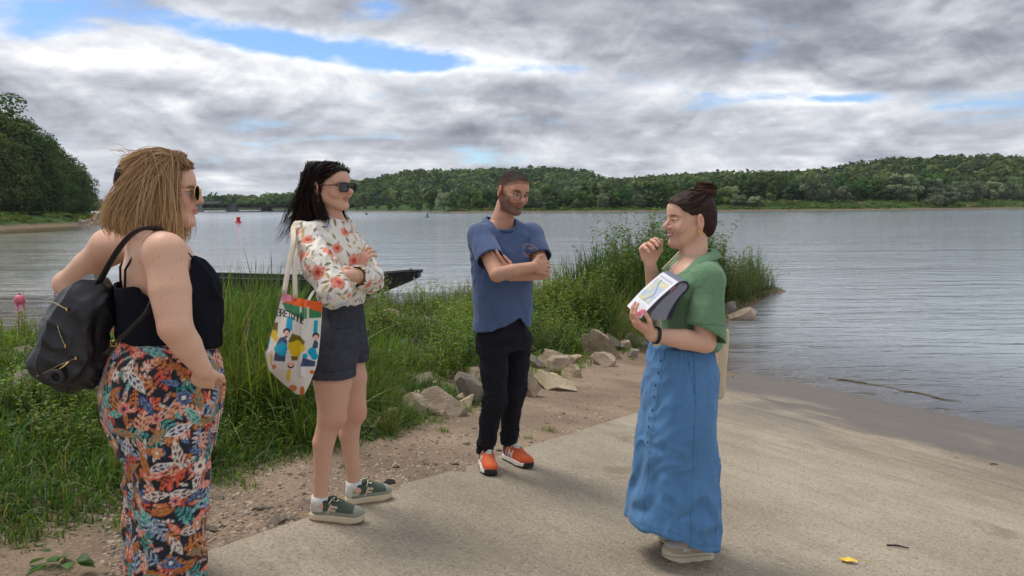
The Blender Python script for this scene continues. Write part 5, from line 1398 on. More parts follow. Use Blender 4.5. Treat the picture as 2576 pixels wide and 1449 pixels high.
# ------------------------------------------------------------------ printed cloth
def stamp(V, Nv, C, centers, radii, paint, rs, aniso=None):
    """print motifs on a surface: each is drawn in the tangent plane at its centre"""
    o = np.argsort(V[:, 2]); zs = V[o, 2]
    for i, (ci, r) in enumerate(zip(centers, radii)):
        c, n = V[ci], Nv[ci]; a, b = np.searchsorted(zs, [c[2]-r, c[2]+r]); k = o[a:b]
        q = V[k]-c; m = ((q*q).sum(1) < r*r) & (Nv[k]@n > .15); k, q = k[m], q[m]
        if not len(k): continue
        t = np.cross(n, [0, 0, 1.]); t /= np.linalg.norm(t)+1e-9; b2 = np.cross(n, t); an = rs.uniform(0, 6.283)
        u, v = (q@t)/r, (q@b2)/r; u, v = u*math.cos(an)+v*math.sin(an), -u*math.sin(an)+v*math.cos(an)
        w, cc = paint(i, u, v, rs); w = np.clip(w, 0, 1)[:, None]; C[k] = C[k]*(1-w)+cc*w
def scatter(V, n, mind, rs):
    """well-spread vertex picks"""
    idx = rs.permutation(len(V))[:n*14]; keep = []; P_ = np.zeros((0, 3))
    for i in idx:
        if len(P_) == 0 or ((P_-V[i])**2).sum(1).min() > mind*mind:
            keep.append(i); P_ = np.vstack([P_, V[i]])
            if len(keep) >= n: break
    return keep
def leaf_print(u, v, c1, c2, wid=.36, veins=9):
    w = wid*np.maximum(0, 1-np.abs(u)**1.7)*(1-.25*u); ins = smooth01(w-np.abs(v), 0, .07)
    vein = (np.sin((u-np.abs(v)*1.1)*veins*2) > .35)*1.0; vein = np.maximum(vein, np.abs(v) < .05); edge = (np.abs(v) > w-.10)*1.0
    m = np.maximum(vein*.8, edge)[:, None]; return ins, np.asarray(c1)*(1-m)+np.asarray(c2)*m
def flower_print(u, v, c1, c2, c3, pet=6, frill=.16):
    r, th = np.hypot(u, v), np.arctan2(v, u); R0 = .80+frill*np.cos(pet*th); ins = smooth01(R0-r, 0, .08)
    m = np.clip((np.sin(r*13+1.6*np.sin(pet*th*.5+.7)+.8*np.sin(3*th))*.5+.5)*smooth01(r, .1, .7)*.8+(r > R0-.12)*.5, 0, 1)[:, None]
    cc = np.asarray(c1)*(1-m)+np.asarray(c2)*m; ctr = smooth01(.30-r, 0, .08)[:, None]; return ins, cc*(1-ctr)+np.asarray(c3)*ctr
def fern_print(u, v, c1, c2):
    w = .62*np.maximum(0, 1-np.abs(u)**2); t = np.sin((u+np.abs(v)*.6)*15); ins = smooth01(w-np.abs(v), 0, .06)*np.clip((t > -.25)+(np.abs(v) < .06), 0, 1)
    m = ((np.abs(t) > .80) & (np.abs(v) > .08))[:, None]*.6; return ins, np.asarray(c1)*(1-m)+np.asarray(c2)*m
# ------------------------------------------------------------------ the man in the blue t-shirt
def seg_d(y, z, a, b):
    a, b = np.asarray(a, float), np.asarray(b, float); e = b-a; t = np.clip(((y-a[0])*e[0]+(z-a[1])*e[1])/(e@e), 0, 1)
    return np.hypot(y-a[0]-e[0]*t, z-a[1]-e[1]*t)
def mixm(C, w, c):
    w = np.clip(w, 0, 1)[:, None]; return C*(1-w)+np.asarray(c)*w
def orange_upper(V):
    n = len(V); C = np.tile(lin(206, 92, 44), (n, 1)); x, y, z = V.T
    C = mixm(C, (y > .215)*(z < .055)*.5, lin(190, 78, 36)); C = mixm(C, smooth01(y, .172, .176)*smooth01(.245-y, 0, .004)*(np.abs(x) < .032), lin(196, 96, 56))
    C = mixm(C, (y < .03)*(z < .075), lin(62, 100, 160)); C = mixm(C, (y < .07)*(z < .036), lin(62, 100, 160))
    C = mixm(C, (z > .086)*(y < .085), lin(228, 222, 212))
    yy = np.where(x > 0, y, .232-y)
    for a, b in (((.088, .036), (.098, .074)), ((.098, .074), (.122, .036)), ((.122, .036), (.134, .072))):
        C = mixm(C, (np.abs(x) > .018)*smooth01(.0065-seg_d(yy, z, a, b), 0, .0015), (.80, .78, .75))
    C = mixm(C, (np.abs(x) > .015)*smooth01(.003-np.abs(seg_d(y, z, (.06, .03), (.085, .088))), 0, .002), (.80, .78, .75))
    return C
def orange_sole(V):
    x, y, z = V.T; C = np.tile((.70, .67, .60), (len(V), 1))
    C = mixm(C, z-.020*np.clip((y-.20)/.09, 0, 1)**2 < .010, (.02, .02, .022)); C = mixm(C, smooth01(y, .252, .258), (.02, .02, .022)); return C
ST_ORANGE = dict(upper=orange_upper, soleC=orange_sole, tongue=(.72, .68, .60), lace=(.80, .78, .74), sole=.030)
def make_man():
    P = Person('man', 'man with buzz cut, glasses, blue t-shirt and orange trainers, arms crossed', (-.062, 4.32, plane_z(-.062, 4.32)), (.42, -.91))
    L = P.L
    shR, shL = L(1890, 928, 4.235), L(2092, 926, 4.42)
    elR, elL = L(1957, 1082, 4.02), L(2140, 1072, 4.24)
    wrR, wrL = L(2098, 1050, 4.09), L(2008, 1088, 4.11)
    hpR, hpL = L(1942, 1340, 4.28), L(2036, 1336, 4.40)
    heelR, toeR = gp(1896*S2V, 1812*S2V), gp(1938*S2V, 1880*S2V); heelL, toeL = gp(1966*S2V, 1792*S2V), gp(2094*S2V, 1850*S2V)
    def fit(h, t, l): return t-(t-h)/np.linalg.norm(t-h)*l
    heelR, heelL = fit(heelR, toeR, .285), fit(heelL, toeL, .285)
    ft = lambda h, t, d, z: P.loc(h+(t-h)/np.linalg.norm(t-h)*d+np.array([0, 0, z]))
    anR, anL = ft(heelR, toeR, .05, .10), ft(heelL, toeL, .05, .10)
    knR, knL = L(1948, 1575, 4.24), L(2026, 1535, 4.44)
    hc = L(2020, 757, 4.30); Hf = P.D((.55, -.83, 0)); Hm = axes(Hf*math.cos(.26)+np.array([0, 0, -math.sin(.26)]), (P.D((.15, 0, 0))+[0, 0, 1])); hs = 1.02
    B = Sdf()
    B.loft([(.80, 0, 0, .13, .09), (1.0, 0, .01, .14, .095), (1.2, 0, .01, .15, .10), (1.36, 0, -.005, .14, .085), (1.43, 0, -.01, .07, .06)], .01)
    nk = hc+Hm@np.array([0, -.030, -.085])
    B.cone((0, -.025, 1.43), nk, .066, .060, .03)
    for s in (shR, shL): B.cone(np.array([s[0]*.3, -.03, 1.45]), s*[.8, 1, 1]+[0, 0, .01], .045, .045, .04)
    B.chain([shR, elR], [.052, .040], .012); B.chain([elR, elR*.55+wrR*.45, wrR], [.040, .039, .028], .008, .006)
    B.chain([shL, elL], [.052, .040], .012); B.chain([elL, elL*.55+wrL*.45, wrL], [.040, .039, .028], .008, .006)
    hand_ops(B, wrL, L(1940, 1022, 4.05)-wrL, P.D((.25, 1, .1)), L(1960, 960, 4.0)-wrL, [(.25, .25, .2)]*3+[(.3, .3, .2)], .12, 1.0, (.95, .9))
    hand_ops(B, wrR, P.D((.75, .65, -.12)), P.D((-.5, .8, 0)), (0, 0, 1), [(.3, .3, .2)]*4, .1, 1.0, (.3, .2))
    for h_, k_, a_ in ((hpR, knR, anR), (hpL, knL, anL)): B.chain([h_, k_, a_], [.06, .042, .03], .03)
    B.frame(head_field(1.06, 1.05, 1.02, 0, False), Hm, hc, hs)
    lo = hc-[.13, .15, .16]; hi = hc+[.13, .15, .16]
    fb = [(lo, hi), (np.minimum(wrL, L(1940, 995, 4.02))-.05, np.maximum(wrL, L(1940, 995, 4.02))+.05)]
    V, F = body_mesh(B, fb)
    skin = np.array(lin(200, 150, 124)); C = np.tile(skin, (len(V), 1))
    q = (V-hc)@Hm/hs; m = (np.abs(q) < .16).all(1) & (q[:, 2] > -.125)
    Ch = C[m]; paint_head(q[m], Ch, lin(160, 102, 94), lin(34, 27, 25), (.05, .028, .015), True, .82, 2.0); C[m] = Ch
    arm = (1+.05*vnoise(V, 40, 3))[:, None]; C = C*arm
    P.add('body', V, F, M_skin, C)
    # buzz cut
    Hh = Sdf(); Hh.ell((0, -.018, .030), (.0766, .0985, .0905), .01); Hh.ell((0, .058, .060), (.051, .037, .039), .03)
    def hl(X, Y, Z):
        ax = np.abs(X); zh = np.where(Y > .035, .070-.55*np.maximum(ax-.030, 0)*1.0-.25*np.maximum(.075-Y, 0), np.interp(Y, [-.12, -.05, -.02, .0, .035], [-.065, -.060, -.02, .012, .045]))
        return (zh-Z)+0*X
    Vh, Fh = Hh.mesh(.0024, None, None, hl); Vh = Vh + normals(Vh, Fh)*(.0006*vnoise(Vh, 420, 5, 1))[:, None]
    sc = vnoise(Vh, 300, 3, 2); fade = smooth01(Vh[:, 2]-.25*Vh[:, 1], -.03, .10)
    Chh = np.array(lin(124, 98, 84))*(1-fade[:, None])+np.array(lin(44, 34, 30))*fade[:, None]; Chh = Chh*(1+.35*sc)[:, None]; ed_ = smooth01(-hl(Vh[:, 0], Vh[:, 1], Vh[:, 2]), 0, .022); Chh = mixm(Chh, (1-ed_)*.75, np.array(lin(176, 132, 110)))
    P.add('hair', hc+(Vh*hs)@Hm.T, Fh, hair_mat('cropped hair', .75), Chh)
    # glasses: thin round metal frames
    g = empty('eyeglasses', (0, 0, 0), 0, P.root); M_fr = plain('thin grey metal', (.05, .045, .045), .35, .5)
    gx = lambda v: hc+(np.asarray(v, float)*hs)@Hm.T
    t = np.linspace(0, 2*np.pi, 25)[:-1]
    ml, mnt, mb_ = new_mat('clear lens'); setc(mnt, mb_, 'Base Color', (1., 1., 1.)); mb_.inputs['Transmission Weight'].default_value = 1; mb_.inputs['Roughness'].default_value = .02; mb_.inputs['IOR'].default_value = 1.05; mb_.inputs['Alpha'].default_value = .08
    for s in (-1, 1):
        ring = np.c_[s*.033+.0235*np.cos(t), .1045-.004*np.abs(np.cos(t)*s)-.010*(s*np.cos(t) > 0)*np.abs(np.cos(t)), -.003+.0215*np.sin(t)]
        MBr = MB().tube(gx(ring), .0014, 6, closed=True); MBr.build('rim', M_fr, g)
        build('lens', np.vstack([gx(ring), gx([[s*.033, .104, -.003]])]), np.array([[i, (i+1) % 24, 24] for i in range(24)]), ml, g)
        MB().tube(gx([[s*.057, .094, .004], [s*.073, .07, .006], [s*.079, .01, .004], [s*.081, -.012, .0]]), .0014, 6).build('temple', M_fr, g)
    MB().tube(gx([[-.011, .106, .002], [0, .109, .005], [.011, .106, .002]]), .0014, 6).build('bridge', M_fr, g)
    # t-shirt
    T = Sdf()
    T.loft([(.80, 0, .012, .182, .132), (.92, 0, .016, .180, .128), (1.08, 0, .020, .181, .125), (1.22, 0, .018, .190, .122), (1.33, 0, .006, .190, .114), (1.41, 0, -.008, .172, .098), (1.46, 0, -.018, .125, .085), (1.515, 0, -.028, .075, .070)], .02, 2.2)
    for s in (shR, shL):
        T.cone(np.array([s[0]*.25, -.03, 1.462]), s*[.96, 1, 1]+[0, 0, -.004], .050, .066, .05); T.cone(np.array([s[0]*.4, 0, 1.38]), s*[.9, 1, 1]+[0, 0, -.05], .07, .07, .05)
    ncx, ncy = 0, .0
    hemz = lambda X, Y: np.interp(X, [-.22, -.14, -.10, -.055, .0, .1, .2], [.885, .875, .89, .945, .915, .875, .855])
    tcut = lambda X, Y, Z: np.maximum(np.maximum(hemz(X, Y)-Z, 1.30-Z-5), np.minimum(.078-np.hypot(X*.95, (Y-.005)*.95), Z-(1.478-.40*(Y+.02)))+0*Z)
    Vt, Ft = T.mesh(.006, None, None, tcut)
    front = smooth01(Vt[:, 1], -.02, .08)
    low = smooth01(1.12-Vt[:, 2], 0, .12)
    Vt = folds(Vt, Ft, (-.5, .1, -.85), 2.2, 13, .008, 5, .35+.65*low); Vt = folds(Vt, Ft, (.75, .1, -.6), 3, 17, .006, 8, smooth01(Vt[:, 2], 1.0, 1.25)*.8+.2)
    parts = [(relax(Vt, Ft, 1), Ft)]
    for s, e in ((shR, elR), (shL, elL)):
        A = Sdf(); d = (e-s); ln = np.linalg.norm(d); d /= ln; end = s+d*ln*.74
        A.cone(s+[0, 0, -.006], end, .070, .080, .02); A.cone(s*[.72, 1, 1]+[0, 0, .008], s, .062, .068, .03)
        Va, Fa = A.mesh(.006, None, None, lambda X, Y, Z: (X-s[0])*d[0]+(Y-s[1])*d[1]+(Z-s[2])*d[2]-ln*.62)
        Va = relax(folds(Va, Fa, d+np.array([.3, .1, 0]), 3, 14, .005, 11), Fa, 2); parts.append((Va, Fa))
    n = 0; Vs, Fs = [], []
    for v, f in parts: Vs.append(v); Fs.append(f+n); n += len(v)
    Vt, Ft = np.concatenate(Vs), np.concatenate(Fs)
    C = np.tile(lin(78, 95, 130), (len(Vt), 1))*(1+.10*vnoise(Vt, 7, 2, 3))[:, None]
    # round chest print: a pale orange ring, small lettering bars and a boat-like block
    c0 = L(2076, 985, 4.30); ux = P.D((.93, .36, 0)); u = (Vt-c0)@ux; w = Vt[:, 2]-c0[2]; fr = (Vt[:, 1] > .0)
    r = np.hypot(u, w); ring = smooth01(.0035-np.abs(r-.036), 0, .002)*(np.abs(w) > .006); C = mixm(C, ring*fr*.75, lin(200, 150, 120))
    for (a, b, z0, z1, cc) in ((-.020, .020, .008, .016, (188, 160, 140)), (-.018, .018, -.012, -.004, (40, 54, 92)), (-.022, .024, -.030, -.020, (206, 140, 86)), (-.010, .014, -.040, -.034, (206, 140, 86))):
        k = (u > a)*(u < b)*(w > z0)*(w < z1)*fr*(np.sin(u*900) > -.5); C = mixm(C, k*.7, lin(*cc))
    P.add('t_shirt', Vt, Ft, M_cloth, C)
    ring = np.linspace(0, 2*np.pi, 40)[:-1]; Rn = np.c_[.080*np.sin(ring), .004+.080*np.cos(ring), 1.482-.40*(.080*np.cos(ring)+.024)]
    MB().tube(Rn, .0075, 6, lin(70, 86, 120), 1.3, True).build('collar', M_cloth, P.root)
    # trousers
    T = Sdf(); T.loft([(.74, 0, .0, .150, .112), (.84, 0, .005, .156, .116), (1.02, 0, .01, .152, .108)], .02)
    for h_, k_, a_ in ((hpR, knR, anR), (hpL, knL, anL)):
        mid = h_*.5+k_*.5; calf = k_*.55+a_*.45+P.D((-.02, .04, 0))*.3
        T.chain([h_, mid, k_, calf, a_+[0, 0, -.01]], [.090, .082, .067, .060, .052], .045, .02)
    zc = min(anR[2], anL[2])
    Vt, Ft = T.mesh(.0062, None, None, lambda X, Y, Z: np.maximum(Z-1.0, (.085-Z))+0*X+0*Y)
    kz = (knR[2]+knL[2])/2
    kn = np.exp(-((Vt[:, 2]-kz)/.09)**2)+np.exp(-((Vt[:, 2]-.16)/.07)**2)+.6*np.exp(-((Vt[:, 2]-.78)/.06)**2)
    Vt = folds(Vt, Ft, (1, .2, .25), 5, 26, .010, 15, kn); Vt = folds(Vt, Ft, (.1, .1, 1), 3, 16, .006, 19)
    C = np.tile((.016, .016, .022), (len(Vt), 1))*(1+.3*vnoise(Vt, 25, 7))[:, None]; P.add('trousers', Vt, Ft, M_black, C)
    shoe(P, heelR, toeR, ST_ORANGE); shoe(P, heelL, toeL, ST_ORANGE)
    for a in (anR, anL): MB().tube([a+[0, 0, -.05], a+[0, 0, .04]], [.036, .037], 14, (.06, .06, .07)).build('sock', M_cloth, P.root)
make_man()
# ------------------------------------------------------------------ the woman with the papers
def white_upper(V):
    x, y, z = V.T; C = np.tile((.72, .71, .69), (len(V), 1)); beige = lin(192, 174, 152)
    C = mixm(C, (y < .055)*(z < .092)*(y+.3*z < .068), beige); C = mixm(C, (y > .20)*(z < .050), beige); C = mixm(C, z < .036, beige); C = mixm(C, smooth01(.006-np.abs(y-.165-.4*(z-.05)), 0, .003)*(np.abs(x) > .018), lin(205, 192, 172))
    return C
def cream_sole(V):
    x, y, z = V.T; C = np.tile(lin(216, 204, 182), (len(V), 1)); return mixm(C, np.abs(z-.026) < .0025, lin(176, 160, 136))
ST_WHITE = dict(upper=white_upper, soleC=cream_sole, tongue=(.70, .69, .67), lace=(.80, .80, .78), sole=.040)
def make_guide():
    P = Person('guide', 'woman with dark hair bun, green blouse and long denim skirt holding papers', (.79, 3.24, plane_z(.79, 3.24)), (-.95, -.30))
    L = P.L
    shL, shR = L(2786, 1094, 3.11), L(2690, 1080, 3.44)
    elL, wrL = L(2776, 1348, 3.06), L(2566, 1318, 3.02)
    elR, wrR = L(2592, 1215, 3.40), L(2560, 1040, 3.30)
    hc = L(2713, 866, 3.28); Hm = axes(P.D((-.975, -.22, -.04)), P.D((.03, 0, 0))+[0, 0, 1]); hs = 1.03
    cz = lambda sy: P.Z(2700, sy, 3.26)
    B = Sdf()
    zs = cz(1072)
    B.loft([(.75, 0, -.02, .13, .10), (cz(1340), 0, 0, .135, .105), (cz(1200), 0, .01, .15, .12), (zs, 0, 0, .14, .09), (zs+.06, 0, -.02, .07, .065)], .01)
    B.ell((0, .040, cz(1105)), (.10, .045, .07), .05)
    nk = hc+Hm@np.array([0, -.036, -.082]); B.cone((0, -.022, zs+.02), nk, .050, .045, .02); B.cone((0, .0, zs+.0), hc+Hm@np.array([0, .012, -.085]), .042, .038, .03)
    for s in (shL, shR): B.cone(np.array([s[0]*.28, -.03, zs+.02]), s+[0, 0, -.005], .040, .05, .04)
    B.chain([shL, elL], [.056, .045], .012); B.chain([elL, elL*.6+wrL*.4, wrL], [.045, .043, .028], .008, .006)
    B.chain([shR, elR], [.054, .042], .012); B.chain([elR, elR*.55+wrR*.45, wrR], [.042, .039, .026], .008, .006)
    hand_ops(B, wrR, P.D((-.22, .0, 1)), P.D((.35, -.93, 0)), P.D((1, .2, 0)), [(.75, 1.0, .6), (1.0, .9, .5), (1.15, .8, .5), (1.25, .8, .5)], .15, .95, (.45, .55))
    hand_ops(B, wrL, P.D((-.80, .05, .62)), P.D((.60, .30, .75)), P.D((.3, -.8, .6)), [(.45, .6, .4)]*4, .1, .93, (.55, .5))
    yc = [(P.L(a_, y_, 3.22)[1]+P.L(b_, y_, 3.22)[1])/2 for a_, b_, y_ in ((2540, 2830, 1467), (2490, 2824, 1800), (2560, 2826, 2100))]
    for sx in (-.085, .085): B.chain([(sx, yc[0], .75), (sx, yc[1], .40), (sx, yc[2], .10)], [.08, .06, .036], .03)
    B.frame(head_field(1.0, 1.0, 1.0, 1.0, True), Hm, hc, hs)
    hb = lambda w, r=.13: (np.asarray(w)-r, np.asarray(w)+r)
    V, F = body_mesh(B, [(hc-[.13, .15, .16], hc+[.13, .15, .16]), hb(wrR+[0, 0, .07], .11), hb(wrL+P.D((-.06, 0, .05)), .11)])
    skin = np.array(lin(217, 173, 149)); C = np.tile(skin, (len(V), 1))*(1+.05*vnoise(V, 30, 3))[:, None]
    for w in (wrR+[0, 0, .09], wrL+P.D((-.08, 0, .06))): C = mixm(C, np.exp(-(np.linalg.norm(V-w, axis=1)/.07)**2)*.35, lin(214, 134, 116))
    q = (V-hc)@Hm/hs; m = (np.abs(q) < .16).all(1) & (q[:, 2] > -.125)
    Ch = C[m]; paint_head(q[m], Ch, lin(196, 106, 102), lin(62, 44, 38), (.06, .04, .03), True, 0, 1.1, 1.0, True); C[m] = Ch
    P.add('body', V, F, M_skin, C)
    gx = lambda v: hc+(np.asarray(v, float)*hs)@Hm.T
    # hair: cap drawn back into a bun
    Hh = Sdf(); Hh.ell((0, -.016, .034), (.0810, .106, .096), .01); Hh.ell((0, .060, .058), (.054, .036, .041), .03); Hh.ell((0, -.075, -.020), (.052, .045, .062), .03)
    Hh.ell((0, -.076, .118), (.046, .044, .042), .012)
    def hl(X, Y, Z):
        zh = np.interp(Y, [-.13, -.09, -.055, -.035, -.012, .02, .055, .075, .10], [-.12, -.10, -.085, -.03, .022, .020, .040, .064, .085]); return (zh-Z)+.12*np.maximum(np.abs(X)-.03, 0)*(Y > .03)
    Vh, Fh = Hh.mesh(.0026, None, None, hl); rs = np.random.default_rng(3)
    th = np.arctan2(Vh[:, 0], Vh[:, 1]+.10)
    Vh = Vh + normals(Vh, Fh)*(.0022*vnoise(np.c_[Vh[:, 0]*110, Vh[:, 1]*22, Vh[:, 2]*70], 1, 5, 2))[:, None]
    st = vnoise(np.c_[Vh[:, 0]*160, Vh[:, 1]*24, Vh[:, 2]*110], 1.0, 6, 2); Chh = np.array(lin(52, 36, 32))*(1+.5*st)[:, None]
    bunm = np.linalg.norm((Vh-[0, -.076, .118])/[.05, .05, .05], axis=1) < 1.1; Chh = mixm(Chh, bunm*.35*(.5+.5*st), lin(112, 74, 62))
    hair = P.add('hair', gx(Vh), Fh, M_hair, Chh)
    # strands: swept back over the skull, coiled round the bun, loose wisps
    k = 420; u = rs.uniform(-1, 1, k); p0 = np.c_[u*.066, .066-.045*u*u+rs.normal(0, .004, k), .082-.035*u*u]
    p1 = np.c_[u*.080, np.full(k, -.01), .112-.060*np.abs(u)]; p2 = np.c_[u*.045, np.full(k, -.065), .118-.02*np.abs(u)]
    c1 = bez(np.stack([p0, p1+rs.normal(0, .003, (k, 3)), p2], 1), 9)
    nrm = (c1-np.array([0, -.02, .034]))/np.array([.0815, .104, .094]); nl = np.linalg.norm(nrm, axis=2)[..., None]; c1 = np.array([0, -.02, .034])+nrm/nl*np.array([.0815, .104, .094])*rs.uniform(1.0, 1.02, (k, 1, 1))
    V1, F1 = tubes3(c1, np.full((k, 9), .0011)); C1 = strand_colors(k, 9, 2, lin(60, 42, 38), lin(74, 52, 46), .4, rs)
    k2 = 260; a0 = rs.uniform(0, 6.28, k2); t = np.linspace(0, 1, 12)[None]; a = a0[:, None]+t*rs.uniform(2, 4, (k2, 1)); el = rs.uniform(-1, 1, (k2, 1))+.25*np.sin(a*1.0)
    r = .047+rs.uniform(0, .004, (k2, 1)); c2 = np.stack([r*np.cos(el)*np.cos(a), -.076+r*np.cos(el)*np.sin(a), .118+.043*np.sin(el)+0*a], 2)
    V2, F2 = tubes3(c2, np.full((k2, 12), .0012)); C2 = strand_colors(k2, 12, 2, lin(86, 58, 50), lin(70, 48, 42), .45, rs)
    k3 = 26; z0 = rs.random(k3); base = np.where(rs.random((k3, 1)) < .45, np.c_[rs.normal(0, .03, k3), rs.normal(-.07, .03, k3), np.full(k3, .155)], np.where(rs.random((k3, 1)) < .5, np.c_[rs.normal(-.03, .03, k3), rs.uniform(.05, .08, k3), np.full(k3, .098)], np.c_[rs.normal(-.03, .03, k3), rs.uniform(-.11, -.09, k3), np.full(k3, -.075)]))
    d = rs.normal(0, 1, (k3, 3))*[.6, 1, .8]+[0, .5, .3]; d /= np.linalg.norm(d, axis=1)[:, None]; ln = rs.uniform(.006, .018, (k3, 1))
    c3 = bez(np.stack([base, base+d*ln*.5, base+d*ln*.8+rs.normal(0, .012, (k3, 3))], 1), 7)
    V3, F3 = tubes3(c3, np.linspace(.0005, .0002, 7)[None]*np.ones((k3, 1))); C3 = strand_colors(k3, 7, 2, lin(80, 56, 48), lin(104, 76, 62), .3, rs)
    lock = bez(np.stack([np.tile([-.070, .050, .040], (5, 1)), np.tile([-.085, .060, .0], (5, 1))+rs.normal(0, .006, (5, 3)), np.tile([-.062, .078, -.048], (5, 1))+rs.normal(0, .008, (5, 3))], 1), 9); V4, F4 = tubes3(lock, np.full((5, 9), .00022)); C4 = strand_colors(5, 9, 2, lin(90, 62, 54), lin(90, 62, 54), .2, rs)
    n = 0; VV, FF, CC = [], [], []
    for v, f, c in ((V1, F1, C1), (V2, F2, C2), (V3, F3, C3), (V4, F4, C4)): VV.append(v); FF.append(f+n); CC.append(c); n += len(v)
    tag(build('strands', gx(np.concatenate(VV)), np.concatenate(FF), M_hair, hair, True, np.concatenate(CC)), kind='stuff')
    # earring, necklace, watch
    t = np.linspace(0, 2*np.pi, 17)[:-1]
    MB().tube(gx(np.c_[np.full(16, -.087), -.008+.0085*np.cos(t), -.050+.0100*np.sin(t)]), .0030, 6, closed=True).build('earring', M_gold, P.root)
    nz = zs+.03; t = np.linspace(-.5*np.pi-1.2, .5*np.pi+1.2, 40)
    ch = np.c_[.072*np.cos(t+np.pi/2)*1.0, -.01+.085*np.sin(t+np.pi/2), nz+.035-.075*smooth01(np.sin(t+np.pi/2), -.5, 1)]
    nl_ = MB().tube(ch, .0016, 5).build('necklace', M_gold, P.root)
    MB().box((0, .083, nz-.052), (.010, .005, .022)).build('pendant', M_gold, nl_, False)
    wd = (elL-wrL)/np.linalg.norm(elL-wrL); wp = wrL+wd*.022; ws = np.cross(wd, [0, 0, 1]); ws /= np.linalg.norm(ws); wu = np.cross(ws, wd); t = np.linspace(0, 2*np.pi, 25)[:-1]
    wt_ = empty('wristwatch', (0, 0, 0), 0, P.root)
    MB().tube(wp+.0345*(np.cos(t)[:, None]*ws+np.sin(t)[:, None]*wu), .0085, 8, (.012, .012, .014), .30, True).build('strap', plain('black watch strap', (.010, .010, .012), .6), wt_)
    Rw = np.c_[ws, wd, wu]; MB().box(wp-wu*.038, (.022, .024, .008), Rw).build('case', M_gold, wt_, False)
    # blouse: body, collar, wide half sleeves
    T = Sdf(); T.loft([(cz(1385), 0, .0, .155, .130), (cz(1330), 0, .0, .154, .128), (cz(1240), 0, .004, .156, .130), (cz(1150), 0, .010, .160, .136), (cz(1090), 0, .002, .160, .120), (zs+.0, 0, -.012, .150, .098), (zs+.038, 0, -.026, .095, .076), (zs+.075, 0, -.032, .070, .062)], .02, 2.1)
    T.ell((.0, .085, cz(1125)), (.130, .066, .080), .05)
    for s in (shL, shR): T.cone(np.array([s[0]*.28, -.035, zs+.022]), s+[0, 0, -.008], .046, .070, .05)
    vneck = lambda X, Y, Z: np.minimum(np.minimum(.064+.42*(Z-zs-.01)*(Y > .0)-np.abs(X), Y+.005-.0*Z), Z-(zs-.085+1.3*np.abs(X)))
    back = lambda X, Y, Z: np.minimum(.062-np.hypot(X, Y+.022), Z-(zs+.035))
    Vt, Ft = T.mesh(.006, None, None, lambda X, Y, Z: np.maximum(np.maximum(vneck(X, Y, Z), back(X, Y, Z)), np.maximum(cz(1362)-Z, Z-zs-.083)+0*X))
    Vt = relax(folds(Vt, Ft, (.2, -.5, -.9), 2.5, 13, .008, 21), Ft, 1); parts = [(Vt, Ft)]
    for s, e, r0, r1, fr in ((shL, elL, .064, .086, .86), (shR, elR, .070, .082, .8)):
        A = Sdf(); d = e-s; ln = np.linalg.norm(d); d /= ln
        A.cone(s+[0, 0, .0], s+d*ln*1.0, r0, r1, .02); A.cone(np.array([s[0]*.62, -.01, s[2]-.02]), s+[0, 0, -.03], .075, r0, .03)
        sl = P.D((-.35, 0, 0))
        Va, Fa = A.mesh(.006, None, None, lambda X, Y, Z: (X-s[0])*d[0]+(Y-s[1])*d[1]+(Z-s[2])*d[2]-ln*fr+.5*(Y-(s+d*ln)[1]))
        Va = relax(folds(Va, Fa, d+np.array([0, .2, 0]), 2.5, 13, .006, 24), Fa, 1); parts.append((Va, Fa))
    n = 0; Vs, Fs = [], []
    for v, f in parts: Vs.append(v); Fs.append(f+n); n += len(v)
    Vt, Ft = np.concatenate(Vs), np.concatenate(Fs); C = np.tile(lin(104, 138, 106), (len(Vt), 1))*(1+.14*vnoise(Vt, 130, 2, 2)+.06*vnoise(Vt, 9, 4))[:, None]
    seam = smooth01(.004-np.abs((Vt-shL)@((elL-shL)/np.linalg.norm(elL-shL))-.20), 0, .003)*(Vt[:, 0] < -.14); C = C*(1-.35*seam)[:, None]
    bl = P.add('blouse', Vt, Ft, M_cloth, C)
    # collar: a folded band running round the neck and down both sides of the V
    for s in (-1, 1):
        u = np.linspace(0, 1, 22)
        pth = np.c_[s*np.interp(u, [0, .25, .5, 1], [.0, .058, .070, .012]), np.interp(u, [0, .25, .5, 1], [-.090, -.060, .020, .142]), np.interp(u, [0, .25, .5, 1], [zs+.088, zs+.085, zs+.060, zs-.075])]
        out = np.c_[s*np.interp(u, [0, .25, .5, .75, 1], [.0, .090, .112, .085, .022]), np.interp(u, [0, .25, .5, .75, 1], [-.118, -.080, .018, .098, .152]), np.interp(u, [0, .25, .5, .75, 1], [zs+.050, zs+.048, zs+.018, zs-.03, zs-.082])]
        pth[:, 2] += .012; out += np.c_[s*.008+0*u, .006*np.sign(u-.3), .030-.012*u]
        mid = (pth+out)/2+np.c_[0*u, 0*u, .014+0*u]
        Vc = np.stack([pth, mid, out, out-[0, 0, .004]], 1).reshape(-1, 3); i = np.arange(21)[:, None]*4
        Fc = np.concatenate([i+np.array([[j, j+1, j+5, j+4]]) for j in range(3)]); Fc = Fc if s > 0 else Fc[:, ::-1]
        build('collar', Vc, Fc, M_cloth, bl, True, np.tile(lin(108, 142, 110), (len(Vc), 1)))
    # skirt
    S = Sdf(); ys = lambda sx, sy: P.L(sx, sy, 3.22)[1]
    rows = []
    for sy, xl, xr, rx in ((1345, 2562, 2812, .155), (1400, 2552, 2822, .170), (1467, 2540, 2830, .182), (1560, 2522, 2822, .186), (1700, 2504, 2812, .180), (1800, 2490, 2824, .178), (1900, 2476, 2834, .182), (2030, 2462, 2834, .190), (2140, 2458, 2826, .195)):
        f0, f1 = ys(xl, sy), ys(xr, sy); rows.append((cz(sy), 0, (f0+f1)/2, rx, abs(f0-f1)/2*.985))
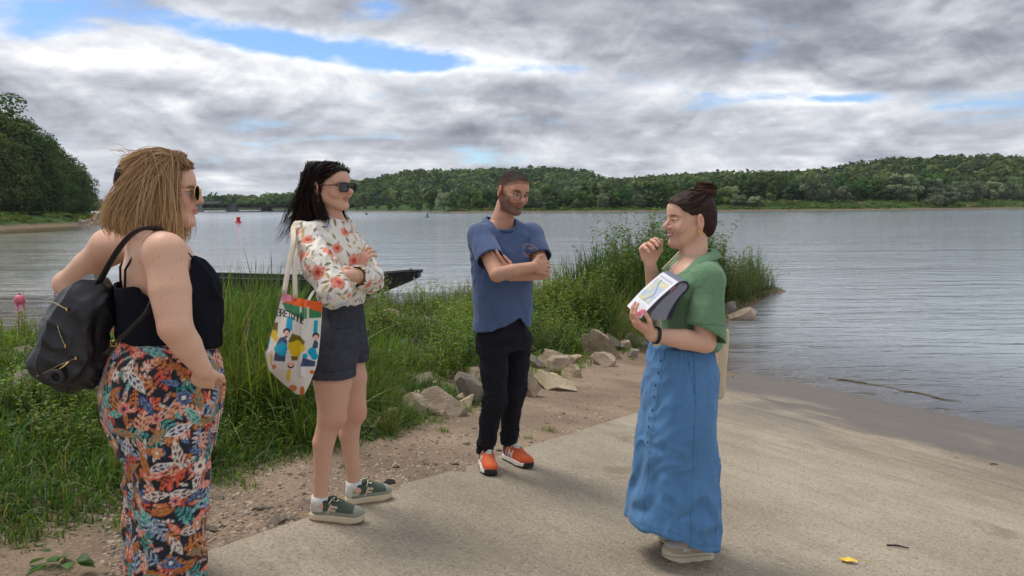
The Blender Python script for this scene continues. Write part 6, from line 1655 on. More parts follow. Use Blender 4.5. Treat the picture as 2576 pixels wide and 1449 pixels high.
    S.loft(rows, .02, 2.25)
    hem = lambda X, Y: np.interp(Y, [-.16, .04, .10, .135, .15, .20], [cz(2128), cz(2092), cz(2070), cz(2044), cz(2036), cz(2020)])
    Vt, Ft = S.mesh(.0062, None, None, lambda X, Y, Z: np.maximum(hem(X, Y)-Z, Z-cz(1350))+0*X)
    lowm = smooth01(cz(1500)-Vt[:, 2], 0, .4)
    Vt = folds(Vt, Ft, (.05, .35, -.9), 1.6, 8, .020, 31, .25+.75*lowm); Vt = folds(Vt, Ft, (.3, .6, -.6), 3.0, 12, .008, 37)
    wv = smooth01(Vt[:, 2], cz(1420), cz(1350)); th = np.arctan2(Vt[:, 0], Vt[:, 1]-.0); Vt = Vt+normals(Vt, Ft)*(.004*np.sin(th*60)*wv)[:, None]
    C = np.tile(lin(86, 132, 180), (len(Vt), 1))*(1+.13*vnoise(np.c_[Vt[:, :2]*60, Vt[:, 2:]*9], 1, 6, 3)+.16*vnoise(Vt, 4, 8, 2))[:, None]
    sy_ = L(2722, 1500, 3.06)[1]; side = Vt[:, 0] < -.05
    C = C*(1-.30*smooth01(.004-np.abs(Vt[:, 1]-sy_+.02*(Vt[:, 2]-.5)), 0, .003)*side)[:, None]
    pk = smooth01(.004-seg_d(Vt[:, 1], Vt[:, 2], (L(2712, 1390, 3.06)[1], cz(1390)), (L(2726, 1505, 3.06)[1], cz(1505))), 0, .003)*side; C = C*(1-.4*pk)[:, None]
    fy = Vt[:, 1].max()
    plk = smooth01(.004-np.abs(Vt[:, 0]+.075), 0, .003)*(Vt[:, 1] > .03); C = C*(1-.3*plk)[:, None]; C = C*(1-.22*smooth01(.005-np.abs(Vt[:, 2]-hem(Vt[:, 0], Vt[:, 1])-.028), 0, .003))[:, None]
    sk = P.add('skirt', Vt, Ft, M_denim, C)
    for sy in (1395, 1440, 1488, 1530, 1580, 1640, 1700):
        z = cz(sy); k = (np.abs(Vt[:, 2]-z) < .006) & (np.abs(Vt[:, 0]+.055) < .012) & (Vt[:, 1] > .03)
        if k.any():
            c = Vt[k].mean(0)+[-.004, .006, 0]; MB().box(c, (.005, .004, .009), rotz(.5)).build('button', plain('dark skirt button', lin(46, 72, 106), .5), sk, False)
    # shoes
    toe = gp(2606*S2V, 2204*S2V); heel = gp(2830*S2V, 2190*S2V); heel = toe+(heel-toe)/np.linalg.norm(heel-toe)*.265
    shoe(P, heel, toe, ST_WHITE, .265)
    o2 = np.array([.02, .19, 0]); h2, t2 = heel+o2, toe+o2; h2[2], t2[2] = plane_z(*h2[:2]), plane_z(*t2[:2]); shoe(P, h2, t2, ST_WHITE, .265)
    for h_ in (heel, h2):
        a = P.loc(h_+(toe-heel)*.17); MB().tube([a+[0, 0, .05], a+[0, 0, .20]], [.038, .042], 14, (.62, .61, .60)).build('sock', M_cloth, P.root)
    # beige cloth bag on the far hip
    bag = empty('cloth_bag', P.o, P.th); tag(bag, 'plain beige cloth bag hanging behind the denim skirt', 'bag')
    Bg = Sdf(); c = L(2812, 1430, 3.38); Bg.box(c, (.030, .055, .165), .02, .02, rotx(.06)); Vb, Fb = Bg.mesh(.006); Vb = folds(Vb, Fb, (0, .1, 1), 3, 14, .008, 3)
    build('pouch', Vb, Fb, M_cloth, bag, True, np.tile(lin(204, 190, 160), (len(Vb), 1)))
    MB().tube([c+[0, 0, .15], c+[-.01, .01, .28], [shR[0]*.8, -.10, zs+.0], [shR[0]*.8, -.03, zs+.085], [shR[0]*.9, .05, zs]], .008, 6, lin(204, 190, 160), .35).build('strap', M_cloth, bag)
    # the papers: a stapled sheaf folded back on itself, gripped by the left hand
    pr = empty('paper_sheaf', P.o, P.th); tag(pr, 'thick sheaf of printed papers folded over, held against the green blouse', 'papers')
    A0, A1 = L(2521, 1253, 2.985), L(2663, 1118, 2.985); a = A1-A0; la = np.linalg.norm(a)*1.02; a /= np.linalg.norm(a)
    b_ = L(2553, 1134, 3.17)-(A0+A1)/2; b_ -= a*(a@b_); lb = .205; b_ /= np.linalg.norm(b_); nn = np.cross(a, b_); nn = nn if nn[2] > 0 else -nn
    M_paper = painted('paper', .75, .0, 900, .3)
    rs = np.random.default_rng(9)
    for k in range(9):
        r = .009+.0024*k; off = k*.0016; lf = la-.006*k*(k % 3)
        t = np.linspace(0, np.pi*.98, 12)
        u = np.r_[np.linspace(0, la, 14), la+np.sin(t)*r*1.2, np.linspace(la-.01, .02+.008*k, 12)]
        w = np.r_[np.zeros(14)+off*0-.0006*k, -(1-np.cos(t))*r, -2*r-.010*np.linspace(0, 1, 12)*k*.35-.02*np.linspace(0, 1, 12)**2]
        w = w + .006*np.sin(u/la*3.0)
        nb_ = 14; sb = np.linspace(0, lb, nb_)
        G = A0 + u[:, None, None]*a + w[:, None, None]*nn + sb[None, :, None]*b_; m = len(u)
        Vp = G.reshape(-1, 3); i = np.arange(m*nb_).reshape(m, nb_); Fp = np.stack([i[:-1, :-1], i[1:, :-1], i[1:, 1:], i[:-1, 1:]], -1).reshape(-1, 4)
        col_ = np.tile(lin(222, 224, 234) if k < 7 else lin(110, 114, 132), (len(Vp), 1))
        sub = 5 if k == 0 else 1
        if k == 0:                                     # top sheet printed with a pale map
            uu = np.linspace(0, la, 90); ss = np.linspace(0, lb, 80); G = A0 + uu[:, None, None]*a + (.0012+.006*np.sin(uu/la*3.0))[:, None, None]*nn + ss[None, :, None]*b_
            Vq = G.reshape(-1, 3); i = np.arange(90*80).reshape(90, 80); Fq = np.stack([i[:-1, :-1], i[1:, :-1], i[1:, 1:], i[:-1, 1:]], -1).reshape(-1, 4)
            U, Sx = np.meshgrid(uu/la, ss/lb, indexing='ij'); U, Sx = U.ravel(), Sx.ravel(); Cq = np.tile(lin(226, 228, 238), (len(Vq), 1))
            inm = (U > .30)*(U < .88)*(Sx > .12)*(Sx < .90); nz_ = vnoise(np.c_[U*9, Sx*9], 1, 4, 4)
            mp = np.where(nz_[:, None] > .05, lin(206, 204, 168), lin(176, 190, 208)); Cq = np.where((inm > 0)[:, None], mp*(1+.25*vnoise(np.c_[U*60, Sx*60], 1, 5, 2))[:, None], Cq)
            rv = (np.abs(Sx-.5-.16*np.sin(U*9)) < .02)*inm; Cq = mixm(Cq, rv, lin(100, 116, 140))
            hd = (U > .90)*(U < .97)*(Sx > .1)*(Sx < .9); Cq = mixm(Cq, hd*.55, lin(150, 152, 170)); fx = (U > .12)*(U < .26)*(Sx > .15)*(Sx < .7)*(np.sin(U*160) > .2)*(np.sin(Sx*70+np.floor(U*26)*3) > -.4); Cq = mixm(Cq, fx*.6, lin(90, 92, 104))
            build('printed_sheet', Vq, Fq, M_paper, pr, True, Cq)
        build('sheet', Vp, Fp, M_paper, pr, True, col_)
    tb = A0+a*la*.86+b_*.004+nn*-.004; MB().box(tb, (.030, .012, .004), np.c_[a, b_, nn], lin(214, 120, 130)).build('page_tab', M_paper, pr, False)
    nt_ = A0+a*.03+b_*.03+nn*.003; MB().box(nt_, (.05, .05, .002), np.c_[a, b_, nn], lin(226, 116, 150)).build('pink_note', M_paper, pr, False)
make_guide()
# ------------------------------------------------------------------ the woman in the floral blouse and shorts
def green_upper(V):
    x, y, z = V.T; C = np.tile(lin(70, 84, 72), (len(V), 1)); suede = lin(142, 146, 132)
    C = mixm(C, (y > .225)*1.0, suede); C = mixm(C, (z < .042)*(y > .05), suede); C = mixm(C, (y < .05)*(z < .085), suede); C = mixm(C, (y < .022), lin(206, 204, 194)); C = mixm(C, (z > .088), lin(44, 56, 50))
    yy = np.where(x > 0, y, .225-y); be = lin(206, 180, 156); on = np.abs(x) > .018
    for a, b in (((.098, .036), (.112, .074)), ((.110, .070), (.140, .066)), ((.105, .053), (.132, .050))): C = mixm(C, on*smooth01(.0062-seg_d(yy, z, a, b), 0, .0015), be)
    return C
def tan_sole(V):
    x, y, z = V.T; C = np.tile(lin(208, 192, 164), (len(V), 1)); return mixm(C, z-.020*np.clip((y-.20)/.09, 0, 1)**2 < .008, lin(150, 126, 98))
ST_GREEN = dict(upper=green_upper, soleC=tan_sole, tongue=lin(60, 74, 64), lace=lin(226, 216, 190), sole=.034)
def long_hair(P, gx, cap, hl, name, base, dark, n, guides, rad=.0016, seed=1, m=14, capcol=None, shell=((0, -.02, .036), (.085, .107, .097)), spread=.012, var=.38):
    Vh, Fh = cap.mesh(.003, None, None, hl); st = vnoise(np.c_[Vh[:, 0]*150, Vh[:, 1]*60, Vh[:, 2]*26], 1.0, seed, 2)
    Vh = Vh + normals(Vh, Fh)*(.005*vnoise(np.c_[Vh[:, 0]*90, Vh[:, 1]*40, Vh[:, 2]*14], 1, seed+2, 2))[:, None]
    o = P.add('hair', gx(Vh), Fh, M_hair, np.array(capcol if capcol is not None else dark)*(1+.5*st)[:, None])
    rs = np.random.default_rng(seed); K = n//6; ctrl, tipc = guides(K, rs); g = np.r_[np.arange(K), rs.integers(0, K, n-K)]
    sp = np.interp(np.linspace(0, 1, ctrl.shape[1]), [0, .4, 1], [.30, 1, .5])[None, :, None]; ctrl = ctrl[g]+rs.normal(0, spread, (n, 1, 3))*sp+rs.normal(0, spread*.35, (n, ctrl.shape[1], 3))
    c = bez(ctrl, m); ce, er = np.array(shell[0]), np.array(shell[1])
    d = (c-ce)/er; dl = np.linalg.norm(d, axis=2)[..., None]; c = np.where(dl < 1, ce+d/np.maximum(dl, 1e-3)*er*rs.uniform(1.0, 1.03, (n, 1, 1)), c)
    wv_ = np.linspace(0, 1, m)[None, :, None]; ph = rs.uniform(0, 6.28, (K, 1, 3))[g]; c = c+.0045*np.sin(wv_*rs.uniform(5, 9, (K, 1, 1))[g]+ph)*wv_
    v, f = tubes3(c, np.interp(np.linspace(0, 1, m), [0, .3, .8, 1], [.8, 1, .8, .25])[None]*rs.uniform(.7, 1.3, (n, 1))*rad)
    tag(build('strands', gx(v), f, M_hair, o, True, strand_colors(n, m, 2, base, tipc, var, rs)), kind='stuff'); return o
def sunglasses(P, gx, frame_m, temple_m, lens_m, w=.027, h=.021, thick=.003, square=True, y0=.106):
    g = empty('sunglasses', (0, 0, 0), 0, P.root); t = np.linspace(0, 2*np.pi, 29)[:-1]; ex = .55 if square else 1.0
    cs, sn = np.sign(np.cos(t))*np.abs(np.cos(t))**ex, np.sign(np.sin(t))*np.abs(np.sin(t))**ex
    for s in (-1, 1):
        rx = s*.034+w*cs; ring = np.c_[rx, y0-.55*np.maximum(np.abs(rx)-.02, 0)**1.0*.32, .001+h*sn]
        MB().tube(gx(ring), thick, 6, closed=True).build('rim', frame_m, g)
        build('lens', np.vstack([gx(ring), gx([[s*.034, y0-.004, .001]])]), np.array([[i, (i+1) % 28, 28] for i in range(28)]), lens_m, g)
        MB().tube(gx([[s*.060, y0-.014, .010], [s*.077, .072, .012], [s*.0825, .02, .012], [s*.0845, -.008, .008]]), [thick*1.2, thick*1.2, thick, thick], 6).build('temple', temple_m, g)
    MB().tube(gx([[-.010, y0+.001, .004], [0, y0+.004, .007], [.010, y0+.001, .004]]), thick, 6).build('bridge', frame_m, g)
    return g
def make_floral():
    P = Person('floral', 'woman with long dark hair, sunglasses, white floral blouse and black denim shorts', (-.79, 3.43, plane_z(-.79, 3.43)), (.93, -.36))
    L = P.L
    shR, shL = L(1205, 930, 3.30), L(1352, 928, 3.60)
    elR, elL = L(1318, 1142, 3.14), L(1455, 1098, 3.48)
    wrR, wrL = L(1392, 1062, 3.36), L(1368, 1084, 3.18)
    hc = L(1297, 738, 3.42); Hm = axes(P.D((.90, -.43, -.02)), P.D((0, 0, 0))+[0, 0, 1]); hs = np.array([.97, 1.07, .87])
    cz = lambda sy: P.Z(1310, sy, 3.42); zs = cz(930)
    hpR, hpL = L(1308, 1360, 3.34), L(1352, 1350, 3.55)
    toeR, heelR = gp(1440*S2V, 2058*S2V), gp(1240*S2V, 2042*S2V); toeL, heelL = gp(1540*S2V, 1956*S2V), gp(1368*S2V, 1984*S2V)
    fit = lambda h, t, l: t-(t-h)/np.linalg.norm(t-h)*l
    heelR, heelL = fit(heelR, toeR, .262), fit(heelL, toeL, .262)
    ft = lambda h, t, d, z: P.loc(h+(t-h)/np.linalg.norm(t-h)*d+np.array([0, 0, z]))
    anR, anL = ft(heelR, toeR, .052, .10), ft(heelL, toeL, .052, .10)
    knR, knL = L(1303, 1640, 3.31), L(1386, 1622, 3.56)
    B = Sdf()
    B.loft([(cz(1370), 0, -.02, .10, .06), (cz(1300), 0, -.02, .130, .080), (cz(1170), 0, .0, .105, .070), (cz(1050), 0, .0, .12, .078), (zs, 0, -.005, .12, .065), (zs+.06, 0, -.02, .06, .055)], .01)
    nk = hc+Hm@np.array([0, -.030, -.085]); B.cone((0, -.02, zs+.03), nk, .052, .048, .03); B.cone((0, -.0, zs+.01), hc+Hm@np.array([0, .012, -.085]), .038, .034, .02)
    for s in (shR, shL): B.cone(np.array([s[0]*.3, -.02, zs+.03]), s, .035, .042, .04)
    B.chain([shR, elR], [.045, .036], .02); B.chain([elR, wrR], [.036, .025], .015); B.chain([shL, elL], [.045, .036], .02); B.chain([elL, elL*.5+wrL*.5, wrL], [.038, .036, .026], .015)
    hand_ops(B, wrR, L(1428, 1004, 3.40)-wrR, P.D((.35, 1, -.1)), L(1380, 1000, 3.36)-wrR, [(.25, .5, .3), (.3, .5, .3), (.35, .5, .3), (.45, .5, .3)], .2, .95, (.9, .9))
    hand_ops(B, wrL, L(1230, 1130, 3.22)-wrL, P.D((-.2, .9, .3)), (0, 0, 1), [(.1, .1, .1)]*4, .08, .95, (.5, .5))
    for h_, k_, a_, o in ((hpR, knR, anR, 0), (hpL, knL, anL, 0)):
        bk = P.D((-1, .2, 0)); calf = k_*.68+a_*.32+bk*.018; low = k_*.25+a_*.75+bk*.004
        B.chain([h_, h_*.5+k_*.5+bk*-.006, k_+bk*-.006], [.084, .086, .062], .04, .012); B.ell(k_+bk*-.030, (.036, .036, .045), .03)
        B.chain([k_, calf, low, a_+[0, 0, -.02]], [.056, .048, .034, .032], .02, .012); B.ell(a_+[0, 0, -.03], (.036, .045, .035), .02)
    B.frame(head_field(.97, 1.12, 1.02, .5, True), Hm, hc, hs)
    hb = lambda w, r=.10: (np.asarray(w)-r, np.asarray(w)+r)
    V, F = body_mesh(B, [(hc-[.14, .15, .16], hc+[.14, .15, .16]), hb(L(1412, 1030, 3.38), .085)], .0065)
    skin = np.array(lin(212, 166, 142)); C = np.tile(skin, (len(V), 1))*(1+.05*vnoise(V, 30, 3)+.04*vnoise(V, 6, 4))[:, None]
    for w in (knR, knL): C = mixm(C, np.exp(-(np.linalg.norm(V-w-P.D((.04, -.02, 0)), axis=1)/.045)**2)*.35, lin(196, 112, 96))
    C = mixm(C, np.exp(-(np.linalg.norm(V-L(1412, 1030, 3.36), axis=1)/.06)**2)*.45, lin(206, 116, 98))
    q = (V-hc)@Hm/hs; m = (np.abs(q) < .16).all(1) & (q[:, 2] > -.125)
    Ch = C[m]; paint_head(q[m], Ch, lin(188, 116, 106), lin(46, 32, 28), (.05, .03, .02), True, 0, 1.0, .6); C[m] = Ch
    P.add('body', V, F, M_skin, C)
    gx = lambda v: hc+(np.asarray(v, float)*hs)@Hm.T
    # hair: dark, half pinned back, falling behind the shoulder with a lock in front of it
    cap = Sdf(); cap.ell((0, -.020, .036), (.084, .106, .096), .01); cap.ell((0, .057, .062), (.058, .037, .043), .03); cap.ell((0, -.085, -.02), (.074, .050, .09), .04); cap.ell((0.01, -.095, -.11), (.070, .040, .09), .04); cap.ell((.01, -.115, .055), (.03, .022, .03), .02)
    def hl(X, Y, Z):
        zh = np.interp(Y, [-.16, -.06, -.045, -.020, .015, .05, .075, .10], [-.30, -.30, -.05, .026, .030, .058, .082, .10]); return zh-Z+0*X
    def guides(n, rs):
        a = rs.uniform(0, 1, n); s = np.where(rs.random(n) < .62, 1, -1)
        p0 = np.c_[s*rs.uniform(.0, .05, n), rs.uniform(-.085, .078, n), rs.uniform(.116, .130, n)-.0]; p0[:, 2] -= (p0[:, 1] > .03)*(p0[:, 1]-.03)*.75
        p1 = np.c_[s*rs.uniform(.085, .108, n), rs.uniform(-.06, .02, n), rs.uniform(.05, .10, n)]
        p2 = np.c_[s*rs.uniform(.070, .10, n), rs.uniform(-.13, -.065, n), rs.uniform(-.06, -.02, n)]
        p3 = np.c_[s*rs.uniform(.03, .10, n), rs.uniform(-.14, -.06, n), rs.uniform(-.25, -.16, n)]
        k = int(n*.16); fr = np.arange(k)                         # front lock
        p2[fr] = np.c_[s[fr]*rs.uniform(.080, .092, k), rs.uniform(-.05, -.025, k), rs.uniform(-.09, -.04, k)]; p3[fr] = np.c_[s[fr]*rs.uniform(.05, .08, k), rs.uniform(.01, .05, k), rs.uniform(-.23, -.17, k)]
        p1[fr, 1] = rs.uniform(-.05, -.02, k)
        w = np.arange(k, k+int(n*.06)); p3[w] += rs.normal(0, .035, (len(w), 3)); p3[w, 1] -= .03
        tp = p3+rs.normal(0, .012, (n, 3))+[0, 0, -.015]; return np.stack([p0, p1, p2, p3, tp], 1), lin(46, 32, 29)
    hr = long_hair(P, gx, cap, hl, 'hair', lin(34, 25, 24), lin(24, 18, 18), 3800, guides, .0010, 4, 12)
    MB().box(gx([.012, -.116, .066]), (.022, .05, .026), Hm@rotz(.2), lin(112, 66, 48)).build('hair_clip', plain('brown hair claw', lin(110, 64, 46), .35, 0, .3, 60), P.root)
    tort = plain('tortoiseshell', lin(92, 42, 28), .25, 0, .6, 70)
    sunglasses(P, gx, M_blackp, tort, M_lens, .027, .022, .0034, True)
    t = np.linspace(0, 2*np.pi, 21)[:-1]
    MB().tube(gx(np.c_[np.full(20, .089), -.004+.012*np.cos(t), -.062+.021*np.sin(t)]), .0019, 6, closed=True).build('hoop_earring', M_gold, P.root)
    MB().tube(gx(np.c_[np.full(20, .088), -.010+.006*np.cos(t), -.040+.008*np.sin(t)]), .0016, 6, closed=True).build('hoop_earring', M_gold, P.root)
    # blouse
    T = Sdf(); T.loft([(cz(1215), 0, -.004, .118, .080), (cz(1180), 0, -.004, .126, .088), (cz(1120), 0, -.002, .146, .102), (cz(1030), 0, .002, .150, .104), (cz(970), 0, .0, .150, .096), (zs, 0, -.01, .138, .084), (zs+.045, 0, -.022, .085, .066), (zs+.085, 0, -.022, .070, .062)], .02, 2.1)
    for s in (shR, shL): T.cone(np.array([s[0]*.3, -.025, zs+.036]), s+[0, 0, -.004], .044, .062, .05)
    T.ell((0, .055, cz(1015)), (.10, .045, .065), .04)
    Vt, Ft = T.mesh(.0045, None, None, lambda X, Y, Z: np.maximum(np.maximum(cz(1198)-Z, Z-zs-.078), np.minimum(.052-np.hypot(X, Y+.012), Z-zs-.03))+0*X)
    Vt = relax(folds(Vt, Ft, (.1, .5, -.85), 2.6, 13, .009, 41), Ft, 1); parts = [(Vt, Ft)]
    def sleeve(pts, rad, cutp, cutd, seed):
        A = Sdf(); A.chain(pts, rad, .03, .03); cutd = np.asarray(cutd)/np.linalg.norm(cutd)
        Va, Fa = A.mesh(.0045, None, None, (lambda X, Y, Z: (X-cutp[0])*cutd[0]+(Y-cutp[1])*cutd[1]+(Z-cutp[2])*cutd[2]) if cutp is not None else None)
        Va = folds(Va, Fa, np.asarray(pts[1])-np.asarray(pts[0]), 3.0, 14, .008, seed); Va = folds(Va, Fa, (.8, .3, -.3), 5, 20, .006, seed+3); parts.append((relax(Va, Fa, 1), Fa))
    sleeve([shR+[0, 0, .0], shR*.45+elR*.55+[.012, 0, -.004], elR+[.01, 0, -.006], elR*.35+wrR*.65], [.062, .070, .062, .047], None, (0, 0, 1), 51)
    cutL = elL*.38+wrL*.62
    sleeve([shL, shL*.5+elL*.5, elL, cutL+(wrL-elL)*.2], [.060, .064, .060, .046], cutL, wrL-elL, 55)
    n = 0; Vs, Fs = [], []
    for v, f in parts: Vs.append(v); Fs.append(f+n); n += len(v)
    Vt, Ft = np.concatenate(Vs), np.concatenate(Fs); Nv = normals(Vt, Ft)
    C = np.tile(lin(228, 222, 212), (len(Vt), 1)); rs = np.random.default_rng(8)
    olive, ol2, ochre = lin(108, 100, 62), lin(142, 132, 88), lin(206, 176, 92)
    idx = scatter(Vt, 420, .026, rs)
    stamp(Vt, Nv, C, idx, rs.uniform(.014, .026, len(idx)), lambda i, u, v, r: leaf_print(u, v, *( (olive, ol2) if i % 4 else (ochre, lin(180, 150, 70)) ), .30, 5), rs)
    idx = scatter(Vt, 60, .055, rs); stamp(Vt, Nv, C, idx, rs.uniform(.014, .022, len(idx)), lambda i, u, v, r: flower_print(u, v, *((lin(226, 150, 130), lin(238, 196, 180), lin(200, 96, 80)) if i % 3 else (lin(168, 176, 208), lin(206, 210, 228), lin(220, 190, 120))), 5, .07), rs)
    idx = scatter(Vt, 44, .085, rs)
    stamp(Vt, Nv, C, idx, rs.uniform(.030, .044, len(idx)), lambda i, u, v, r: flower_print(u, v, *((lin(214, 112, 92), lin(236, 180, 158), lin(180, 66, 54)) if i % 5 else (lin(188, 194, 216), lin(222, 222, 230), lin(150, 150, 190))), 5, .05), rs)
    bl = P.add('blouse', Vt, Ft, M_silk, C)
    t = np.linspace(0, 2*np.pi, 31)[:-1]; cr = []
    for rr, dz, k in ((.058, .060, 0), (.064, .094, 0), (.074, .060, 0), (.078, .044, 0)): cr.append(np.c_[rr*np.sin(t), -.010+rr*1.02*np.cos(t), zs+dz-.03*np.cos(t)-.0*k])
    Vc = np.concatenate(cr); Fc = np.concatenate([np.c_[j*30+np.arange(30), j*30+(np.arange(30)+1) % 30, (j+1)*30+(np.arange(30)+1) % 30, (j+1)*30+np.arange(30)] for j in range(3)])
    Cc = np.tile(lin(226, 218, 206), (len(Vc), 1)); kk = rs.random(len(Vc)); Cc[kk < .22] = lin(140, 124, 84); Cc[kk > .86] = lin(214, 150, 130); build('collar', Vc, Fc, M_silk, bl, True, Cc)
    wd = (elL-wrL)/np.linalg.norm(elL-wrL); wp = wrL+wd*.085; ws = np.cross(wd, [0, 0, 1]); ws /= np.linalg.norm(ws); wu = np.cross(ws, wd)
    MB().tube(wp+.034*(np.cos(t)[:, None]*ws+np.sin(t)[:, None]*wu), .0026, 6, closed=True).build('bracelet', M_gold, P.root)
    # shorts
    S = Sdf(); S.loft([(cz(1392), 0, -.022, .140, .105), (cz(1350), 0, -.024, .158, .115), (cz(1270), 0, -.020, .152, .106), (cz(1205), 0, -.006, .128, .086), (cz(1168), 0, -.004, .122, .080)], .02)
    for h_, k_ in ((hpR, knR), (hpL, knL)): S.cone(h_+[0, 0, .02], h_*.62+k_*.38, .112, .110, .025)
    Vt, Ft = S.mesh(.0045, None, None, lambda X, Y, Z: np.maximum(Z-cz(1176), np.interp(X, [-.25, -.02, .02, .25], [cz(1440), cz(1440), cz(1462), cz(1462)])-.03*Y-Z)+0*X)
    Vt = folds(Vt, Ft, (1, .5, .1), 4, 18, .008, 61, np.exp(-((Vt[:, 2]-cz(1400))/.06)**2)+.3)
    z = Vt[:, 2]; hemz = np.interp(Vt[:, 0], [-.25, -.02, .02, .25], [cz(1440), cz(1440), cz(1462), cz(1462)])-.03*Vt[:, 1]
    C = np.tile(lin(64, 66, 74), (len(Vt), 1))*(1+.25*vnoise(Vt, 60, 5, 3)+.30*np.maximum(0, vnoise(Vt, 9, 6)))[:, None]
    line = smooth01(.003-np.abs(z-hemz-.045), 0, .002)+smooth01(.003-np.abs(z-cz(1212)), 0, .002); C = C*(1-.45*np.clip(line, 0, 1))[:, None]
    side = Vt[:, 0] > .03; pk = smooth01(.003-np.abs(np.hypot(Vt[:, 1]-.095, z-cz(1205))-.085), 0, .002)*side*(z < cz(1212)); C = C*(1-.45*pk)[:, None]
    sh = P.add('shorts', Vt, Ft, M_black, C)
    cu = np.exp(-0*z)
    for sx, (h_, k_) in ((1, (hpR, knR)), (-1, (hpL, knL))):       # turned-up hem of each leg
        c = h_*.70+k_*.30; hz = cz(1455) if sx > 0 else cz(1436)
    # socks and shoes
    shoe(P, heelR, toeR, ST_GREEN, .262); shoe(P, heelL, toeL, ST_GREEN, .262)
    for a, k_ in ((anR, knR), (anL, knL)):
        d = (k_-a)/np.linalg.norm(k_-a); MB().tube([a-[0, 0, .05], a-[0, 0, .01], a+d*.012], [.040, .039, .038], 18, lin(214, 214, 212)).build('sock', M_cloth, P.root)
    # tote bag on the near shoulder
    bag = empty('tote_bag', P.o, P.th); tag(bag, 'white canvas tote bag printed with colourful figures and BRETONNE lettering', 'bag')
    Lp = np.array([(1112, 1150), (1090, 1235), (1064, 1320), (1044, 1388), (1058, 1458), (1112, 1508), (1166, 1552)], float); Rp = np.array([(1270, 1190), (1266, 1260), (1260, 1340), (1254, 1400), (1243, 1452), (1218, 1515), (1196, 1556)], float)
    nu, nv = 110, 190; vv = np.linspace(0, 1, nv); tk = np.linspace(0, 1, 7)
    Le = np.c_[np.interp(vv, tk, Lp[:, 0]), np.interp(vv, tk, Lp[:, 1])]; Re = np.c_[np.interp(vv, tk, Rp[:, 0]), np.interp(vv, tk, Rp[:, 1])]
    for _ in range(14): Le[1:-1] = (Le[:-2]+2*Le[1:-1]+Le[2:])/4; Re[1:-1] = (Re[:-2]+2*Re[1:-1]+Re[2:])/4
    uu = np.linspace(0, 1, nu); Sx = Le[:, None]*(1-uu)[None, :, None]+Re[:, None]*uu[None, :, None]
    sag = np.sin(np.pi*uu)[None]*(12*(1-vv)**3)[:, None]; Sx[..., 1] += sag*.6
    bul = (np.sin(np.pi*uu)[None]**.7)*(np.sin(np.pi*np.clip(vv*.9+.08, 0, 1))**.6)[:, None]
    fold = .010*np.sin(uu*9+vv[:, None]*3)*(1-vv)[:, None] - .022*np.exp(-((uu[None]-.62-.10*vv[:, None])/.035)**2)*(vv < .75)[:, None]
    def panel(sign):
        Yd = 3.125 - .04*uu[None] + (-.050 if sign < 0 else .055)*bul + fold*(sign < 0)
        kx = 2921.6; out = np.empty((nv, nu, 3))
        D_ = f_ + r_*((Sx[..., 0]-2016)/kx)[..., None] - u_*((Sx[..., 1]-1134)/kx)[..., None]
        out = CAM + D_*(Yd/D_[..., 1])[..., None]; return (out.reshape(-1, 3)-P.o)@P.Rw
    i = np.arange(nu*nv).reshape(nv, nu); Fp = np.stack([i[:-1, :-1], i[1:, :-1], i[1:, 1:], i[:-1, 1:]], -1).reshape(-1, 4)
    Vf, Vb = panel(-1), panel(1)
    X, Y = ((Sx[..., 0]-980)/.6692).ravel(), ((Sx[..., 1]-1150)/.6692).ravel()      # print coordinates
    Cn = np.tile(lin(226, 222, 214), (len(X), 1)); put = lambda w, c: mixm(Cn, np.asarray(w, float), lin(*c))
    inp = lambda poly: smooth01(poly_sd(X, Y, poly), -1.2, 1.2); circ = lambda x, y, r, ry=None: smooth01(1-np.hypot((X-x)/r, (Y-y)/(ry or r)), -.04, .04)
    cyan, slate, yell, oliv, gren, oran = (22, 166, 200), (70, 80, 112), (226, 192, 40), (116, 104, 30), (62, 132, 88), (232, 100, 44)
    top = np.interp(X, [190, 430], [0, 62])
    Cn = put(inp([(196, 60), (214, 108), (300, 158), (425, 150), (436, 70), (300, 70)]), gren)
    Cn = put((Y < top+52+8*np.abs(np.sin(X/13.0)))*(X > 205), oran); Cn = put((Y < np.interp(X, [190, 330], [52, 62]))*(X < 250), (240, 152, 176))
    for x0 in (298, 340): Cn = put(inp([(x0, 86), (x0+14, 86), (x0+14, 170), (x0, 170)]), (222, 216, 204))
    Cn = put(inp([(300, 120), (326, 120), (326, 165), (300, 165)]), gren)
    for (x, y0, y1, w) in ((238, 146, 226, 22), (392, 166, 246, 14)): Cn = put(inp([(x-w*.6, y0), (x+w, y0), (x+w*.7, y1), (x-w, y1)]), cyan)
    for (x, y) in ((222, 236), (394, 262)):
        Cn = put(circ(x, y-4, 21, 19), (16, 18, 28)); Cn = put(circ(x, y+6, 15, 17), (244, 186, 170)); Cn = put(circ(x+3, y+12, 3), (204, 60, 60)); Cn = put(inp([(x-9, y+22), (x+4, y+22), (x+6, y+32), (x-12, y+32)]), (16, 18, 28))
    Cn = put(inp([(146, 404), (212, 410), (226, 290), (214, 262), (182, 268), (164, 300)]), slate); Cn = put(np.maximum.reduce([circ(196, 320, 26), circ(172, 336, 24), circ(196, 352, 26), circ(206, 332, 22)]), cyan)
    Cn = put(inp([(254, 244), (300, 258), (330, 292), (322, 326), (246, 320), (232, 290)]), oliv); Cn = put(np.maximum.reduce([circ(256, 320, 28), circ(284, 306, 24), circ(308, 330, 24), circ(276, 350, 34)]), yell); Cn = put(inp([(246, 378), (290, 378), (284, 404), (252, 404)]), oliv)
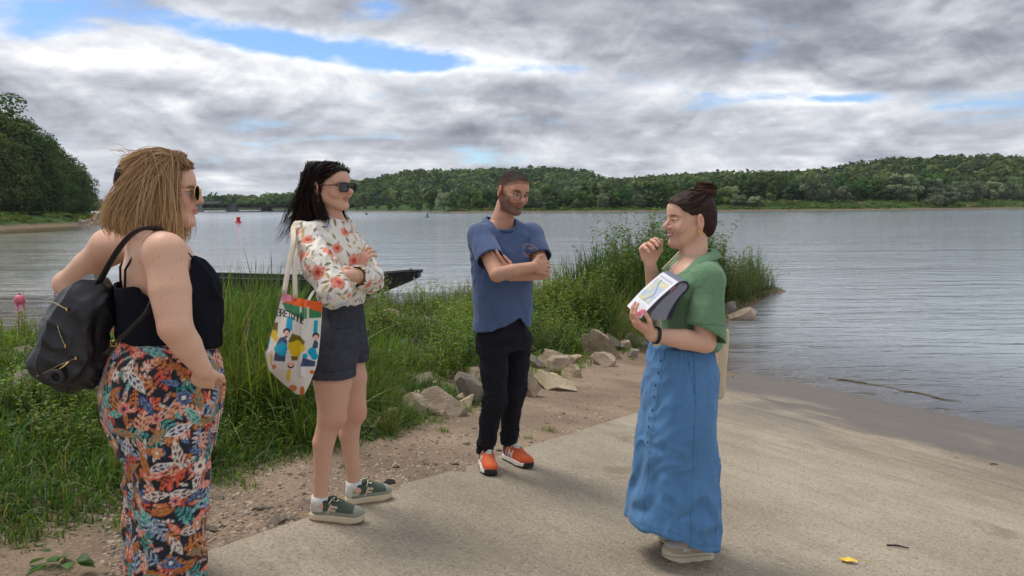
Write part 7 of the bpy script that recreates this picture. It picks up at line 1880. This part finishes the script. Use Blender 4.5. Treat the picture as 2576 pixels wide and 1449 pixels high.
    Cn = put(circ(246, 430, 19, 20), (16, 18, 28)); Cn = put(circ(246, 424, 15, 17), (244, 186, 170)); Cn = put(inp([(226, 452), (246, 456), (240, 526), (218, 520)]), yell)
    Cn = put(inp([(368, 338), (404, 330), (408, 294), (384, 286)]), slate); Cn = put(np.maximum.reduce([circ(372, 352, 26), circ(386, 378, 22), circ(330, 376, 16)]), cyan); Cn = put(inp([(302, 438), (388, 438), (392, 408), (352, 396), (316, 384)]), slate)
    Cn = put(inp([(140, 178), (172, 180), (168, 250), (140, 240)]), oliv); Cn = put(np.maximum(circ(148, 248, 20, 26), circ(158, 272, 14, 20)), yell); Cn = put(circ(112, 284, 12, 34), cyan); Cn = put(inp([(92, 340), (108, 300), (118, 320), (106, 348)]), slate)
    Cn = put(circ(134, 356, 8, 16), (244, 186, 170)); Cn = put(inp([(126, 374), (140, 374), (136, 436), (128, 430)]), yell)
    Cn = put(np.maximum(circ(148, 440, 12, 14), circ(258, 566, 24, 20)), (210, 124, 60)); Cn = put(circ(314, 584, 14, 30), (204, 108, 56)); Cn = put(circ(372, 470, 16, 12), (214, 110, 60))
    glyph = {'B': [[(0, 0), (0, 1), (.5, 1), (.62, .82), (.5, .55), (0, .55)], [(.5, .55), (.68, .28), (.5, 0), (0, 0)]], 'R': [[(0, 0), (0, 1), (.5, 1), (.62, .78), (.5, .5), (0, .5)], [(.3, .5), (.62, 0)]], 'E': [[(.6, .9), (.3, 1), (.05, .8), (.05, .2), (.3, 0), (.6, .1)], [(.05, .5), (.5, .5)]],
             'T': [[(0, 1), (.7, 1)], [(.35, 1), (.35, 0)]], 'O': [[(.35, 1), (.08, .8), (.08, .2), (.35, 0), (.62, .2), (.62, .8), (.35, 1)]], 'N': [[(0, 0), (0, .9), (.3, 1), (.58, .85), (.58, 0)]]}
    ang = R(24); bx, by = 166, 140
    for j, ch in enumerate('BRETONNE'):
        a = ang*(.15+.85*min(1, j/4)); hgt = 40
        for ln in glyph[ch]:
            pts = [(bx+(x*hgt*.72)*math.cos(a)+y*hgt*math.sin(a)*.25, by+(x*hgt*.72)*math.sin(a)-y*hgt) for x, y in ln]
            for p0, p1 in zip(pts[:-1], pts[1:]): Cn = put(smooth01(3.1-seg_d(X, Y, p0, p1), -.8, .8), (52, 50, 56))
        st = 21; bx += st*math.cos(a); by += st*math.sin(a)
    build('front_panel', Vf, Fp[:, ::-1], M_cloth, bag, True, Cn); build('back_panel', Vb, Fp, M_cloth, bag, True, np.tile(lin(222, 216, 206), (len(Vb), 1)))
    shp = shR+[.028, -.005, .060]
    def ribbon(name, pts, w=.013):
        pts = np.asarray(pts); k = len(pts); tt = np.linspace(0, 1, 24); pp_ = np.stack([np.interp(tt, np.linspace(0, 1, k), pts[:, j]) for j in range(3)], 1)
        for _ in range(3): pp_[1:-1] = (pp_[:-2]+2*pp_[1:-1]+pp_[2:])/4
        MB().tube(pp_, w, 8, lin(216, 206, 188), .22).build(name, M_cloth, bag)
    ribbon('strap', [L(1118, 1158, 3.10), L(1135, 1060, 3.13), L(1158, 940, 3.17), shp+[.012, -.035, -.02], shp+[0, -.02, .008], shp+[-.04, -.03, .0]])
    ribbon('strap', [L(1163, 1176, 3.09), L(1160, 1080, 3.12), L(1162, 980, 3.15), shp+[.020, -.025, -.045], shp+[.008, -.005, .008], shp+[-.04, -.01, .004]])
    ribbon('handle', [L(1212, 1190, 3.085), L(1226, 1160, 3.10), L(1240, 1138, 3.14), L(1262, 1150, 3.14), L(1264, 1190, 3.10)], .010)
make_floral()
# ------------------------------------------------------------------ the woman seen from behind, with the backpack
def make_back():
    ox, oy = -1.245, 2.62
    P = Person('back', 'woman seen from behind with blonde bob, black camisole and colourful leaf-print trousers', (ox, oy, plane_z(ox, oy)-.075), (.84, .54))
    L = P.L; cz = lambda sy: P.Z(590, sy, 2.62)
    shR, shL = L(650, 1000, 2.45), L(432, 975, 2.82)
    elR, elL = L(690, 1290, 2.38), L(262, 1118, 2.93)
    wrR, wrL = L(800, 1458, 2.45), L(400, 1262, 2.82)
    hc = L(655, 760, 2.64); Hm = axes(P.D((.975, .22, -.03)), (0, 0, 1)); hs = 1.03; zs = cz(985)
    B = Sdf()
    B.loft([(cz(1700), 0, -.02, .15, .12), (cz(1520), 0, -.02, .17, .14), (cz(1330), 0, .0, .145, .115), (cz(1180), 0, .0, .160, .118), (cz(1060), 0, -.018, .165, .105), (zs, 0, -.022, .150, .082), (zs+.05, 0, -.02, .08, .065)], .01)
    B.ell((0, .06, cz(1050)), (.12, .055, .09), .05)
    nk = hc+Hm@np.array([0, -.036, -.085]); B.cone((0, -.03, zs+.03), nk, .062, .055, .035)
    for s in (shL, shR): B.cone(np.array([s[0]*.3, -.03, zs+.030]), s+[0, 0, .005], .052, .062, .06)
    B.chain([shR, shR*.5+elR*.5, elR], [.062, .065, .053], .035, .006); B.chain([elR, elR*.6+wrR*.4, wrR], [.053, .048, .030], .010, .006)
    B.chain([shL, shL*.5+elL*.5, elL], [.060, .055, .044], .04, .008); B.chain([elL, wrL], [.044, .030], .03)
    hand_ops(B, wrR, L(792, 1585, 2.56)-wrR, P.D((-.3, .9, 0)), P.D((.8, .3, .3)), [(.2, .2, .2)]*4, .1, .98, (.3, .3))
    hand_ops(B, wrL, P.D((.9, .1, -.2)), P.D((.2, -.9, 0)), (0, 0, 1), [(.3, .3, .2)]*4, .1, .95, (.3, .3))
    B.frame(head_field(1.0, .92, 1.0, 0, True), Hm, hc, hs)
    V, F = body_mesh(B, [(hc-[.13, .15, .16], hc+[.13, .15, .16])], .0075)
    C = np.tile(lin(222, 178, 152), (len(V), 1))*(1+.04*vnoise(V, 30, 3)+.04*vnoise(V, 7, 6))[:, None]
    fre = vnoise(V, 260, 5, 1); C = mixm(C, smooth01(fre, .62, .8)*.30, lin(176, 112, 92)); C = mixm(C, smooth01(vnoise(V, 9, 9, 2), .1, .6)*.18, lin(214, 140, 124))
    C = mixm(C, np.exp(-(np.linalg.norm(V-elR-P.D((-.03, -.04, 0)), axis=1)/.05)**2)*.3, lin(204, 128, 112))
    q = (V-hc)@Hm/hs; m = (np.abs(q) < .16).all(1) & (q[:, 2] > -.125); Ch = C[m]; paint_head(q[m], Ch, lin(200, 132, 120), lin(120, 88, 64), (.08, .10, .10)); C[m] = Ch
    P.add('body', V, F, M_skin, C)
    gx0 = lambda v: hc+(np.asarray(v, float)*hs)@Hm.T
    gx = lambda v: hc+(np.asarray(v, float)*hs*np.array([.96, .96, .95]))@Hm.T
    cap = Sdf(); cap.ell((0, -.025, .040), (.092, .112, .100), .01); cap.ell((0, -.060, -.050), (.104, .090, .095), .05); cap.ell((.045, .015, -.045), (.050, .055, .090), .03); cap.ell((-.045, .005, -.045), (.05, .055, .090), .03)
    def hl(X, Y, Z):
        zh = np.interp(Y, [-.2, .02, .040, .060, .080, .10], [-.128, -.128, -.10, .045, .080, .11]); return zh-Z+0*X
    def guides(n, rs):
        s = np.where(rs.random(n) < .72, 1, -1); a = rs.uniform(0, 1, n)
        p0 = np.c_[s*rs.uniform(.0, .06, n), rs.uniform(-.06, .06, n), np.full(n, .140)]
        p1 = np.c_[s*rs.uniform(.105, .125, n), np.interp(a, [0, .5, 1], [-.10, -.02, .060]), rs.uniform(.05, .09, n)]
        p2 = np.c_[s*rs.uniform(.105, .128, n), np.interp(a, [0, .5, 1], [-.17, -.06, .055]), rs.uniform(-.07, -.03, n)]
        p3 = np.c_[s*rs.uniform(.075, .110, n), np.interp(a, [0, .5, 1], [-.185, -.07, .062])+rs.normal(0, .012, n), rs.uniform(-.145, -.105, n)-.018*a+.02*(1-a)]
        k = int(n*.30); b = np.arange(k)                          # top layer swept back to the clip
        p0[b] = np.c_[rs.uniform(-.05, .06, k), rs.uniform(.060, .085, k), rs.uniform(.085, .105, k)]; p1[b] = np.c_[s[b]*rs.uniform(.0, .085, k), rs.uniform(.0, .04, k), rs.uniform(.135, .175, k)]
        p2[b] = np.c_[s[b]*rs.uniform(.0, .07, k), rs.uniform(-.08, -.04, k), rs.uniform(.12, .16, k)]; p3[b] = np.c_[rs.normal(.02, .015, k), rs.uniform(-.135, -.115, k), rs.uniform(.075, .105, k)]
        w = np.arange(k, k+int(n*.10)); p3[w] += np.c_[rs.normal(0, .02, len(w)), rs.normal(-.025, .02, len(w)), rs.normal(0, .02, len(w))]
        p4 = p3*np.array([.82, .86, 1.0])+[0, .0, -.022]; p4[b] = p3[b]
        return np.stack([p0, p1, p2, p3, p4], 1), lin(212, 178, 134)
    hr = long_hair(P, gx, cap, hl, 'hair', lin(160, 126, 94), lin(112, 80, 58), 8000, guides, .0008, 14, 10, lin(128, 98, 72), ((0, -.025, .040), (.094, .114, .102)), .011, .22)
    rs = np.random.default_rng(2); k = 90; b0 = np.c_[rs.normal(0, .04, k), rs.uniform(-.13, .06, k), rs.uniform(.12, .14, k)]; d = np.c_[rs.normal(0, .5, k), rs.normal(-.4, .6, k), rs.uniform(.1, .8, k)]; ln = rs.uniform(.015, .05, (k, 1))
    c = bez(np.stack([b0, b0+d*ln, b0+d*ln*1.3+np.c_[0*ln, -ln*.6, -ln*.3]], 1), 7); v, f = tubes3(c, np.full((k, 7), .0005)); tag(build('flyaway_strands', gx(v), f, M_hair, hr, True, strand_colors(k, 7, 2, lin(168, 130, 92), lin(190, 152, 110), .2, rs)), kind='stuff')
    cl = Sdf(); cl.ell((.012, -.138, .070), (.030, .020, .040), .01, rotx(-.5)); cl.ell((.012, -.150, .045), (.022, .014, .026), .01, rotx(-.5)); Vc, Fc = cl.mesh(.003); Vc = Vc+normals(Vc, Fc)*(.004*vnoise(Vc, 90, 3, 2))[:, None]
    P.add('hair_clip', gx(Vc), Fc, M_blackp)
    sunglasses(P, gx0, M_gold, M_gold, M_lens, .027, .025, .0016, False, .108)
    # camisole: loose black top on thin straps
    T = Sdf(); T.loft([(cz(1400), 0, .016, .186, .172), (cz(1330), 0, .018, .186, .174), (cz(1240), 0, .020, .186, .174), (cz(1150), 0, .012, .184, .164), (cz(1090), 0, .0, .186, .148), (cz(1030), 0, -.010, .170, .118)], .02, 2.1)
    T.ell((.06, .112, cz(1150)), (.078, .066, .095), .06); T.ell((-.06, .112, cz(1150)), (.078, .066, .095), .06)
    T.ell((0, .065, cz(1080)), (.12, .070, .095), .05)
    topz = lambda X, Y: np.interp(Y, [-.16, -.10, .02, .10, .15, .2, .26], [cz(1118), cz(1116), cz(1130), cz(1010), cz(1040), cz(1085), cz(1150)])+.0*X
    arm = lambda X, Y, Z: np.minimum(.085-np.hypot(Y-shR[1]+.01, (Z-cz(1040))*.7), np.abs(X)-.12)
    Vt, Ft = T.mesh(.005, None, None, lambda X, Y, Z: np.maximum(np.maximum(Z-topz(X, Y), arm(X, Y, Z)), np.interp(Y, [-.2, 0, .12, .25], [cz(1322), cz(1322), cz(1362), cz(1372)])-Z)+0*X)
    Vt = folds(Vt, Ft, (.1, .3, -.9), 2, 11, .012, 71); C = np.tile((.0075, .0085, .014), (len(Vt), 1))*(1+.2*vnoise(Vt, 20, 3))[:, None]; cam_o = P.add('camisole', Vt, Ft, M_black, C)
    for s in (-1, 1):
        sh = shR if s > 0 else shL; x = s*.098
        MB().tube([[x*.75, -.122, cz(1125)], [x*.86, -.118, cz(1050)], [x*.95, -.085, cz(985)], [x, -.030, zs+.072], [x, .04, zs+.045], [x*.95, .12, cz(1060)]], .0042, 6, (.012, .013, .018), .5).build('strap', M_silk, cam_o)
    # wide trousers
    S = Sdf(); S.loft([(cz(1760), 0, -.015, .190, .160), (cz(1620), 0, -.015, .216, .200), (cz(1530), 0, -.012, .220, .212), (cz(1420), 0, -.004, .206, .192), (cz(1330), 0, .0, .172, .150), (cz(1290), 0, .0, .165, .142)], .02, 2.1)
    S.ell(L(790, 1552, 2.52), (.050, .050, .095), .04)
    hipR, hipL = np.array([.105, -.01, cz(1700)]), np.array([-.105, -.02, cz(1700)])
    for h_, e_ in ((hipR, np.array([.105, -.045, .02])), (hipL, np.array([-.165, -.06, .02]))):
        S.chain([h_, h_*.6+e_*.4, e_], [.130, .112, .116], .02, .02)
    Vt, Ft = S.mesh(.0046, None, None, lambda X, Y, Z: np.maximum(Z-cz(1302), .03-Z)+0*X+0*Y)
    lowm = smooth01(cz(1650)-Vt[:, 2], 0, .3); Vt = folds(Vt, Ft, (.05, .1, -1), 1.5, 9, .016, 81, .25+.75*lowm); Vt = folds(Vt, Ft, (.6, .3, -.6), 3, 12, .007, 85)
    Nv = normals(Vt, Ft); C = np.tile((.011, .012, .022), (len(Vt), 1)); rs = np.random.default_rng(31)
    col_ = {k_: lin(*v_) for k_, v_ in dict(coral=(216, 92, 66), peach=(232, 172, 146), blush=(224, 184, 170), orange=(200, 122, 58), teal=(36, 128, 118), blue=(116, 142, 172), maroon=(98, 46, 48), navy=(36, 48, 102), white=(228, 220, 208), brown=(146, 84, 54), pale=(150, 196, 190)).items()}
    lf = [('maroon', 'blush'), ('blush', 'coral'), ('blue', 'navy'), ('orange', 'brown'), ('teal', 'orange'), ('maroon', 'white'), ('peach', 'coral'), ('navy', 'white'), ('brown', 'peach'), ('teal', 'pale')]
    vis = Nv@P.D((-.1, -1, 0)) > -2
    idx = scatter(Vt, 900, .020, rs); stamp(Vt, Nv, C, idx, rs.uniform(.018, .032, len(idx)), lambda i, u, v, r: leaf_print(u, v, col_[lf[(i*7) % 10][0]], col_[lf[(i*7) % 10][1]], .30, 5), rs)
    fn_ = [('coral', 'maroon'), ('orange', 'brown'), ('blue', 'white'), ('peach', 'coral'), ('teal', 'pale')]
    idx = scatter(Vt, 340, .040, rs); stamp(Vt, Nv, C, idx, rs.uniform(.030, .050, len(idx)), lambda i, u, v, r: fern_print(u, v, col_[fn_[i % 5][0]], col_[fn_[i % 5][1]]), rs)
    idx = scatter(Vt, 300, .045, rs); stamp(Vt, Nv, C, idx, rs.uniform(.034, .056, len(idx)), lambda i, u, v, r: leaf_print(u, v, col_[lf[(i*3+1) % 10][0]], col_[lf[(i*3+1) % 10][1]], .34, 7), rs)
    fl = [('orange', 'peach', 'white'), ('navy', 'blue', 'white'), ('coral', 'blush', 'navy'), ('white', 'blush', 'maroon')]
    idx = scatter(Vt, 56, .10, rs); stamp(Vt, Nv, C, idx, rs.uniform(.020, .036, len(idx)), lambda i, u, v, r: flower_print(u, v, *[col_[k_] for k_ in fl[i % 4]], 6, .14), rs)
    P.add('trousers', Vt, Ft, M_silk, C)
    fw = P.Rw@np.array([0, 1.0, 0])
    for sx, sy in ((.105, -.045), (-.165, -.06)):
        h_ = P.o+P.Rw@np.array([sx, sy-.10, 0]); t_ = P.o+P.Rw@np.array([sx, sy+.15, 0]); h_[2] += .0; shoe(P, h_, t_, ST_WHITE, .25)
    # backpack
    bp = empty('backpack', P.o, P.th); tag(bp, 'slouchy black nylon backpack with gold zips slung on a bare shoulder', 'backpack')
    K = Sdf(); Yb = 2.50
    prof = [((352, 1102), .040), ((335, 1180), .085), ((300, 1270), .120), ((272, 1360), .140), ((265, 1440), .135), ((268, 1490), .105)]
    cs = [L(x, y, Yb+.04) for (x, y), r in prof]
    D_ = P.D((.25, 1, 0)); D_ /= np.linalg.norm(D_); sx = P.D((1, 0, 0)); Rb = np.c_[sx, D_-sx*(sx@D_), [0, 0, 1.]]; Rb[:, 1] /= np.linalg.norm(Rb[:, 1])
    K.ell(L(372, 1150, Yb+.04), (.050, .05, .055), .04, Rb); K.ell(L(330, 1230, Yb+.03), (.095, .075, .10), .06, Rb); K.ell(L(274, 1330, Yb+.02), (.098, .090, .10), .06, Rb); K.ell(L(272, 1430, Yb+.02), (.100, .095, .095), .06, Rb); K.ell(L(340, 1400, Yb+.04), (.062, .08, .105), .05, Rb); K.ell(L(196, 1430, Yb), (.048, .055, .05), .05, Rb)
    Vk, Fk = K.mesh(.005); Vk = folds(Vk, Fk, L(300, 1130, Yb)-L(200, 1440, Yb), 2.2, 12, .014, 91); Vk = folds(Vk, Fk, (.6, .3, -.4), 3, 12, .008, 95)
    mk, nk_, bk_ = new_mat('black nylon'); setc(nk_, bk_, 'Base Color', (.012, .012, .016)); setc(nk_, bk_, 'Roughness', noise(nk_, obj_co(nk_), 30, 3)*.25+.28); setc(nk_, bk_, 'Normal', bump(nk_, noise(nk_, obj_co(nk_), 16, 4, .5, .8)+noise(nk_, obj_co(nk_), 900, 2)*.05, .35, .02))
    build('pouch', Vk, Fk, mk, bp)
    zipm = plain('gold zip teeth', lin(170, 156, 120), .4, .8, .5, 400)
    def on_bag(sx_, sy_):                                          # nearest point of the pouch along the sight line
        w = atS(sx_, sy_, 1.0)-CAM; d = P.D(w/np.linalg.norm(w)); o = P.loc(CAM); rel = Vk-o; t = rel@d; dist = np.linalg.norm(rel-np.outer(t, d), axis=1); k_ = np.argsort(dist)[:30]; return o+d*(t[k_].min()-.002)
    for pts in ([(202, 1186), (225, 1198), (262, 1218)], [(226, 1282), (238, 1320), (256, 1362)], [(142, 1482), (180, 1466), (225, 1442), (262, 1426), (298, 1410)]):
        pp_ = np.array([on_bag(*p_) for p_ in pts]); u = np.linspace(0, 1, 30); pz = np.stack([np.interp(u, np.linspace(0, 1, len(pts)), pp_[:, j]) for j in range(3)], 1)
        zp = MB().tube(pz, .0018, 6).build('zip', zipm, bp)
        pe = pz[-1]; MB().box(pe, (.005, .004, .011), None).build('zip_pull', M_gold, zp, False)
    t = np.linspace(0, 2*np.pi, 25)[:-1]; rc = on_bag(233, 1482); ex, ez = P.D((1, 0, 0)), np.array([0, 0, 1.]); rg = rc+P.D((0, -.014, 0))+.020*(np.cos(t)[:, None]*ex+np.sin(t)[:, None]*ez)
    MB().tube(rg, .0095, 8, closed=True).build('leather_ring', plain('black leather ring', (.012, .012, .012), .5), bp); MB().tube([on_bag(284, 1416)+P.D((0, -.006, 0)), (on_bag(258, 1440)+P.D((0, -.012, 0))), rg[6]], .0028, 6).build('ring_chain', M_gold, bp)
    def band(pts, w, nm):
        pts = np.asarray(pts); u = np.linspace(0, 1, 26); q_ = np.stack([np.interp(u, np.linspace(0, 1, len(pts)), pts[:, j]) for j in range(3)], 1)
        for _ in range(4): q_[1:-1] = (q_[:-2]+2*q_[1:-1]+q_[2:])/4
        MB().tube(q_, w, 8, flat=.30).build(nm, mk, bp)
    band([L(388, 1118, Yb), L(430, 1040, 2.46), L(486, 950, 2.44), L(540, 905, 2.44), L(590, 895, 2.45), L(640, 905, 2.52), L(650, 960, 2.66)], .013, 'shoulder_strap')
    band([L(415, 1395, 2.42), L(455, 1350, 2.38), L(520, 1290, 2.36), L(580, 1230, 2.36), L(610, 1160, 2.42)], .013, 'lower_strap')
    bc = L(447, 1352, 2.375); MB().tube(bc+.009*(np.array([[1, 0, 1], [-1, 0, 1], [-1, 0, -1], [1, 0, -1]]) @ np.c_[ex, [0, 0, 0], ez].T), .0016, 6, closed=True).build('buckle', M_gold, bp)
make_back()
# ------------------------------------------------------------------ litter on the slipway
def leaf_on(vx, vy, name, label, c, L_, W_, rz):
    p = gp(vx, vy); u = np.linspace(-1, 1, 11); v = np.linspace(-1, 1, 5); U, Vv = np.meshgrid(u, v, indexing='ij')
    w = (1-U**2)**.7*(1-.25*U); Vt = np.c_[(U*L_/2).ravel(), (Vv*w*W_/2).ravel(), (.010*np.abs(Vv*w)**1.5+.008*U**2+.003*np.sin(U*5)).ravel()]
    i = np.arange(55).reshape(11, 5); F = np.stack([i[:-1, :-1], i[1:, :-1], i[1:, 1:], i[:-1, 1:]], -1).reshape(-1, 4)
    o = empty(name, (p[0], p[1], p[2]+.004), rz); tag(o, label, 'leaf')
    build('blade', Vt, F, plain(name+' blade', c, .6, 0, .25, 90), o); MB().tube([[L_/2, 0, .010], [L_/2+.03, .004, .012], [L_/2+.055, .0, .006]], .0015, 5).build('stalk', plain(name+' stalk', tuple(x*.8 for x in c), .6), o)
leaf_on(2135, 1414, 'fallen_leaf', 'yellow fallen leaf with a stalk lying on the concrete', lin(226, 190, 62), .085, .040, -.25)
leaf_on(2405, 1152, 'fallen_leaf', 'tiny curled yellow leaf near the wet edge of the slipway', lin(206, 178, 84), .035, .014, .9)
for vx, vy, l_, rz, lb in ((2258, 1378, .10, -.35, 'thin dark twig on the concrete behind the yellow leaf'), (2500, 1170, .055, -.1, 'short black stick on the damp concrete')):
    p = gp(vx, vy); c_, s_ = math.cos(rz), math.sin(rz)
    tag(MB().tube([[-l_/2, 0, .006], [0, .004, .009], [l_/2, -.003, .006]], [.004, .005, .003], 6).build('twig', plain('dark twig', (.02, .016, .013), .8, 0, .3, 80), None, loc=(p[0], p[1], p[2]+.001), rz=rz), lb, 'twig')
# driftwood line where the water laps the ramp
for k, (a, b) in enumerate((((2085, 948), (2240, 972)), ((2235, 972), (2420, 1010)))):
    p0, p1 = on_z(*a, .012), on_z(*b, .012); t = np.linspace(0, 1, 26)[:, None]; q = p0*(1-t)+p1*t; q[:, 2] = .006; q[:, 1] += .10*vnoise(np.c_[t*9, t*0+k, t*0], 1, 3)
    rd = .013*np.sin(np.pi*np.clip(t[:, 0], .03, .97))**.5*(1+.5*vnoise(np.c_[t*14, t*0+k, t*0], 1, 6))
    tag(MB().tube(q, rd, 7, flat=.5).build('waterweed_strip', plain('brown waterweed', lin(104, 88, 52), .8, 0, .4, 30)), ('brown strip of weed lying along the lapping water edge', 'second brown weed strip further down the water edge')[k], 'weed')
# ------------------------------------------------------------------ the air
hz = MB().box((0, 1670, 35), (6200, 3460, 76)).build('haze', None, None, False); hz.data.materials.clear()
hm = bpy.data.materials.new('pale air'); hm.use_nodes = True; hn = hm.node_tree; hn.nodes.clear()
ho = hn.nodes.new('ShaderNodeOutputMaterial'); hv = hn.nodes.new('ShaderNodeVolumePrincipled'); hv.inputs['Color'].default_value = (.80, .89, 1, 1); hv.inputs['Density'].default_value = .00009; hv.inputs['Anisotropy'].default_value = 0.0
hn.links.new(hv.outputs[0], ho.inputs['Volume']); hz.data.materials.append(hm); tag(hz, 'thin bluish haze over the river and far hills', 'haze', kind='stuff')
